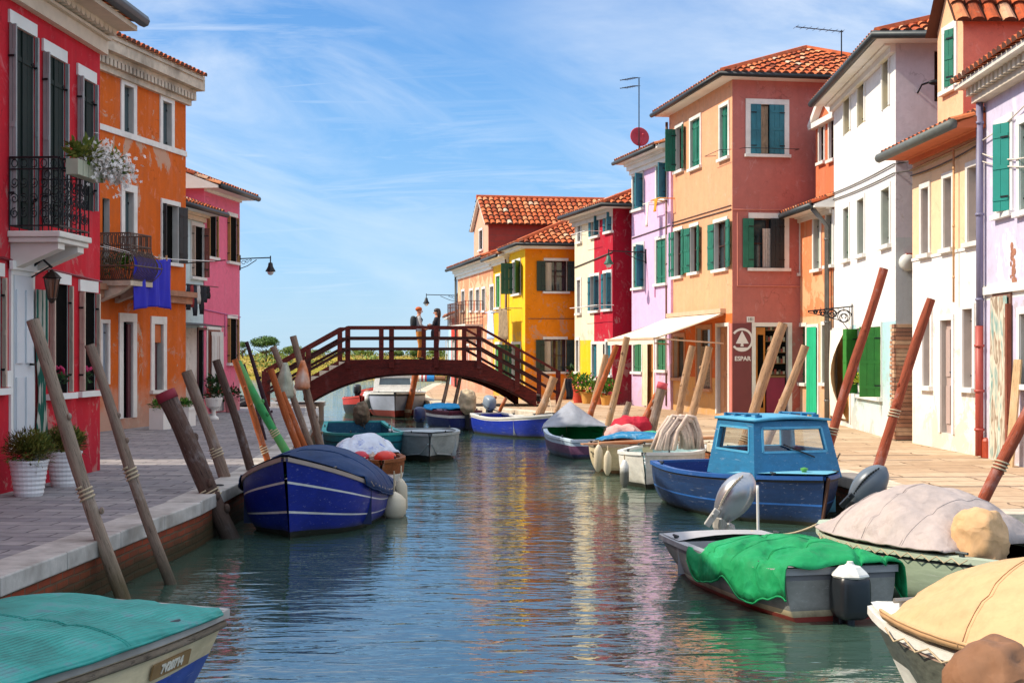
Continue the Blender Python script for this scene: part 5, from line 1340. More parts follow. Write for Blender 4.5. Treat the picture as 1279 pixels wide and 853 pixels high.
def tarp(bt, label, t0, t1, hump, m, over=.10, peak=.5, pw=.8, wr=.03, name='boat_cover', nt_=40, nc=28, drop=None, tent=False, endround=True, seed=0, rag=.0):
    """cloth stretched over a boat between stations t0 and t1"""
    mb = MB()
    def fn(i, j):
        a = i/nt_; t = t0+(t1-t0)*a; tc_ = min(max(t, 0), 1); P = bt.pt(tc_, 0, 1); u = -1+2*j/nc
        ea = math.sin(math.pi*min(1, max(0, a/(2*peak) if a < peak else .5+(a-peak)/(2*(1-peak)))))
        ea = max(0, ea)**pw if endround else 1
        h = hump*ea
        ov = (drop if drop is not None else over)*(1+rag*noise.noise(Vector((a*6, seed, u*.5))))
        k = .86
        if abs(u) <= k:
            v = u/k; y = v*(abs(P.y)+.03); 
            z = P.z+.05+h*((1-abs(v)) if tent else max(0, 1-v*v)**.75)
        else:
            v = (abs(u)-k)/(1-k); y = math.copysign(abs(P.y)+.03+.02*math.sin(v*2), u); z = P.z+.05-ov*v
        au = min(1, abs(u)); sgn = 1 if u > 0 else -1
        w = noise.noise(Vector((t*2.6, u*1.3, seed*3.7)))*wr*.9                       # slack cloth
        w += wr*.75*(.25+au)*noise.noise(Vector((t*15+u*2.2, u*.9, seed+sgn)))        # folds that hang from the ridge
        w += wr*.35*(.2+au)*noise.noise(Vector((t*34-u*3, u*1.2, seed+4)))
        c1_ = noise.noise(Vector((t*3.1+u*1.9, u*1.1-t*1.2, seed*2.3))); w -= wr*.9*max(0, 1-abs(c1_)*9)   # pulled creases
        x = -bt.L/2+bt.L*t
        return (x, y+w*.25, z+w*(1 if abs(u) < k else .35))
    mb.grid(fn, nt_, nc)
    o = mb.build(name, m, None, smooth=True, solid=.008)
    o.location = bt.root.location; o.rotation_euler = bt.root.rotation_euler
    if name == 'boat_cover' and not tent and drop != 0:
        for k in range(1, 4):                        # sewn seams across the cloth
            i = int(nt_*k/4); sm_ = MB(); sm_.tube([Vector(fn(i, j))+Vector((0, 0, .004)) for j in range(nc+1)], .0055, 4); sm_.tube([Vector(fn(i, j))+Vector((.022, 0, .004)) for j in range(nc+1)], .0035, 4); sm_.build('seam', m, o, smooth=True)
        hm = MB()
        for j in (0, nc): hm.tube([fn(i, j) for i in range(nt_+1)], .010, 5)
        hm.build('hem', m, o, smooth=True)
    return tag(o, label, 'boat cover')

def outboard(parent, loc, rz, tilt, cowlm, legm, s=1.0, cover=None, name='outboard_motor', stripe=None):
    """small outboard: bracket and leg as the part, cowl and propeller below it"""
    mb = MB()
    mb.box(-.05, .03, -.09, .09, -.08, .14); mb.box(-.13, -.03, -.045, .045, -.40, .12)
    mb.box(-.20, .0, -.022, .022, -.62, -.38); mb.box(-.22, .02, -.08, .08, -.405, -.385); mb.ell((-.10, 0, -.60), (.15, .042, .042), 10, 6)
    mb.tube([(.0, 0, .12), (.28, .03, .2), (.42, .04, .21)], .018, 6)
    o = mb.build(name, legm, parent); o.location = loc; o.rotation_euler = (0, tilt, rz); o.scale = (s, s, s)
    if cover:
        c = MB(); c.ell((-.1, 0, .26), (.25, .20, .30), 36, 24, .8, amp=.17, seed=random.random()*9); c.build('motor_cover', cover, o, smooth=True)
    else:
        c = MB(); c.ell((-.09, 0, .28), (.21, .145, .19), 20, 12, .62)
        c.build('cowl', cowlm, o, smooth=True)
        c = MB(); c.box(-.285, .10, -.150, .150, .185, .205); c.build('cowl_band', stripe or legm, o, bevel=.01)
    pr = MB()
    for k in range(3):
        a = k*2.094; pr.obox((-.27, math.cos(a)*.06, -.60+math.sin(a)*.06), (.012, 0, 0), (.0, math.cos(a)*.055, math.sin(a)*.055), (.02, -math.sin(a)*.03, math.cos(a)*.03))
    pr.build('propeller', GUTTER, o); return o
def fender(p, label, r=.08, l=.36, m=None, tilt=0, name='boat_fender', rope=.35, rz=0):
    root = thing(name, label, 'fender', p, rz); mb = MB(); mb.M = Matrix.Rotation(tilt, 4, 'X')
    mb.lathe([(.02, -l/2-.03), (r*.6, -l/2), (r, -l/2+.06), (r, l/2-.06), (r*.6, l/2), (.02, l/2+.04)], 14); mb.build('body', m or mat('fender_cream', '#cfc2a8', .5, .1, dirt='#8d8068'), root, smooth=True)
    mb = MB(); mb.tube([Matrix.Rotation(tilt, 4, 'X') @ Vector((0, 0, l/2)), (0, 0, l/2+rope)], .010, 5); mb.build('line', CORDM, root); return root
def hull_text(bt, body, t, q, side, size, m, lean=0, name='registration', plate=None):
    a = bt.pt(t-.02, q, side); b_ = bt.pt(t+.02, q, side); up = (bt.pt(t, q-.08, side)-bt.pt(t, q+.08, side)).normalized()
    x = (b_-a).normalized()*(1 if side < 0 else -1); n = x.cross(up).normalized(); up = n.cross(x)
    P = bt.pt(t, q, side)+n*.018
    M = Matrix((( x.x, up.x, n.x, P.x), (x.y, up.y, n.y, P.y), (x.z, up.z, n.z, P.z), (0, 0, 0, 1)))
    par = bt.root
    if plate:
        mb = MB(); mb.M = M; w = size*.36*len(body)+.04; mb.box(-w, w, -size*.62, size*.62, -.012, -.003); par = mb.build('number_plate', plate, bt.root)
        name = 'digits'
    return text_obj(name, body, size, M, par, m, extrude=.002, bold=.003)

BL = paint('cobalt_hull', '#0b2488', .3); NAVY = paint('navy_hull', '#0c1c58', .35); BLACKB = paint('black_bottom', '#15161a', .5)
GREYG = mat('grey_gunwale', '#a8a29c', .6, .12, 8, dirt='#6d675f'); CREAMH = paint('cream_hull', '#d8c6a0', .4, dirt='#b09a70')
WH = paint('white_hull', '#dcdad2', .35, dirt='#a8a294'); RUBD = mat('dark_rub', '#2a2c30', .6); RUST = mat('rust_red_bottom', '#7a2418', .6)
SILV = mat('silver_cowl', '#a9abb0', .28, .05, 5, metal=.7, bmp=.03); WOODG = wood('grey_boat_wood', '#8a7a68', .25, along=(2, 12, 12)); WOODB = wood('brown_boat_wood', '#8a4e28', .3, along=(2, 12, 12))
BLKC = mat('black_cowl', '#1c2024', .35, .1); 

# -- nearest on the left: cream and blue hull under a teal corrugated cover
b1 = boat('cream_blue_boat', 'old cream and blue boat under a mossy teal cover in the lower left corner', (-2.20, 8.42), (-3.80, 4.72), 1.5, .58, .60, .58,
    [(.40, CREAMH), (.98, paint('bright_blue_side', '#1048a8', .4)), (2, RUST)], mat('worn_grey_gunwale', '#b0aca6', .65, .14, 7, dirt='#6f665c', dirt_amt=.7), DARK, pram=.60, p=3, rake=.08, krise=.04, rubq=.10, rub=WOODG, tw=.9, gw=.16)
hull_text(b1, '7V20714', .85, .27, -1, .068, mat('plate_ink', '#d9d2c2', .7), plate=mat('varnish_plate', '#8a6a40', .6, .3))
m, nt, bs = newmat('teal_corrugated'); v = coords(nt); wv = N(nt, 'ShaderNodeTexWave'); wv.bands_direction = 'Y'; wv.inputs['Scale'].default_value = 11; wv.inputs['Distortion'].default_value = .6; nt.links.new(v, wv.inputs['Vector'])
base = ramp(nt, noise_n(nt, v, 2.5, 6, .7), [(.3, lin('#0a6a62')), (.55, lin('#1c9488')), (.78, lin('#64a8a4'))]); base = mix(nt, ramp(nt, noise_n(nt, v, 5, 6, .75), [(.55, 0.0), (.7, .8)]), base, lin('#51707a'))
nt.links.new(base, bs.inputs['Base Color']); bs.inputs['Roughness'].default_value = .6; bump(nt, bs, wv.outputs[0], .35, .015)
tarp(b1, 'weathered teal cover with mossy edge on the cream and blue boat', .02, .965, .09, m, over=.02, peak=.55, pw=.25, wr=.02, seed=1)
mb = MB(); MOSS = leaf_mat('moss', '#2c3a12', '#6a6a22')
for k in range(150):
    t = random.uniform(.1, .97); P = b1.pt(t, 0, -1); mb.tone = random.random(); mb.ell((P.x, P.y+.135+random.gauss(0, .015), P.z+.03), (random.uniform(.01, .035), .014, random.uniform(.008, .02)), 5, 4)
o = stuff(mb.build('moss', MOSS)); o.location = b1.root.location; o.rotation_euler = b1.root.rotation_euler

# -- dark blue boat, bow towards us
b2 = boat('cobalt_boat', 'cobalt blue boat with high grey-trimmed bow and domed navy cover by the left quay', (-2.52, 15.75), (-2.28, 19.3), 1.62, .36, .92, .42,
    [(.28, BL), (.31, WH), (.66, BL), (.69, WH), (.93, BL), (2, BLACKB)], mat('beige_gunwale', '#9c8c80', .6, .12), NAVY, p=3.6, tb=.40, rake=.26, deck=.66, deckm=mat('navy_deck', '#10224a', .5), tw=.8, gw=.09, flare=.5)
tarp(b2, 'domed navy blue cover over the middle of the cobalt boat', .10, .74, .50, canvas('navy_canvas', '#123460', '#0c2040', .5, .3), peak=.5, pw=.6, wr=.02, seed=2)
fender((-1.50, 18.1, -.36), 'round cream ball fender on the side of the cobalt boat', .15, .30, rope=.3); fender((-1.44, 18.5, -.28), 'long cream fender hanging behind the ball fender', .08, .42, rope=.2, tilt=.25)
# -- small wooden skiff full of red things
b3 = boat('red_trimmed_skiff', 'small skiff with wooden topsides and white bottom loaded with red gear', (-1.98, 21.6), (-2.6, 24.6), 1.05, .40, .44, .4, [(.55, WOODB), (2, WH)], WOODB, mat('brown_inside', '#4a3020', .8), p=2.6, seats=(.35,))
tarp(b3, 'white and blue cloth thrown over the stern of the skiff with red gear', .0, .36, .30, None or canvas('white_blue_cloth', '#cfd6e2', '#2a58b8', .95, .8), peak=.5, pw=.9, wr=.05, seed=3, name='cloth')
for k, (dx, dy, r, c, lb) in enumerate(((.85, .12, .13, '#d8301c', 'red float nearest the bow of the wooden skiff'), (.50, -.22, .11, '#c02038', 'dark red float at the left side of the wooden skiff'), (.55, .22, .10, '#d84838', 'pale red float behind the others in the wooden skiff'))):
    mb = MB(); mb.ell((0, 0, 0), (r*1.25, r, r*.9), 14, 10, amp=.15, seed=k); o = mb.build('net_float', mat('float_red_%d' % k, c, .4), smooth=True)
    o.location = b3.root.matrix_basis @ Vector((dx, dy, .44)); tag(o, lb, 'float')
mb = MB()
for k in range(30): mb.tube([(random.gauss(.15, .3), random.gauss(0, .18), .35+random.random()*.1) for _ in range(4)], .012, 4)
o = mb.build('rope_tangle', mat('rope_pale', '#b8a898')); o.location = b3.root.location; o.rotation_euler = b3.root.rotation_euler; tag(o, 'tangle of pale rope lying in the wooden skiff', 'rope')
# -- teal open boat
TEALH = paint('teal_hull', '#0e6a7c', .4)
b4 = boat('teal_boat', 'open teal boat with turquoise rim behind the cobalt boat', (-2.55, 26.4), (-3.35, 30.2), 1.55, .50, .58, .62, [(.28, paint('turquoise_top', '#148090', .4)), (.34, paint('dark_teal', '#0a3c48', .4)), (.9, TEALH), (2, BLACKB)], paint('turquoise_rim', '#2a9a98', .5), paint('teal_inside', '#0c4a66', .6), seats=(.4, .7), p=2.6)
outboard(b4.root, (-b4.L/2-.05, .15, .56), 0, rad(35), None, BLKC, .85, cover=canvas('brown_motor_cover', '#6a5a48', None, .5, 1.0))
# -- grey dinghy, bow on
GRH = paint('grey_dinghy', '#9aa4a8', .45, dirt='#6c7478')
b5 = boat('grey_dinghy', 'plain grey dinghy with folded bow lines floating in mid canal', (-1.55, 26.9), (-1.98, 30.6), 1.4, .50, .54, .45, [(.8, GRH), (2, BLACKB)], GRH, GRH, p=2.4, deck=.72, deckm=GRH, seats=(.3,), flare=.9, rub=None)
for sg in (1, -1):
    mb = MB(); mb.tube([b5.pt(.995, .35, sg)+Vector((0, sg*.01, 0)), b5.pt(.9, .75, sg)+Vector((0, sg*.012, 0)), b5.pt(.75, .85, sg)+Vector((0, sg*.012, 0)), b5.pt(.5, .88, sg)+Vector((0, sg*.012, 0))], .014, 5); mb.build('spray_rail', GRH, b5.root)
outboard(b5.root, (-b5.L/2-.04, 0, .50), 0, 0, mat('navy_cowl', '#16264e', .4), BLKC, .9)
fender((-2.42, 28.6, -.28), 'pale fender hanging between the teal boat and the grey dinghy', .07, .4, m=mat('fender_pale', '#b8c4c8', .5))
# -- white cabin boat beyond the bridge
b6 = boat('white_cabin_boat', 'white cabin cruiser moored beyond the bridge arch', (-3.72, 45.2), (-4.15, 50.4), 2.05, .74, .80, .7, [(.12, RUBD), (.72, mat('grey_blue_skirt', '#9aa0b0', .6, .1)), (.98, RUST), (2, BLACKB)], WH, WH, p=2.6, deck=.45, deckm=WH, rake=.3)
def cabin(bt, x0, x1, w0, w1, z0, h, rake_f, rake_b, m, wm, roofm, pil=.07, top_in=.82, bars=()):
    """wheelhouse: corner posts, panels below the windows, glazed openings and a roof"""
    def c(x, y, z):      # taper toward the roof
        t = (z-z0)/h; xx = x1-rake_f*t if x > (x0+x1)/2 else x0+rake_b*t
        return Vector((xx, y*(1-(1-top_in)*t), z))
    mb = MB(); zs = z0+h*.46; zt = z0+h*.88; W = w0
    pan = MB()
    faces = {'front': ((x1, -W), (x1, W)), 'back': ((x0, W), (x0, -W)), 'side_a': ((x0, -W), (x1, -W)), 'side_b': ((x1, W), (x0, W))}
    gl = []
    for nme, (a, b_) in faces.items():
        def P(s, z): 
            A, B2 = c(a[0], a[1], z), c(b_[0], b_[1], z); return A.lerp(B2, s)
        lo, hi = .10, .90
        div = [lo]+([.5-.02, .5+.02] if (nme == 'front' and 'front' in bars) else [])+[hi]
        S = [0]+div+[1]
        for i in range(len(S)-1):
            glazed = any(abs(S[i]-div[k]) < 1e-6 for k in range(0, len(div), 2))
            for q0, q1, wnd in ((z0, zs, False), (zs, zt, glazed), (zt, z0+h, False)):
                q = [P(S[i], q0), P(S[i+1], q0), P(S[i+1], q1), P(S[i], q1)]
                if wnd: gl.append(q)
                else: pan.quad(*q)
    o = pan.build('cabin', m, bt.root, solid=.035, merge=True)
    for q in gl:
        ct = sum((v for v in q), Vector())/4; g_ = MB(); g_.quad(*[ct+(v-ct)*1.0 for v in q]); wn = g_.build('window', wm, o)
        fr_ = MB()
        for k in range(4): fr_.bar(q[k], q[(k+1) % 4], .028, .05, up=(q[1]-q[0]).cross(q[3]-q[0]))
        fr_.build('window_frame', roofm, wn)
    r = MB(); zt2 = z0+h
    cs = [c(x0, -W, zt2)+Vector((-.05, -.04, .015)), c(x1, -W, zt2)+Vector((.07, -.04, .015)), c(x1, W, zt2)+Vector((.07, .04, .015)), c(x0, W, zt2)+Vector((-.05, .04, .015))]
    def rf(i, j):
        s, t = i/8, j/8; p = cs[0].lerp(cs[1], s).lerp(cs[3].lerp(cs[2], s), t); p.z += .05*math.sin(math.pi*t)*(.6+.4*math.sin(math.pi*s)); return p
    r.grid(rf, 8, 8); r.build('roof', roofm, o, solid=.03, smooth=True)
    return o, c
cabin(b6, -.55, 1.05, .72, .72, .72, .62, .28, .0, WH, glass_mat('boat_glass', (.03, .05, .06)), WH, top_in=.86)
fender((-4.72, 46.6, .0), 'pale fender on the left bow of the white cabin boat', .11, .5, m=WH, rope=.2); fender((-4.85, 47.3, .0), 'second pale fender further back on the white cabin boat', .11, .5, m=WH, rope=.2)
# -- red boats at the left beyond the bridge
b7 = boat('red_boat', 'red and black open boat moored past the bridge at the left bank', (-5.0, 46.9), (-5.5, 50.6), 1.1, .5, .65, .5, [(.4, paint('red_side', '#b02a1c', .4)), (2, BLACKB)], paint('red_rim', '#c03a2a', .4), DARK, p=2.4)
b7b = boat('black_red_boat', 'dark boat with bright red deck stripe behind the red one', (-4.9, 52.5), (-5.6, 56.0), 1.2, .6, .8, .6, [(.35, paint('red_side')), (.6, WH), (2, BLACKB)], paint('red_rim'), DARK, deck=.6, deckm=paint('red_side'), p=2.4)
outboard(b7.root, (b7.L*-.5-.04, 0, .5), 0, 0, BLKC, BLKC, 1.0)
# -- navy boat with cyan sheet and covered motor
b8 = boat('navy_boat', 'navy boat with cyan sheet and cream covered motor, right of mid canal', (-2.3, 41.0), (-1.25, 38.3), 1.15, .50, .58, .5, [(.2, paint('maroon_strip', '#5a1830', .4)), (.35, WH), (2, NAVY)], paint('maroon_rim', '#6a2438', .4), NAVY, p=2.3)
tarp(b8, 'cyan sheet spread across the navy boat', .35, .85, .10, canvas('cyan_sheet', '#1890c8', None, .4, .8), pw=.4, wr=.03, seed=5, over=.03)
outboard(b8.root, (-b8.L/2-.05, 0, .5), 0, 0, None, BLKC, 1.1, cover=canvas('cream_motor_cover', '#c4b090', '#8a7860', .5, 1.0))
# -- bright blue boat by the bridge foot
b9 = boat('bright_blue_boat', 'bright blue boat lying at the right foot of the bridge', (1.02, 34.4), (-.66, 37.2), 1.2, .44, .60, .5, [(.16, WH), (.95, paint('ultramarine_side', '#0c2c9c', .3)), (2, BLACKB)], mat('white_rim', '#d4d4d0', .5), paint('ultramarine_side'), p=2.4, deck=.68, deckm=WH, flare=.8)
outboard(b9.root, (-b9.L/2-.04, .1, .5), 0, rad(20), mat('grey_blue_cowl', '#7c8a98', .4), BLKC, .95)
fender((-.78, 36.75, -.36), 'dark red fender at the stern of the bright blue boat', .07, .36, m=mat('fender_maroon', '#701828', .5), rope=.12); fender((-.02, 35.6, -.3), 'red strap fender on the side of the bright blue boat', .05, .28, m=mat('fender_maroon'), rope=.12)
# -- green-lined boat
b10 = boat('green_lined_boat', 'pale blue boat with clinker green inside and red transom', (1.18, 31.6), (1.70, 28.0), 1.5, .38, .74, .36, [(.3, paint('pale_blue_rim', '#a8bed0', .4)), (.8, paint('plum_side', '#5c3a58', .4)), (2, NAVY)], paint('pale_blue_gunwale', '#b4c6d4', .5), mat('clinker_green', '#0f8a58', .5, .12, 7), tw=.72, p=2.4)
tarp(b10, 'grey tent cover rigged over the bow of the green-lined boat', .62, .99, .40, canvas('grey_tent', '#9a9ea8', None, .3, .3), tent=True, pw=.7, peak=.45, wr=.01, seed=6)
mb = MB()
for k in range(5):
    for sg in (1, -1): mb.tube([b10.pt(t/20, .15+.17*k, sg)*1.0-Vector((0, sg*.055, 0)) for t in range(1, 17)], .010, 4)
mb.build('clinker_lands', mat('clinker_green'), b10.root)
# -- cream hulled boat with oar
b11 = boat('cream_rowing_boat', 'cream hulled rowing boat with orange inside and a long oar across it', (1.72, 24.4), (2.62, 27.3), 1.35, .46, .50, .45, [(.92, CREAMH), (2, mat('brown_bottom', '#6a4a2c', .7))], WOODG, paint('orange_inside', '#d86818', .5), p=2.8, pram=.30, seats=(.35, .65), flare=.3)
hull_text(b11, '2V', .93, .35, -1, .16, mat('ink_grey', '#4a4438', .8))
tarp(b11, 'blue sheet covering the stern half of the cream rowing boat', .02, .46, .10, canvas('azure_sheet', '#1878a8', '#b8d4e0', .6, .8), pw=.3, wr=.04, seed=7, over=.16)
mb = MB(); mb.tube([(1.5, 24.5, .03), (4.2-.5, 25.15, .10)], .030, 8); mb.obox((1.36, 24.46, .025), (.16, .04, 0), (-.02, .07, 0), (0, 0, .012)); tag(mb.build('oar', mat('varnished_oar', '#b8825a', .5, .15)), 'long varnished oar laid across the cream rowing boat', 'oar')
fender((1.48, 24.4, -.22), 'cream fender at the bow of the cream rowing boat', .075, .42, rope=.1, tilt=.3); fender((1.62, 24.1, -.28), 'second cream fender nearer to us on the rowing boat', .065, .36, rope=.12, tilt=.2)
mb = MB()
mb.ell((0, 0, .1), (.42, .34, .30), 18, 12, .8, amp=.25, seed=3); o = mb.build('covered_bundle', canvas('red_sheet', '#b81c34', None, .4, 1.0), smooth=True); o.location = (2.35, 27.9, -.05); tag(o, 'bundle under a crimson sheet between the green-lined and cream boats', 'bundle')
mb = MB(); mb.ell((0, 0, .05), (.36, .26, .26), 18, 12, .7, amp=.25, seed=9); o = mb.build('covered_bundle', canvas('pink_sheet', '#d8a49c', '#e8d8d4', .5, 1.0), smooth=True); o.location = (2.12, 27.2, -.1); tag(o, 'bundle in a pale pink sheet in front of the crimson one', 'bundle')
mb = MB(); mb.ell((0, 0, .0), (.26, .16, .16), 14, 10, .8, amp=.3, seed=12); o = mb.build('covered_bundle', canvas('mint_sheet', '#4fae8c', '#d8e4dc', .6, 1.0), smooth=True); o.location = (2.62, 27.2, -.06); tag(o, 'small mint green bundle right of the pink one', 'bundle')
# -- white rowing boat behind the blue cabin boat
b12 = boat('white_rowing_boat', 'white open boat with pale blue inside left of the blue cabin boat', (2.0, 21.6), (2.85, 24.8), 1.3, .48, .56, .48, [(.9, WH), (2, BLACKB)], mat('white_rim'), paint('pale_aqua_inside', '#b8d4d4', .5), p=2.6, seats=(.3, .6))
fender((1.72, 21.75, -.26), 'white fender on the bow of the white open boat', .07, .36, m=WH, rope=.12)
mb = MB(); RM = mat('rope_white_pink', '#cdb8a8', .9, .2, 30, dirt='#a08a80', dirt_amt=.6)
for k in range(54):
    a = random.uniform(-1.1, 1.1); h = random.uniform(.44, .56); x0 = random.uniform(-.08, .14)+.12*a; y0 = random.uniform(-.12, .12)
    mb.tube([(x0-.26+random.gauss(0, .03)-.05*abs(a), y0*1.4-.1, 0), (x0-.2, y0-.06, h*.55), (x0-.03, y0, h), (x0+.10, y0+.05, h*.95), (x0+.19, y0+.05, h*.5), (x0+.2+random.gauss(0, .03), y0+.1, -.0)], .030, 6)
o = mb.build('rope_heap', RM, smooth=True); o.location = (2.72, 23.5, .0); tag(o, 'big heap of looped pinkish white mooring rope on the white open boat', 'rope')
# -- blue cabin boat
BC = paint('cabin_blue', '#1b6c96', .45, dirt='#154e70'); BH = paint('boat_blue_side', '#0f3460', .5, dirt='#0a1e38')
b13 = boat('blue_cabin_boat', 'blue cabin boat with glazed wheelhouse moored at the right bank', (3.74, 16.95), (2.62, 20.3), 1.85, .54, .60, .55, [(.10, RUBD), (.26, paint('boat_dark_blue', '#123058', .4)), (.56, BH), (.60, paint('blue_strake', '#2a6ab8', .4)), (.95, BH), (2, BLACKB)], paint('blue_rim', '#1f5496', .4), paint('blue_inside', '#143a80', .5), p=2.5, tb=.42, deck=.70, deckm=paint('aqua_deck', '#6fb4cc', .4), tw=.74, rake=.12, flare=.6)
co_, cf = cabin(b13, -.15, 1.12, .60, .60, .54, .70, .20, .12, BC, CLEAR, paint('aqua_trim', '#4a9cc0', .4), top_in=.84)
mb = MB(); mb.bar(cf(1.10, -.18, .96)+Vector((.04, 0, 0)), cf(1.10, .26, .80)+Vector((.05, 0, 0)), .016); mb.build('wiper', IRON, co_)
for y in (-.4, .4):
    mb = MB(); mb.tube([(-.02, y, 1.31), (.85, y, 1.33)], .014, 5); 
    for x in (0, .28, .56, .84): mb.box(x-.02, x+.02, y-.04, y+.04, 1.24, 1.32)
    mb.build('roof_rail', paint('cabin_blue'), co_)
side = cf(.06, -.56, 1.08); up = (cf(.06, -.56, 1.1)-cf(.06, -.56, 1.0)).normalized(); n_ = Vector((0, -1, .2)).normalized(); xx = Vector((1, 0, 0)); up = n_.cross(xx)*1.0
MT = Matrix(((1, up.x, n_.x, side.x+.03), (0, up.y, n_.y, side.y), (0, up.z, n_.z, side.z), (0, 0, 0, 1))) @ Matrix.Translation((0, 0, .03))
text_obj('digits', '2', .12, MT, co_, mat('ink_navy', '#0c1c34'), bold=.004)
mb = MB(); mb.tube([b13.pt(.995, q/6, 1)*1.0+Vector((.014, 0, 0)) for q in range(7)], .024, 6); mb.build('stem_iron', mat('rusty_stem', '#5a3c2c', .8, .4), b13.root)
mb = MB(); mb.lathe([(.03, 0), (.03, .06), (.045, .065), (.045, .09), (.01, .10)], 12, c=(1.35, -.05, .60)); mb.build('navigation_light', mat('green_lens', '#5a9a4a', .3), b13.root)
def tilted_motor(parent, P, d, length, wid, cm, lm, band=None, blade=True):
    """outboard tipped up on its bracket: long streamlined cowl, leg folded below it"""
    d = Vector(d).normalized(); sd = d.cross(Vector((0, 1, 0))).normalized(); n = sd.cross(d)
    W = Matrix(((d.x, sd.x, n.x, P.x), (d.y, sd.y, n.y, P.y), (d.z, sd.z, n.z, P.z), (0, 0, 0, 1)))
    M = parent.matrix_basis.inverted() @ W
    mb = MB(); mb.M = M; l, w = length/2, wid/2
    mb.tube([(-l*.75, 0, 0), (-l*1.05, -w*.25, 0), (-l*1.30, -w*.75, .0)], [w*.5, w*.42, w*.30], 10)
    mb.box(-l*1.38, -l*.80, -w*.95, -w*.55, -w*.45, w*.45); mb.box(-l*1.2, -l*.55, w*.35, w*.7, -w*.9, -w*.6)
    for k in range(3): mb.tube([(-l*1.02, -w*.6+w*.5*k, -w*.65), (-l*.72, -w*.35+w*.5*k, -w*.95)], .018, 6)
    o = mb.build('outboard_motor', lm, parent, bevel=.008)
    c = MB(); c.M = M
    def fn(i, j):
        a = 2*math.pi*i/28; t = j/16; x = -l+2*l*t; r = math.sin(math.pi*min(1, t*.985+.012))**.55*(.80+.28*t); 
        cy, cz = math.cos(a), math.sin(a); e = .82
        return (x, math.copysign(abs(cy)**e, cy)*r*w, math.copysign(abs(cz)**e, cz)*r*w*.92)
    c.grid(fn, 28, 16); c.build('cowl', cm, o, smooth=True)
    b_ = MB(); b_.M = M
    for k in range(15):
        t = -.75+1.5*k/14; r = math.sin(math.pi*((t+1)/2))**.55*(.80+.14*(t+1))*w; b_.box(l*t, l*(t+1.35/14), r*.60, r*.72, -r*.86, -r*.70)
    b_.build('cowl_band', band or lm, o)
    return o
tilted_motor(b13.root, at(917, 622, 15.6), (.52, -.15, .80), .66, .40, SILV, mat('pale_leg', '#b0aca4', .4, .1), mat('cowl_stripe', '#c9b8a0', .4))
# -- green tarpaulin boat
GB = paint('weathered_grey_hull', '#8a8a84', .55, dirt='#5f5e58'); GRN_T = canvas('green_tarp', '#0a8a50', '#2aa870', .45, 1.0)
b14 = boat('grey_tarp_boat', 'low grey boat under a bright green tarpaulin in the right foreground', (1.93, 13.75), (2.58, 11.15), 1.12, .33, .34, .40, [(.2, mat('grey_band', '#6c6c70', .6)), (.82, GB), (.95, CREAMH), (2, RUST)], mat('grey_top', '#9a9a9c', .6, .1), mat('grey_inside', '#84848a', .6), pram=.52, p=2.6, tb=.5, rake=.03, krise=.05, tw=.84, deck=.80, deckm=mat('grey_deck', '#a4a2a4', .6, .08))
hull_text(b14, 'V0014', .70, .30, -1, .13, WHITE)
tarp(b14, 'bright green tarpaulin draped over the low grey boat', -.03, .66, .15, GRN_T, drop=.20, peak=.45, pw=.5, wr=.06, seed=8, rag=1.2, nt_=60, nc=48)
mo = MB(); X = -b14.L/2
mo.box(X-.10, X+.03, -.07, .07, -.10, .34); mo.box(X-.16, X-.06, -.03, .03, -.55, .10); mo.box(X-.24, X-.02, -.09, .09, -.30, -.28)
mo = mo.build('outboard_motor', BLKC, b14.root, bevel=.01)
cc = MB(); cc.ell((X-.15, 0, .22), (.135, .135, .18), 20, 12, .45); cc.build('cowl', BLKC, mo, smooth=True)
cc = MB()
for z, r in ((.36, .155), (.385, .150), (.47, .085), (.485, .06)):
    pass
cc.lathe([(.14, .365), (.152, .38), (.142, .395), (.085, .445), (.045, .455), (.028, .468), (.024, .485)], 8, c=(X-.15, 0, 0)); cc.build('cowl_cap', WH, mo)
# -- sage boat under a pale cover
SG = paint('sage_hull', '#9aa890', .5, dirt='#6c7a64')
b15 = boat('sage_boat', 'sage green boat under a greyish white cover by the quay corner', (2.98, 13.75), (4.40, 11.5), 1.45, .42, .44, .42, [(.14, RUBD), (2, SG)], mat('sage_rim', '#a8b4a0', .6, .1), DARK, p=2.5, rake=.2, deck=.82, deckm=mat('sage_rim'), gw=.10)
tarp(b15, 'greyish white domed cover over the sage boat', .20, .84, .45, canvas('pale_cover', '#b0a29c', '#8a7a74', .55, .55), peak=.5, pw=.7, wr=.035, seed=10, over=-.01)
_q = b15.root.matrix_basis.inverted() @ at(1222, 672, 11.75)
_ob = outboard(b15.root, _q-Vector((-.1, 0, .30))*.95, 0, 0, None, BLKC, .95, cover=canvas('yellow_motor_cover', '#cfa67a', '#b08a5c', .45, .9))
ob = boat('slate_motor_dinghy', 'small dinghy hidden behind the blue cabin boat with a slate grey motor', (4.25, 16.9), (4.1, 15.3), .85, .22, .24, .22, [(2, BLACKB)], RUBD, DARK)
tilted_motor(ob.root, at(1084, 607, 15.2), (.62, -.2, .72), .56, .34, mat('slate_cowl', '#5c6670', .35, .08), BLKC)
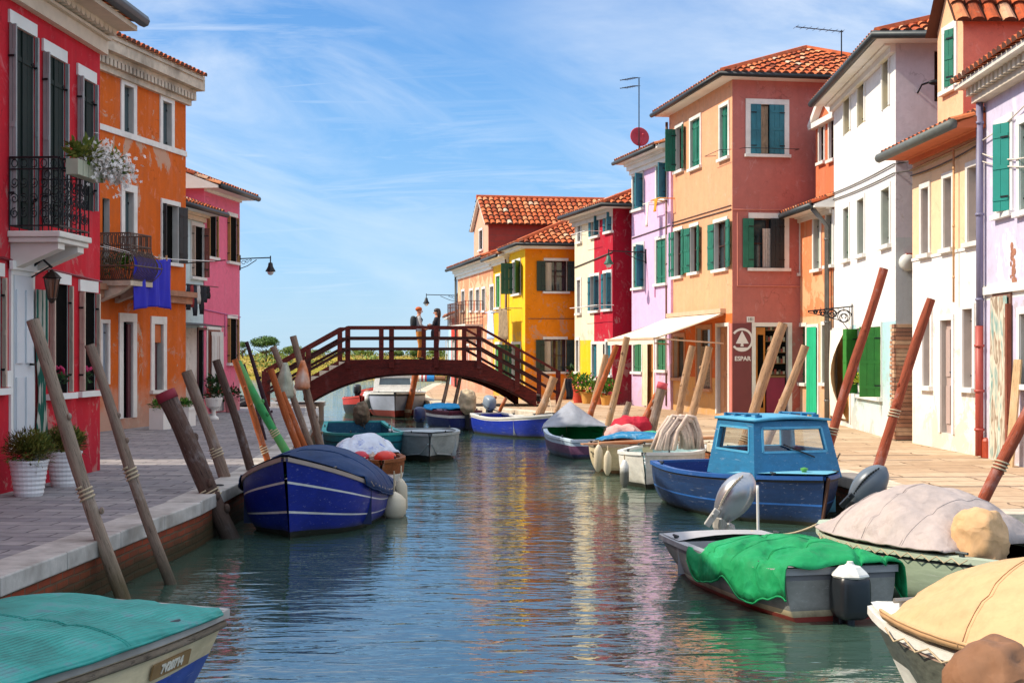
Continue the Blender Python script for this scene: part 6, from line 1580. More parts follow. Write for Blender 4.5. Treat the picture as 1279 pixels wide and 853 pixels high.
# -- yellow covered white boat
b16 = boat('white_yellow_boat', 'white boat under a taut yellow cover at the lower right', (2.16, 8.55), (4.4, 5.8), 1.65, .52, .56, .5, [(.10, mat('pinkish_rub', '#b09484', .5)), (.50, mat('scuffed_teak', '#4f5248', .6, .5, 14, stretch=(1, 1, 3))), (2, WH)], WH, DARK, p=2.6, rake=.35, deck=.55, deckm=WH, gw=.10, flare=.7)
tarp(b16, 'taut mustard yellow cover over the white boat', .02, .90, .48, canvas('yellow_cover', '#cfa67a', '#b08a5c', .45, .4), peak=.55, pw=.5, wr=.022, seed=11, over=-.05)
mb = MB()
for x in (0,): mb.box(1.5, 1.56, -.02, .02, .56, .64); mb.tube([(1.50, -.07, .645), (1.56, .07, .645)], .016, 6)
mb.build('mooring_cleat', mat('cleat_metal', '#8a8680', .4, metal=.5), b16.root)
_p = gnd(1205, 787, .13); text_obj('lettering', '- C1', .09, b16.root.matrix_basis.inverted() @ Matrix.Translation(_p) @ Matrix.Rotation(rad(-12), 4, 'Z'), b16.root, mat('ink_violet', '#5a4a62'))
# -- covered motor of a boat below the frame
b17 = boat('blue_grey_boat', 'blue-grey boat cut off by the lower right corner with a brown covered motor', (3.9, 3.0), (2.02, 5.72), 1.1, .42, .5, .42, [(2, paint('slate_blue_side', '#54607a', .5))], GREYG, DARK, p=2.3)
outboard(b17.root, (-b17.L/2-.02, .05, .40), 0, 0, None, BLKC, .92, cover=canvas('brown_fleece_cover', '#8a6246', '#5c4030', .6, .8))

# lacing lines that hold the covers down
def lacing(bt, label, t0, t1, m, below=.045, both=True):
    mb = MB()
    for sg in ((1, -1) if both else (-1,)):
        n = 26; pts = []
        for k in range(n+1):
            P = bt.pt(t0+(t1-t0)*k/n, 0, sg); pts.append((P.x, P.y+sg*.045, P.z+.015-(below if k % 2 else .0)))
        mb.tube(pts, .0055, 5)
    o = mb.build('lacing_rope', m, smooth=True); o.location = bt.root.location; o.rotation_euler = bt.root.rotation_euler; tag(o, label, 'rope')
lacing(b15, 'zigzag lacing rope holding the pale cover on the sage boat', .12, .80, CORDM); lacing(b16, 'zigzag lacing rope along the yellow cover of the white boat', .05, .88, CORDM); lacing(b2, 'lacing rope below the navy cover of the cobalt boat', .12, .70, CORDM, .04)
# ================================================================= footbridge
BW = wood('bridge_red_wood', '#5c1e18', .3, dark='#2c1010', along=(1.2, 6, 6), bleach=.08); BWD = wood('bridge_dark_wood', '#3a1a16', .3, along=(1.2, 6, 6), bleach=.05)
YN = 42.0; SK = Vector((-.52, 2.2))
root = thing('footbridge', 'dark red wooden arched footbridge with steps and three-bar railings', 'bridge', (-2.9, YN, 0))
OX = -2.9
xs_flat = (-4.84, -.97); xl, xr = -7.25, 1.42; ZD = 1.34
def dz(x):
    if x < xs_flat[0]: return ZD*(x-xl)/(xs_flat[0]-xl)
    if x > xs_flat[1]: return ZD*(xr-x)/(xr-xs_flat[1])
    return ZD+.03*math.sin(math.pi*(x-xs_flat[0])/(xs_flat[1]-xs_flat[0]))
def L3(x, side, z): return Vector((x-OX+SK.x*side, SK.y*side, z))
def abot(x):
    q = abs(x+2.62)/3.2; return .985-(.76 if x < -2.62 else .90)*q**2.55
for side in (0, 1):
    mb = MB(); n = 48; x0, x1 = -5.95, .72
    for k in range(n):
        q = []
        for x in (x0+(x1-x0)*k/n, x0+(x1-x0)*(k+1)/n):
            bot = abot(x); q.append((x, bot, dz(x)+.02))
        y0, y1 = (-.07, .07)
        for yy, fl in ((y0, 0), (y1, 1)):
            P = [L3(q[0][0], side, q[0][1]), L3(q[1][0], side, q[1][1]), L3(q[1][0], side, q[1][2]), L3(q[0][0], side, q[0][2])]
            P = [p+Vector((0, yy, 0)) for p in P]; mb.quad(*(P if not fl else P[::-1]))
        a = Vector((0, y0, 0)); b_ = Vector((0, y1, 0))
        for zi in (1, 2): mb.quad(L3(q[0][0], side, q[0][zi])+a, L3(q[1][0], side, q[1][zi])+a, L3(q[1][0], side, q[1][zi])+b_, L3(q[0][0], side, q[0][zi])+b_)
    mb.build('arch_beam', BW, root)
    # bottom flange, a darker lath
    mb = MB(); mb.tube([L3(x0+(x1-x0)*k/24, side, abot(x0+(x1-x0)*k/24)-.02) for k in range(25)], .05, 6); mb.build('lower_chord', BWD, root)
deck = MB(); nd = 26
for k in range(nd):
    x = xs_flat[0]+(xs_flat[1]-xs_flat[0])*(k+.5)/nd; w = (xs_flat[1]-xs_flat[0])/nd/2-.008
    deck.face([deck.P(L3(x-w, 0, dz(x)+.005)), deck.P(L3(x+w, 0, dz(x)+.005)), deck.P(L3(x+w, 1, dz(x)+.005)), deck.P(L3(x-w, 1, dz(x)+.005))])
    deck.face([deck.P(L3(x-w, 0, dz(x)-.05)), deck.P(L3(x+w, 0, dz(x)-.05)), deck.P(L3(x+w, 1, dz(x)-.05)), deck.P(L3(x-w, 1, dz(x)-.05))])
deck.build('deck', wood('deck_planks', '#5a4038', .25), root)
for (xa, xb) in ((xs_flat[0], xl), (xs_flat[1], xr)):
    for k in range(8):
        x0 = xa+(xb-xa)*(k+.1)/8; x1 = xa+(xb-xa)*(k+1.1)/8; z = ZD*(1-(k+1)/8.0)+.02
        if z < .05: continue
        mb = MB()
        for zz0, zz1 in ((z-.05, z),):
            lo = [L3(x0, .03, zz0), L3(x1, .03, zz0), L3(x1, .97, zz0), L3(x0, .97, zz0)]; hi = [L3(x0, .03, zz1), L3(x1, .03, zz1), L3(x1, .97, zz1), L3(x0, .97, zz1)]
            li = [mb.P(p) for p in lo]; hh = [mb.P(p) for p in hi]; mb.face(hh); mb.face(li[::-1])
            for c in range(4): mb.face([li[c], li[(c+1) % 4], hh[(c+1) % 4], hh[c]])
        mb.quad(L3(x0, .03, z+.12), L3(x0, .97, z+.12), L3(x0, .97, z-.02), L3(x0, .03, z-.02))
        mb.build('step', mat('grey_tread', '#6c645e', .8, .2), root)
posts = [-7.2, -6.0, -4.84, -3.55, -2.23, -.97, .154, 1.36]
for side in (0, 1):
    for x in posts:
        mb = MB(); base = L3(x, side, 0); o = -.09 if side == 0 else .09
        mb.box(base.x-.07, base.x+.07, base.y+o-.06, base.y+o+.06, max(-.0, dz(x)-.22), dz(x)+1.0)
        mb.build('post', BW, root)
    for hh, ww, tt in ((1.0, .11, .075), (.68, .055, .085), (.36, .055, .085)):
        mb = MB(); o = -.09 if side == 0 else .09; xx = [xl+.05, xs_flat[0], xs_flat[1], xr-.06]
        for a, b_ in zip(xx, xx[1:]):
            mb.bar(L3(a, side, dz(a)+hh)+Vector((0, o-.07*(1 if side == 0 else -1)*(hh < .9), 0)), L3(b_, side, dz(b_)+hh)+Vector((0, o-.07*(1 if side == 0 else -1)*(hh < .9), 0)), ww, tt)
        mb.build('handrail' if hh > .9 else 'rail', BW if hh > .9 else BWD, root)
AB = mat('abutment_stone', '#a89c94', .85, .15, dirt='#5c544c', dirt_amt=.6)
mb = MB(); mb.box(.60-OX, 1.5-OX, -.25, 2.5, -1.4, -.02); mb.build('abutment', AB, root)
mb = MB(); mb.box(-6.6-OX, -5.86-OX, -.15, 2.3, -1.4, .06); mb.build('abutment', AB, root)
# ================================================================= people on the bridge
def person(label, loc, rz, h, top_m, leg_m, skin_m, shoe_m, hair_m, pose, long_hair=False):
    """one continuous skinned body; clothing colours by region, hair and bag as parts"""
    k = h/1.75; V = []; E = []; R = []
    def v(p, r, prev=None):
        V.append(Vector(p)*k); R.append((r[0]*k, r[1]*k) if isinstance(r, tuple) else (r*k, r*k))
        if prev is not None: E.append((prev, len(V)-1))
        return len(V)-1
    pel = v((0, 0, .95), (.15, .11)); wa = v((0, 0, 1.12), (.135, .10), pel); ch = v((0, .0, 1.33), (.165, .11), wa); nk0 = v((0, 0, 1.46), (.09, .08), ch); nk = v((0, .01, 1.53), .052, nk0)
    hd = v((0, .02, 1.61), (.078, .09), nk); hd2 = v((0, .02, 1.70), (.08, .095), hd)
    for sg in (1, -1):
        sh = v((.17*sg, 0, 1.42), .062, nk0); el = v(pose['elbow'][0 if sg > 0 else 1], .046, sh); wr_ = v(pose['hand'][0 if sg > 0 else 1], .034, el); d = (V[wr_]-V[el]).normalized()*.09*k
        V.append(V[wr_]+d); R.append((.042*k, .028*k)); E.append((wr_, len(V)-1))
        hp = v((.09*sg, 0, .88), .095, pel); kn = v(pose['knee'][0 if sg > 0 else 1], .062, hp); an = v(pose['foot'][0 if sg > 0 else 1], .042, kn); f = pose['foot'][0 if sg > 0 else 1]
        v((f[0], f[1]+.14, .035), (.042, .032), an)
    me = bpy.data.meshes.new('person_body'); me.from_pydata([tuple(p) for p in V], E, [])
    o = bpy.data.objects.new('tmp_body', me); C.objects.link(o); sk = o.modifiers.new('skin', 'SKIN'); sk.use_smooth_shade = True
    for i, r in enumerate(R): me.skin_vertices[0].data[i].radius = r
    me.skin_vertices[0].data[0].use_root = True
    ss = o.modifiers.new('sub', 'SUBSURF'); ss.levels = 2; ss.render_levels = 2
    dg = bpy.context.evaluated_depsgraph_get(); dg.update(); m2 = bpy.data.meshes.new_from_object(o.evaluated_get(dg)); bpy.data.objects.remove(o)
    m2.materials.clear()
    for m in (top_m, leg_m, skin_m, shoe_m): m2.materials.append(m)
    hands = [Vector(pose['hand'][0])*k, Vector(pose['hand'][1])*k]
    for p in m2.polygons:
        c = p.center; z = c.z/k
        p.material_index = 3 if z < .085 else 1 if z < .98 and abs(c.x) < .24*k and not any((c-hh).length < .12*k for hh in hands) else 2 if z > 1.49 or any((c-hh).length < .13*k for hh in hands) else 0
        p.use_smooth = True
    m2.name = 'person'; b_ = bpy.data.objects.new('person', m2); C.objects.link(b_); b_.location = loc; b_.rotation_euler = (0, 0, rz); tag(b_, label, 'person')
    mb = MB(); mb.ell(Vector((0, .00, 1.715))*k, (.108*k, .118*k, .085*k), 14, 10)
    if long_hair:
        mb.ell(Vector((0, -.07, 1.60))*k, (.11*k, .06*k, .19*k), 12, 8)
    mb.build('hair', hair_m, b_, smooth=True)
    mb = MB()
    mb.ell(Vector((0, .125, 1.635))*k, (.014*k, .022*k, .024*k), 8, 6)
    for sg in (1, -1): mb.ell(Vector((.085*sg, .01, 1.64))*k, (.012*k, .024*k, .032*k), 8, 6)
    mb.build('face_features', skin_m, b_, smooth=True)
    mb = MB()
    for sg in (1, -1): mb.ell(Vector((.033*sg, .108, 1.665))*k, (.011*k, .008*k, .007*k), 8, 6)
    mb.box(-.022*k, .022*k, .102*k, .112*k, 1.588*k, 1.595*k); mb.build('eyes_and_mouth', mat('dark_features', '#3a1c18', .5), b_)
    return b_, k
SKIN = mat('skin', '#c88a6a', .6, .05); SHOE = mat('dark_shoe', '#2a2622', .6)
pz = ZD+.03
pm, k = person('man in ochre trousers and grey shirt with a dark backpack on the bridge', (at(523, 440, 42.9).x, 42.9, pz), rad(-80), 1.56, mat('grey_shirt', '#a8a6a4', .8), mat('ochre_trousers', '#c07a2c', .85), SKIN, SHOE, mat('orange_cap', '#b8561c', .8),
    dict(elbow=((.24, .06, 1.16), (-.25, .04, 1.17)), hand=((.16, .25, 1.08), (-.17, .24, 1.06)), knee=((.10, .03, .50), (-.10, .05, .50)), foot=((.11, -.03, .08), (-.13, .06, .08))))
mb = MB(); mb.ell(Vector((0, -.19, 1.27))*k, (.15*k, .10*k, .22*k), 14, 10, .7)
for sg in (1, -1): mb.tube([Vector((.11*sg, -.12, 1.42))*k, Vector((.12*sg, .0, 1.50))*k, Vector((.12*sg, .115, 1.36))*k, Vector((.12*sg, .05, 1.16))*k, Vector((.1*sg, -.12, 1.10))*k], .022*k, 6)
mb.build('backpack', mat('dark_backpack', '#22282c', .8), pm, smooth=True)
pw_, k = person('dark-haired woman in a dark top with a shoulder bag on the bridge', (at(546, 440, 43.0).x, 43.0, pz), rad(75), 1.52, mat('dark_top', '#2a2830', .85), mat('pale_trousers', '#b49a94', .85), SKIN, SHOE, mat('dark_hair', '#2a1812', .6),
    dict(elbow=((.23, .06, 1.17), (-.24, .08, 1.18)), hand=((.10, .26, 1.22), (-.12, .26, 1.20)), knee=((.09, .03, .50), (-.09, .04, .50)), foot=((.09, -.02, .08), (-.10, .04, .08))), long_hair=True)
mb = MB(); mb.ell(Vector((-.21, .02, .90))*k, (.07*k, .14*k, .17*k), 12, 8, .6); mb.tube([Vector((-.2, .03, 1.02))*k, Vector((-.19, .1, 1.3))*k, Vector((-.12, .03, 1.48))*k, Vector((-.17, -.1, 1.25))*k, Vector((-.2, .0, 1.02))*k], .014*k, 5); mb.build('shoulder_bag', mat('black_bag', '#18181c', .6), pw_, smooth=True)
# ================================================================= mooring poles
PG = wood('pole_grey', '#8a7464', .35, foot='#3a3626'); PGF = wood('pole_grey_greenfoot', '#94806e', .3, foot='#4a3f1e'); PD = wood('pole_dark', '#5c463c', .4, foot='#2c2620'); PO = wood('pole_orange', '#a8582c', .25, foot='#3c2c20')
PR = wood('pole_redbrown', '#96482f', .2, foot='#3c2c20'); PT = wood('pole_tan', '#b08a68', .3, foot='#4a3c2c'); PP = wood('pole_purple', '#3e2830', .3); CUT = mat('cut_wood', '#c8b49a', .8, .2, 14)
def pole(label, top, low, Y, w, m, taper=.85, knots=2, z_end=-1.4, Yt=None, cap=None, bend=.022):
    """top/low: photo points of the pole's axis at distance Y; it is carried on down to the canal bed"""
    A = at(*top, Yt or Y); B = at(*low, Y); d = (B-A).normalized(); t = (A.z-z_end)/-d.z; E = A+d*t; OW = A+d*((A.z-WATER)/-d.z); QR = (-d).to_track_quat('Z', 'Y')
    r = w/F*Y/2; n = 14; pts, rs = [], []
    side = d.cross(Vector((0, 1, 0))).normalized(); ph = random.random()*9
    for k in range(n+1):
        s = k/n; p = A.lerp(E, s); off = bend*math.sin(s*5+ph)*(E-A).length*.35; pts.append(p+side*off*s*(1-s)*4); rs.append(r*(taper+(1-taper)*s)*(1+.05*math.sin(s*17+ph)+.05*noise.noise(Vector((s*9, ph, 0)))))
    mb = MB(); O = OW; QI = QR.to_matrix().to_4x4().inverted(); mb.M = QI @ Matrix.Translation(-O)
    mb.tube(pts, rs, 12, caps=False)
    c = pts[0]
    mb.mi = 1; a = d.cross(Vector((0, 0, 1))).normalized(); b_ = d.cross(a)
    mb.face([mb.P(c-d*.004+(a*math.cos(6.283*k/12)+b_*math.sin(6.283*k/12))*rs[0]*.99) for k in range(12)]); mb.mi = 0
    for k in range(knots):
        s = random.uniform(.1, .55); p = A.lerp(E, s); an = random.uniform(3.4, 6.0); q = p+(a*math.cos(an)+b_*math.sin(an))*rs[4]*.9; mb.ell(q, (r*.35, r*.35, r*.5), 8, 6)
    o = mb.build('mooring_pole', [m, CUT], None, smooth=True); o.location = O; o.rotation_euler = QR.to_euler()
    tag(o, label, 'mooring pole')
    if random.random() < .45:
        kk = random.choice((5, 6, 7)); c0_ = pts[kk]; wr = MB(); wr.M = QI @ Matrix.Translation(-O); R_ = rs[kk]*1.10
        wr.tube([c0_+d*(.012*i/3.0)+(a*math.cos(i*.7)+b_*math.sin(i*.7))*R_ for i in range(30)], .010, 5); wr.build('rope_wrap', CORDM, o, smooth=True)
    if cap:
        cb = MB(); cb.M = QI @ Matrix.Translation(-O); cb.tube([c-d*.006, c+d*cap[1]], [rs[0]*1.06, rs[0]*1.08], 12); cb.build('paint_band', cap[0], o, smooth=True)
    return o
# left bank, near to far
pole('tall grey pole leaning left, nearest on the left with greenish foot', (41, 400), (150, 735), 12.1, 19, PGF)
pole('slender grey pole, second along the left quay', (112, 431), (212, 722), 12.9, 15, PG)
pole('thick knotted pole with a worn dark red top on the left quay', (206, 490), (288, 668), 16.1, 24, PD, knots=5, cap=(mat('worn_red_cap', '#7a1c2c', .8, .4), .10), taper=1)
pole('grey pole just behind the red-topped one on the left quay', (233, 464), (296, 642), 18.2, 16, PG)
pole('rough brown pole leaning in front of the pink house', (270, 450), (315, 592), 19.2, 12, PD, knots=4)
pole('smooth orange-brown pole leaning beside the green one', (293, 449), (338, 580), 20.6, 9, PO)
GP = mat('green_paint_pole', '#1e8a44', .6, .25, dirt='#c8c46a', dirt_amt=.5)
pole('vivid green pole with a yellowish foot', (297, 452), (357, 566), 21.6, 12, GP, bend=.03)
pole('thin dark stick left of the purple pole', (304, 455), (330, 545), 26, 5, PP)
pole('slim dark purple pole topmost by the bridge steps', (308, 427), (350, 555), 27, 8, PP, taper=.6)
pole('bright orange pole in the bundle by the left bridge end', (338, 461), (375, 566), 24.0, 10, PO)
pole('grey pole wrapped with clear plastic in the bundle', (341, 433), (392, 562), 25.2, 9, PG)
pole('tallest grey pole at the right side of the bundle', (366, 420), (400, 552), 26.2, 10, PG)
pole('brown pole low in the middle of the bundle', (352, 490), (382, 566), 24.6, 9, PO)
pole('grey pole under the orange plastic bag in the bundle', (374, 455), (403, 558), 25.8, 9, PG)
def bag(label, px, py, Y, w, h, m):
    p = at(px, py, Y); mb = MB(); n = 14
    prof = [(.25, .5), (.32, .42), (.62, .15), (.95, -.2), (1.0, -.42), (.8, -.5)]
    def fn(i, j):
        r, z = prof[i]; a = 6.283*j/n; rr = r*w/2*(1+.22*math.sin(a*5+i)); return (rr*math.cos(a), rr*math.sin(a), z*h)
    mb.grid(fn, 5, n); o = mb.build('plastic_bag', m, smooth=True, solid=.006); o.location = p; tag(o, label, 'bag')
bag('greenish white plastic bag tied round a pole by the bridge', 356, 475, 24.9, .30, .62, mat('grey_green_plastic', '#a8aa98', .4, .3, 14, dirt='#5c6a4c', dirt_amt=.6))
bag('orange and white plastic bag tied over a pole near the bridge steps', 378, 468, 25.6, .26, .52, mat('orange_white_plastic', '#c8703c', .45, .4, 9, dirt='#cfc6ba', dirt_amt=.9))
# right bank, near to far
pole('varnished red-brown pole leaning out of the right edge', (1320, 440), (1224, 640), 14.0, 17, PR)
pole('red-brown pole leaning left of the cream house door', (1163, 374), (1092, 588), 16.9, 14, PR)
pole('tallest red-brown pole leaning across the green shutters', (1104, 336), (1046, 530), 18.2, 13, PR)
pole('pale pole leaning across the shop doorway', (978, 404), (938, 526), 22.0, 15, PT)
pole('pale crooked pole right of the shop doorway', (1006, 432), (968, 532), 21.0, 12, PT, bend=.02)
pole('grey-tan pole before the shop window, right of its pair', (886, 433), (860, 545), 25.3, 11, PT)
pole('grey-tan pole before the shop window, left of its pair', (865, 432), (842, 542), 25.9, 11, PT)
pole('short pole with a pinkish painted band near the awning', (828, 478), (812, 540), 27.8, 12, PG, cap=(mat('pink_band', '#c04a54', .8, .3), .12), taper=1)
pole('brown pole crossing behind the pink-banded one', (821, 492), (800, 538), 28.0, 10, PO)
pole('short grey stump right of the grey tent cover', (786, 502), (779, 526), 29.5, 9, PG)
pole('tall tan pole under the left tip of the awning', (783, 421), (763, 518), 30.4, 9, PT)
pole('orange-tan pole just left of the tall tan one', (770, 432), (742, 508), 31.4, 8, PO)
pole('pale grey pole leftmost of the three by the flowerpots', (757, 443), (741, 510), 32.0, 8, PT)
pole('thick pale pole by the right bridge foot', (692, 471), (675, 515), 36.0, 10, PT, taper=1)
pole('slim pole with black cloth tied at its top by the bridge', (708, 473), (692, 525), 34.5, 6, PT)
pole('thin brown pole under the right end of the bridge arch', (619, 495), (607, 522), 38.8, 5, PO)
pole('brown pole left of the thin one under the arch', (632, 497), (622, 518), 38.3, 5, PO)
pole('thin grey curved pole under the middle of the arch', (564, 450), (550, 520), 42.2, 5, PG, bend=.03)
pole('thin grey pole right of the curved one under the arch', (578, 452), (567, 512), 42.6, 5, PG)
pole('stout rust-brown pole beside the white cabin boat', (519, 466), (509, 520), 45.8, 9, PO)
p = at(711, 484, 34.4); mb = MB(); mb.grid(lambda i, j: (-.08+.16*i/6+.02*math.sin(j), .02*math.sin(i*2), -.28+.5*j/6), 6, 6); o = mb.build('black_cloth', mat('black_cloth', '#1c1a20', .9), smooth=True, solid=.02); o.location = p; tag(o, 'black cloth tied to a slim pole near the bridge', 'cloth')
# rope rings, mooring lines
def rope(label, pts, r=.014, sag=.15, m=None):
    mb = MB(); out = []
    for a, b_ in zip(pts, pts[1:]):
        a, b_ = Vector(a), Vector(b_)
        for i in range(10):
            t = i/10; p = a.lerp(b_, t); p.z -= sag*4*t*(1-t); out.append(p)
    out.append(Vector(pts[-1])); mb.tube(out, r, 6); return tag(mb.build('mooring_rope', m or CORDM, smooth=True), label, 'rope')
rope('green mooring rope from the cobalt boat bow to the quay poles', [(-2.62, 16.5, .2), (-3.2, 17.2, -.2), (-3.42, 18.1, -.05)], .012, .12, mat('green_rope', '#2a8a4a', .8))
rope('white rope hanging from the silver motor into the water', [at(946, 606, 15.4), at(947, 662, 15.4)+Vector((0, 0, -.12))], .016, 0, WHITE)
rope('pale rope from the sage boat bow to the quay', [(3.05, 13.6, .0), (3.9, 14.0, .0), (4.75, 14.6, .02)], .014, .12)
rope('thin line hanging off the stern of the grey boat', [(2.45, 11.15, -.12), (2.43, 11.12, -.52)], .007, 0)
rope('coiled grey ropes on the bow deck of the white and yellow boat', [at(1222, 766, 7.6), at(1255, 758, 7.4), at(1285, 745, 7.3), at(1268, 764, 7.2), at(1236, 768, 7.4)], .014, .01, mat('grey_rope', '#6a5c58', .9))

rope('slack rope from the blue cabin boat stern to a red-brown pole', [(2.9, 20.1, .06), (4.1, 19.4, -.1), (4.22, 18.3, .3)], .012, .12)
rope('mooring rope from the white open boat to the kerb', [(2.9, 24.6, .0), (3.5, 25.2, .02)], .012, .05)
rope('mooring rope from the cobalt boat stern to the left kerb', [(-2.6, 19.3, -.05), (-3.4, 20.0, .02)], .012, .08)
rope('rope from the grey tarp boat bow to the sage boat', [(2.3, 13.7, -.12), (3.0, 13.7, -.02)], .011, .08)
rope('line from the bright blue boat bow to the thick pale pole', [(1.0, 34.5, .08), (.95, 35.9, .45)], .012, .06)
# iron mooring rings along both kerbs
for lb, p in (('iron mooring ring on the left kerb by the thick red-topped pole', (-3.36, 16.9)), ('iron mooring ring on the right kerb behind the rope heap', (3.55, 24.0)), ('iron mooring ring on the right kerb by the red-brown poles', (4.36, 17.4))):
    mb = MB(); mb.tube([(.05*math.cos(i*.524), .05*math.sin(i*.524), .012) for i in range(13)], .008, 6); mb.box(-.06, -.04, -.015, .015, -.01, .03); o = mb.build('mooring_ring', IRON); o.location = (p[0]-.12 if p[0] < 0 else p[0]+.14, p[1], .012); tag(o, lb, 'mooring ring')
# ================================================================= lamps, pots, flowers, laundry and the rest
def sprig(mb, c, r, n, ln, up=.5, w=.012):
    c = Vector(c)
    for k in range(n):
        d = Vector((random.gauss(0, 1), random.gauss(0, 1), random.gauss(up, .6))).normalized()
        p = c+Vector((d.x*r[0], d.y*r[1], d.z*r[2]))*random.uniform(.15, 1); a = (d+Vector((random.gauss(0, .5), random.gauss(0, .5), random.gauss(.2, .4)))).normalized(); s = a.cross(Vector((.3, .5, .8))).normalized()*w*random.uniform(.7, 1.5); l = ln*random.uniform(.6, 1.3)
        mb.tone = random.random(); mb.face([mb.P(p-s*.4), mb.P(p+a*l*.5-s), mb.P(p+a*l), mb.P(p+a*l*.5+s)])
HERB = leaf_mat('herb_leaves', '#3c4c1e', '#8a8a40'); LUSH = leaf_mat('lush_leaves', '#1f4a18', '#6a9a34'); DKLEAF = leaf_mat('dark_leaves', '#16301a', '#3c6030')
def pot(label, p, r, h, potm, leafm, leaf_r, n, ln, flowers=None, ribs=0, foot=False, cat='potted plant', w=.012):
    root = thing('potted_plant', label, cat, p); mb = MB()
    prof = [(r*.72, 0), (r*.74, .01)]
    m_ = max(6, ribs*2)
    for k in range(m_+1):
        t = k/m_; prof.append((r*(.74+.26*t)+(.008*r/.2 if ribs and k % 2 else 0), h*(.03+.9*t)))
    prof += [(r*1.08, h*.94), (r*1.08, h), (r*.96, h), (r*.93, h*.9)]
    if foot: prof = [(r*.6, 0), (r*.6, h*.08), (r*.25, h*.2), (r*.25, h*.45), (r*.8, h*.6), (r*1.05, h*.95), (r*1.05, h), (r*.9, h), (r*.85, h*.9)]
    mb.lathe(prof, 24); mb.build('pot', potm, root, smooth=False, bevel=0)
    mb = MB(); mb.ell((0, 0, h*.9), (r*.9, r*.9, .02), 14, 4); mb.build('soil', mat('soil', '#2a2018', .95), root)
    mb = MB(); sprig(mb, (0, 0, h+leaf_r[2]*.35), leaf_r, n, ln, .5, w)
    for k in range(14): 
        a = random.uniform(0, 6.28); mb.tube([(0, 0, h*.9), (math.cos(a)*leaf_r[0]*.5, math.sin(a)*leaf_r[1]*.5, h+leaf_r[2]*.8)], .004, 4)
    mb.build('foliage', leafm, root)
    if flowers:
        mb = MB()
        for k in range(flowers[1]):
            d = Vector((random.gauss(0, 1), random.gauss(0, 1), abs(random.gauss(.5, .5)))).normalized(); mb.ell((d.x*leaf_r[0], d.y*leaf_r[1], h+leaf_r[2]*.35+d.z*leaf_r[2]), (flowers[2],)*3, 6, 4)
        mb.build('blossom', flowers[0], root)
    return root
WPOT = mat('white_ribbed_pot', '#dcdad8', .6, .04); TERR = mat('terracotta_pot', '#b45a38', .85, .12); YPOT = mat('ochre_pot', '#c89040', .8, .12)
g0 = gnd(36, 619); pot('white ribbed pot with bushy heather by the crimson house door, nearest', g0, .205, .40, WPOT, HERB, (.27, .27, .24), 2600, .075, ribs=7, w=.008)
g0 = gnd(80, 607); pot('white ribbed pot with darker heather behind the nearest one', g0, .20, .42, WPOT, HERB, (.24, .24, .22), 2300, .075, ribs=7, w=.008)
# concrete planters and pots along the orange, pale and pink houses
def trough(label, p, w, d, h, rz, m, leafm, flowers=None):
    root = thing('planter_box', label, 'planter', p, rz); mb = MB(); t = .035
    mb.box(-w/2, w/2, -d/2, -d/2+t, 0, h); mb.box(-w/2, w/2, d/2-t, d/2, 0, h); mb.box(-w/2, -w/2+t, -d/2+t+.001, d/2-t-.001, 0, h); mb.box(w/2-t, w/2, -d/2+t+.001, d/2-t-.001, 0, h); mb.box(-w/2+t, w/2-t, -d/2+t, d/2-t, .03, h-.05)
    mb.box(-w/2-.02, w/2+.02, -d/2-.02, -d/2-.001, h-.07, h+.003)
    mb.build('box', m, root); mb = MB()
    for k in range(5): sprig(mb, (-w/2+w*(k+.5)/5, 0, h+.04), (w*.14, d*.45, .12), 70, .09)
    mb.build('foliage', leafm, root)
    if flowers:
        mb = MB()
        for k in range(18): mb.ell((random.uniform(-w/2, w/2), random.uniform(-d/2, d/2), h+random.uniform(.06, .18)), (.025,)*3, 6, 4)
        mb.build('blossom', flowers, root)
trough('white planter box nearest the orange house window', gnd(200, 536), .36, .32, .44, rad(78), WHITE, LUSH); trough('white planter box beside it towards the pale house', gnd(232, 532), .36, .30, .42, rad(78), WHITE, LUSH)
pot('white pedestal urn with dark plant by the pink house', gnd(267, 524), .20, .52, WHITE, DKLEAF, (.22, .22, .22), 120, .12, foot=True, w=.03); pot('pink pot with reddish plant at the pink house corner', gnd(289, 515), .19, .40, mat('pink_pot', '#c07a80', .8), DKLEAF, (.24, .24, .22), 120, .12, (mat('red_flower', '#b01c38', .7), 14, .03), w=.03)
p = at(268, 484, 36.6); r_ = thing('hanging_flower_box', 'red flower box with plants on the pale house window ledge', 'planter', p, rad(80)); mb = MB(); mb.box(-.3, .3, -.1, .1, -.16, .0); mb.build('box', mat('red_box', '#a03030', .7), r_); mb = MB(); sprig(mb, (0, 0, .1), (.35, .15, .22), 160, .12, w=.025); mb.build('foliage', DKLEAF, r_)
mb = MB(); mb.ell((0, 0, .12), (.28, .2, .14), 12, 8, amp=.3); mb.ell((.2, 0, .28), (.14, .12, .14), 10, 8, amp=.3); mb.tube([(-.2, 0, .1), (.0, -.1, .3), (.3, 0, .32)], .02, 5); o = mb.build('scooter_cover', mat('dark_scooter', '#26282e', .5, .4)); o.location = gnd(302, 508); tag(o, 'small dark covered bundle on the paving by the pink house end', 'bundle')
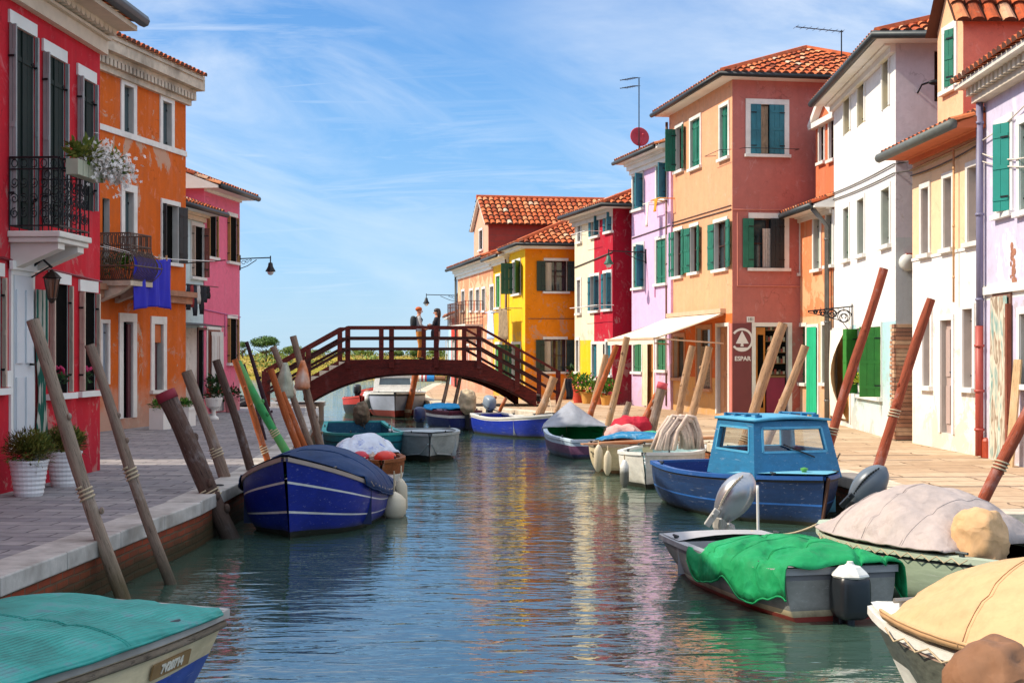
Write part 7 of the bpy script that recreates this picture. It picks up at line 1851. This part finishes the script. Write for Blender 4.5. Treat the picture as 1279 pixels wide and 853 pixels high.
# flower pots along the red and cream house
for k, (px, py, r, h, lb, m, lm) in enumerate(((723, 503, .22, .42, 'red pot leftmost by the cream wall, with a plant', mat('red_pot', '#c04028', .8), LUSH), (735, 504, .25, .36, 'wide ochre pot with a bushy green plant', YPOT, LUSH), (722, 500, .26, .34, 'terracotta bowl behind the red pot', TERR, DKLEAF), (750, 505, .18, .34, 'small terracotta pot behind the leaning poles', TERR, LUSH), (757, 506, .18, .30, 'smallest ochre pot right of the flower group', YPOT, LUSH))):
    pot(lb, gnd(px, py)+Vector((0, .3 if k == 2 else 0, .0)), r, h if k != 2 else .75, m, lm, (.36, .3, .38), 150, .16, (mat('pink_flower', '#d86a80', .7) if k % 2 else mat('red_flower'), 10, .03), w=.035)
# flower planter on the crimson house balcony
f, u0, u1, zb, hr, PR_ = CRB
P = f.P0+f.d*(u1-.02)+f.n*(PR_*.98); r_ = thing('balcony_planter', 'row of planters spilling white flowers on the crimson house balcony rail', 'planter', (P.x, P.y, zb+hr-.02), f.ang)
mb = MB(); LN = (u1-u0)*.86
for k in range(5):
    x = -LN+LN*(k+.5)/5; mb.box(x-LN*.09, x+LN*.09, -.17, -.03, -.16, .02)
mb.build('planter_row', mat('pale_green_planter', '#a8ab94', .7), r_)
mb = MB(); sprig(mb, (-LN*.55, -.12, .10), (LN*.5, .16, .20), 330, .10, w=.018); sprig(mb, (-.05, -.24, .0), (.30, .22, .22), 330, .10, w=.018); mb.build('foliage', leaf_mat('balcony_leaves', '#3a5a1c', '#8a8a3a'), r_)
mb = MB()
for k in range(760):
    s = random.random(); c = Vector((-LN*.55+LN*.75*s+random.gauss(0, .06), -.22-.16*s+random.gauss(0, .085), .12+random.gauss(0, .10)-.16*s))
    n = Vector((random.gauss(-.3, .6), -1+random.gauss(0, .5), random.gauss(.3, .5))).normalized(); a = n.cross(Vector((0, 0, 1))).normalized(); b_ = n.cross(a); q = random.uniform(.018, .030)
    for i in range(5):
        an = i*1.257; d = a*math.cos(an)+b_*math.sin(an); e = a*math.cos(an+.5)+b_*math.sin(an+.5); g2 = a*math.cos(an-.5)+b_*math.sin(an-.5)
        mb.face([mb.P(c), mb.P(c+g2*q*.7+n*.004), mb.P(c+d*q*1.25), mb.P(c+e*q*.7+n*.004)])
mb.build('blossom', mat('white_petal', '#e6dcd4', .6, .04), r_)
f2, bu0, bu1, zb2 = ORB
P = f2.P0+f2.d*(bu0+.25)+f2.n*.30; pot('green plant in a pot standing on the bulging iron balcony', (P.x, P.y, zb2), .14, .22, TERR, LUSH, (.26, .22, .26), 160, .14, w=.03)
# lantern on the crimson house
def lantern(label, p, rz, arm, h=.34):
    root = thing('wall_lantern', label, 'lamp', p, rz); mb = MB(); mb.tube([(0, 0, .12), (0, -arm*.6, .24), (0, -arm, .14)], .016, 6); mb.box(-.04, .04, -.015, .0, .0, .22); mb.tube([(0, -arm*.9, .15), (0, -.02, .02)], .010, 5); mb.build('bracket', IRON, root)
    mb = MB(); z0 = .12-h
    for s in (0, 1, 2, 3):
        a = s*math.pi/2+.785; mb.tube([(math.cos(a)*.05, -arm+math.sin(a)*.05, z0), (math.cos(a)*.095, -arm+math.sin(a)*.095, z0+h*.68)], .009, 5)
    mb.lathe([(.105, z0+h*.68), (.12, z0+h*.70), (.05, z0+h*.9), (.03, z0+h*.92), (.012, z0+h)], 8, c=(0, -arm, 0)); mb.lathe([(.02, z0-.06), (.055, z0-.01), (.055, z0)], 8, c=(0, -arm, 0)); mb.build('lantern_frame', mat('lantern_bronze', '#3a2a22', .5, .2, metal=.4), root)
    mb = MB(); mb.lathe([(.045, z0+.005), (.085, z0+h*.66)], 4, c=(0, -arm, 0)); mb.build('lantern_glass', mat('amber_glass', '#7a4a34', .2, .1), root)
fr = Fac((-6.94, -5.0), (-5.60, 19.33)); u = fr.u(36); q = fr.P0+fr.d*u; lantern('bronze lantern on a bracket beside the white door of the crimson house', (q.x, q.y, fr.z(42, 350)), fr.ang, .28)
# striped door curtain tied beside the white door
b0, b1 = fr.u(39), fr.u(52); m, nt, bs = newmat('green_stripe_cloth'); v = coords(nt, (1, 1, 1)); wv = N(nt, 'ShaderNodeTexWave'); wv.bands_direction = 'X'; wv.inputs['Scale'].default_value = 5.5; wv.inputs['Distortion'].default_value = .8; nt.links.new(v, wv.inputs['Vector'])
nt.links.new(ramp(nt, wv.outputs[0], [(.35, lin('#1a5a4a')), (.5, lin('#9a9a8c')), (.75, lin('#b8b0a0'))]), bs.inputs['Base Color']); bs.inputs['Roughness'].default_value = .9
mb = MB(); zt, zb_ = fr.z(45, 362), fr.z(45, 585)
def cur(i, j):
    s, t = i/20, j/16; pinch = 1-.55*math.exp(-((t-.42)/.16)**2); return ((b0+b1)/2+(s-.5)*(b1-b0)*1.1*pinch+.05*(1-t)*0, -.06-.03*math.sin(s*22), zb_+(zt-zb_)*t)
mb.grid(cur, 20, 16); o = mb.build('door_curtain', m, smooth=True); o.location = (fr.P0.x, fr.P0.y, 0); o.rotation_euler = (0, 0, fr.ang); tag(o, 'green striped curtain tied back beside the white door', 'curtain')
# geranium dots in the crimson house windows
for lb, px, py in (('magenta geranium on the sill of the first crimson house ground window', 71, 463), ('magenta geranium in the second ground window of the crimson house', 104, 461)):
    u = fr.u(px); q = fr.P0+fr.d*u+fr.n*.06; r_ = thing('geranium', lb, 'flower', (q.x, q.y, fr.z(px, py)), fr.ang); mb = MB()
    for k in range(16): mb.ell((random.gauss(0, .035), random.gauss(0, .03), random.gauss(0, .03)), (.022,)*3, 6, 4)
    mb.build('blossom', mat('magenta_flower', '#c01858', .6), r_); mb = MB(); sprig(mb, (0, 0, -.12), (.08, .06, .10), 50, .06, w=.02); mb.tube([(0, 0, 0), (0, .02, -.28)], .006, 4); mb.build('foliage', DKLEAF, r_)
# blue cloth drying on the orange house, lines and pegs
fo_ = Fac((-9.84, 21.0), (-7.50, 32.7)); OFF = .70; fb = Fac(fo_.P0+fo_.n*OFF, fo_.P1+fo_.n*OFF)
c0, c1 = fb.u(168), fb.u(214); zt = fb.z(190, 320)
def cloth(i, j):
    s, t = i/40, j/22; z0 = fb.z(190, 389)+.10*abs(math.sin(s*2.6)); return (c0+(c1-c0)*s, .04*math.sin(s*19+t*1.5)*(1.25-t)+.015*math.sin(s*47), z0+(zt-.06*math.sin(math.pi*s)-z0)*t)
mb = MB(); mb.grid(cloth, 40, 22); o = mb.build('hanging_cloth', mat('ultramarine_cloth', '#2a2ab0', .85, .12, 3), smooth=True, solid=.008); o.location = (fb.P0.x, fb.P0.y, 0); o.rotation_euler = (0, 0, fb.ang); tag(o, 'large ultramarine cloth drying on a line under the orange house windows', 'laundry')
r_ = thing('clothes_line', 'clothes lines on iron arms along the front of the orange house', 'clothes line', (fb.P0.x, fb.P0.y, 0), fb.ang); mb = MB()
for dy in (0, .14): mb.tube([(c0-1.3, dy, zt+.02+.05), (c0, dy, zt+.0), (c1, dy, zt+.0), (fb.L+.1, dy, zt+.10)], .006, 4)
mb.build('line', WHITE, r_); mb = MB(); mb.bar((fb.L+.05, .70, zt+.06), (fb.L+.05, -.25, zt+.12), .022); mb.bar((c0-1.2, .7, zt+.06), (c0-1.2, -.05, zt+.08), .022); mb.build('arm', IRON, r_)
for k in range(5): 
    mb = MB(); x = c0+(c1-c0)*(k+.3)/5; mb.box(x-.012, x+.012, -.016, .016, zt-.06, zt+.06); mb.build('peg', mat('peg_wood', '#c89a70'), r_)
# small washing on the pale house, laundry over on the right bank
fp = Fac((-8.5, 33.0), (-7.96, 36.68)); fq = Fac(fp.P0+fp.n*.5, fp.P1+fp.n*.5); r_ = thing('washing_rack', 'iron rack of small dark and red washing on the pale blue house', 'laundry', (fq.P0.x, fq.P0.y, 0), fq.ang); za = fq.z(250, 357); ua, ub = fq.u(233), fq.u(262); mb = MB(); mb.bar((ua, 0, za), (ub+.6, 0, za+.02), .02); mb.bar((ua+.2, .5, za-.03), (ua+.2, 0, za), .02); mb.bar((ub, .5, za-.03), (ub, 0, za), .02); mb.build('rack', IRON, r_)
for k in range(7):
    mb = MB(); x0 = ua+(ub-ua)*k/7; h = (.62, .55, .75, .45, .70, .4, .3)[k]; mb.grid(lambda i, j: (x0+(ub-ua)/7.6*i/5, .03*math.sin(i*2+j), za-h+h*j/4), 5, 4); mb.build('garment', mat('garment_%d' % k, ('#1a1c26', '#8a2a2a', '#20222e', '#b8b4b0', '#14161c', '#22242c', '#101218')[k], .9), r_, smooth=True, solid=.01)
fy_ = Fac((-.70, 53.4), (-.11, 50.45)); fz = Fac(fy_.P0+fy_.n*.5, fy_.P1+fy_.n*.5); 
def sheet(label, fac, x0, x1, y0, y1, m, fold=9, name='hanging_cloth'):
    a, b_, z0, z1 = fac.box(x0, y0, x1, y1); mb = MB(); mb.grid(lambda i, j: (a+(b_-a)*i/20, .04*math.sin(i/20*fold+j*.2), z0+(z1-z0)*j/8), 20, 8); mb.tube([(a-.2, 0, z1), (b_+.2, 0, z1)], .012, 5); mb.bar((a-.15, .5, z1), (a-.15, 0, z1), .02); mb.bar((b_+.15, .5, z1), (b_+.15, 0, z1), .02); o = mb.build(name, m, smooth=True, solid=.012); o.location = (fac.P0.x, fac.P0.y, 0); o.rotation_euler = (0, 0, fac.ang); tag(o, label, 'laundry')
sheet('pale blue and white sheet drying left of the golden house', Fac((-1.3, 53.2), (-.45, 50.6)), 608, 617, 390, 424, mat('pale_blue_sheet', '#b4c6e0', .85)); sheet('brownish garments hanging in front of the golden house', fz, 622, 633, 386, 424, mat('brown_garment', '#8a7458', .9, .4, 8), 14)
fl = Fac((3.62, 43.0), (4.42, 39.6)); fl2 = Fac(fl.P0+fl.n*.4, fl.P1+fl.n*.4); sheet('small orange rag hanging under the lilac house upper window', fl2, 816, 821, 249, 264, mat('orange_rag', '#e09018', .85), 5); sheet('white towel hanging in the middle of the lilac house front', fl2, 806, 810, 254, 283, mat('white_door_cloth'), 5)
# street lamps on wall brackets
def street_lamp(label, p, dirv, l, drop=.42, m=IRON, green=False):
    root = thing('street_lamp', label, 'street lamp', p, math.atan2(dirv[1], dirv[0])); mb = MB()
    mb.bar((0, 0, 0), (l, 0, .03), .03); mb.tube([(0, 0, -.28), (l*.25, 0, -.20), (l*.55, 0, -.03)], .012, 5)
    for k in range(3): mb.tube([(l*.12+.10*k+.05*(1-k*.25)*math.cos(i*.6), 0, -.1+.03*k+.05*(1-k*.25)*math.sin(i*.6)) for i in range(11)], .008, 4)
    mb.box(-.02, .02, -.04, .04, -.32, .1); mb.tube([(l, 0, .08), (l, 0, -.12)], .018, 6); mb.build('bracket', m, root)
    mb = MB(); mb.lathe([(.02, -.10), (.06, -.12), (.075, -.22), (.14, -.34), (.14, -.36), (.02, -.355)], 16, c=(l, 0, 0)); mb.build('lamp_shade', mat('lamp_shade_green', '#1e5a48', .5) if green else m, root, smooth=True)
    mb = MB(); mb.ell((l, 0, -.38), (.09, .09, .08), 12, 8); mb.build('bulb', mat('lamp_glass', '#c8ccc8', .2), root, smooth=True); return root
q = PKF.P1; street_lamp('wrought-iron street lamp jutting from the pink house corner against the sky', (q.x, q.y, PKF.z(298, 323)), (1, -.03), .86)
flr = Fac((2.08, 47.2), (3.07, 43.3)); q = fl.P0+fl.d*1.35; zz = fl.z(800, 317); street_lamp('green-shaded street lamp on the lilac house front', (q.x, q.y, zz), (-1.0, -.25), 1.15, green=True)
q = Vector((-2.36, 61.6)); street_lamp('far street lamp at the corner of the terracotta house', (q.x, q.y, CAMZ+(HY-369)/F*61.6), (-1, 0), 1.35)
# striped floating barrier at the far quay, bin
mb = MB(); x0, x1, y, z = at(505, 470, 74).x, at(556, 470, 74).x, 74.3, .12; n = 22; seg = (x1-x0)/n
for k in range(n):
    t = k/n; mi = 0 if t < .34 else (1+(k % 2)) if t < .52 else 3 if t < .72 else 4
    mb.mi = mi; mb.tube([(x0+seg*k, y, z+.12), (x0+seg*(k+1), y, z+.12)], .18 if mi < 4 else .13, 10)
tag(mb.build('barrier_log', [mat('log_peach', '#d8a480', .7), mat('log_white', '#d8d2cc', .7), mat('log_red', '#a83a3a', .7), mat('log_blue', '#1a78b8', .6), mat('log_brown', '#8a5a3a', .7)]), 'painted red, white and blue log lying across the far end of the quay', 'barrier')
mb = MB(); 
for dz_ in (0, .18): mb.bar((x1-.2, y+.1, .12+dz_), (x1+1.4, y+.1, .12+dz_), .07)
tag(mb.build('plank_rail', WOODB), 'low brown plank rail beside the painted log', 'rail')
# weed tuft at the quay foot, drain cover
mb = MB(); 
for k in range(4): sprig(mb, (-2.3+.25*k, 43.0-.35*k, -.38), (.18, .12, .16), 60, .14, w=.03)
stuff(mb.build('quay_weeds', LUSH))
# plastic items on the paving at the right edge
mb = MB(); mb.lathe([(.10, 0), (.12, .01), (.12, .26), (.10, .30), (.03, .32)], 14); o = mb.build('paint_tin', mat('red_tin', '#a03c20', .5, .3)); o.location = gnd(1231, 571)+Vector((.0, -.15, 0)); tag(o, 'small red tin at the foot of the red drainpipe', 'tin')
# leaning wooden board at the lavender house
fv = Fac((7.19, 21.68), (6.98, 15.4)); q = fv.P0+fv.d*fv.u(1277)+fv.n*.12; mb = MB(); mb.obox((0, 0, .75), (.10, .02, 0), (0, .012, 0), (.03, .05, .75)); o = mb.build('leaning_board', wood('pale_board', '#c8a880', .2)); o.location = (q.x, q.y, 0); o.rotation_euler = (0, 0, fv.ang); tag(o, 'pale board leaning against the lavender house wall', 'board')
# house plants in the green window of the white house
fw_ = Fac((7.30, 32.25), (6.96, 25.8)); 
for lb, px in (('yellow flower in a pot between the green shutters, left', 1079), ('leafy plant in a white pot between the green shutters, right', 1097)):
    q = fw_.P0+fw_.d*fw_.u(px)+fw_.n*.06; zz = fw_.z(px, 490); pot(lb, (q.x, q.y, zz), .06, .14, WHITE, leaf_mat('yellow_leaf', '#6a9a20', '#c8c830'), (.13, .10, .18), 60, .09, w=.02)
# brown box on the lilac side: meter cabinet
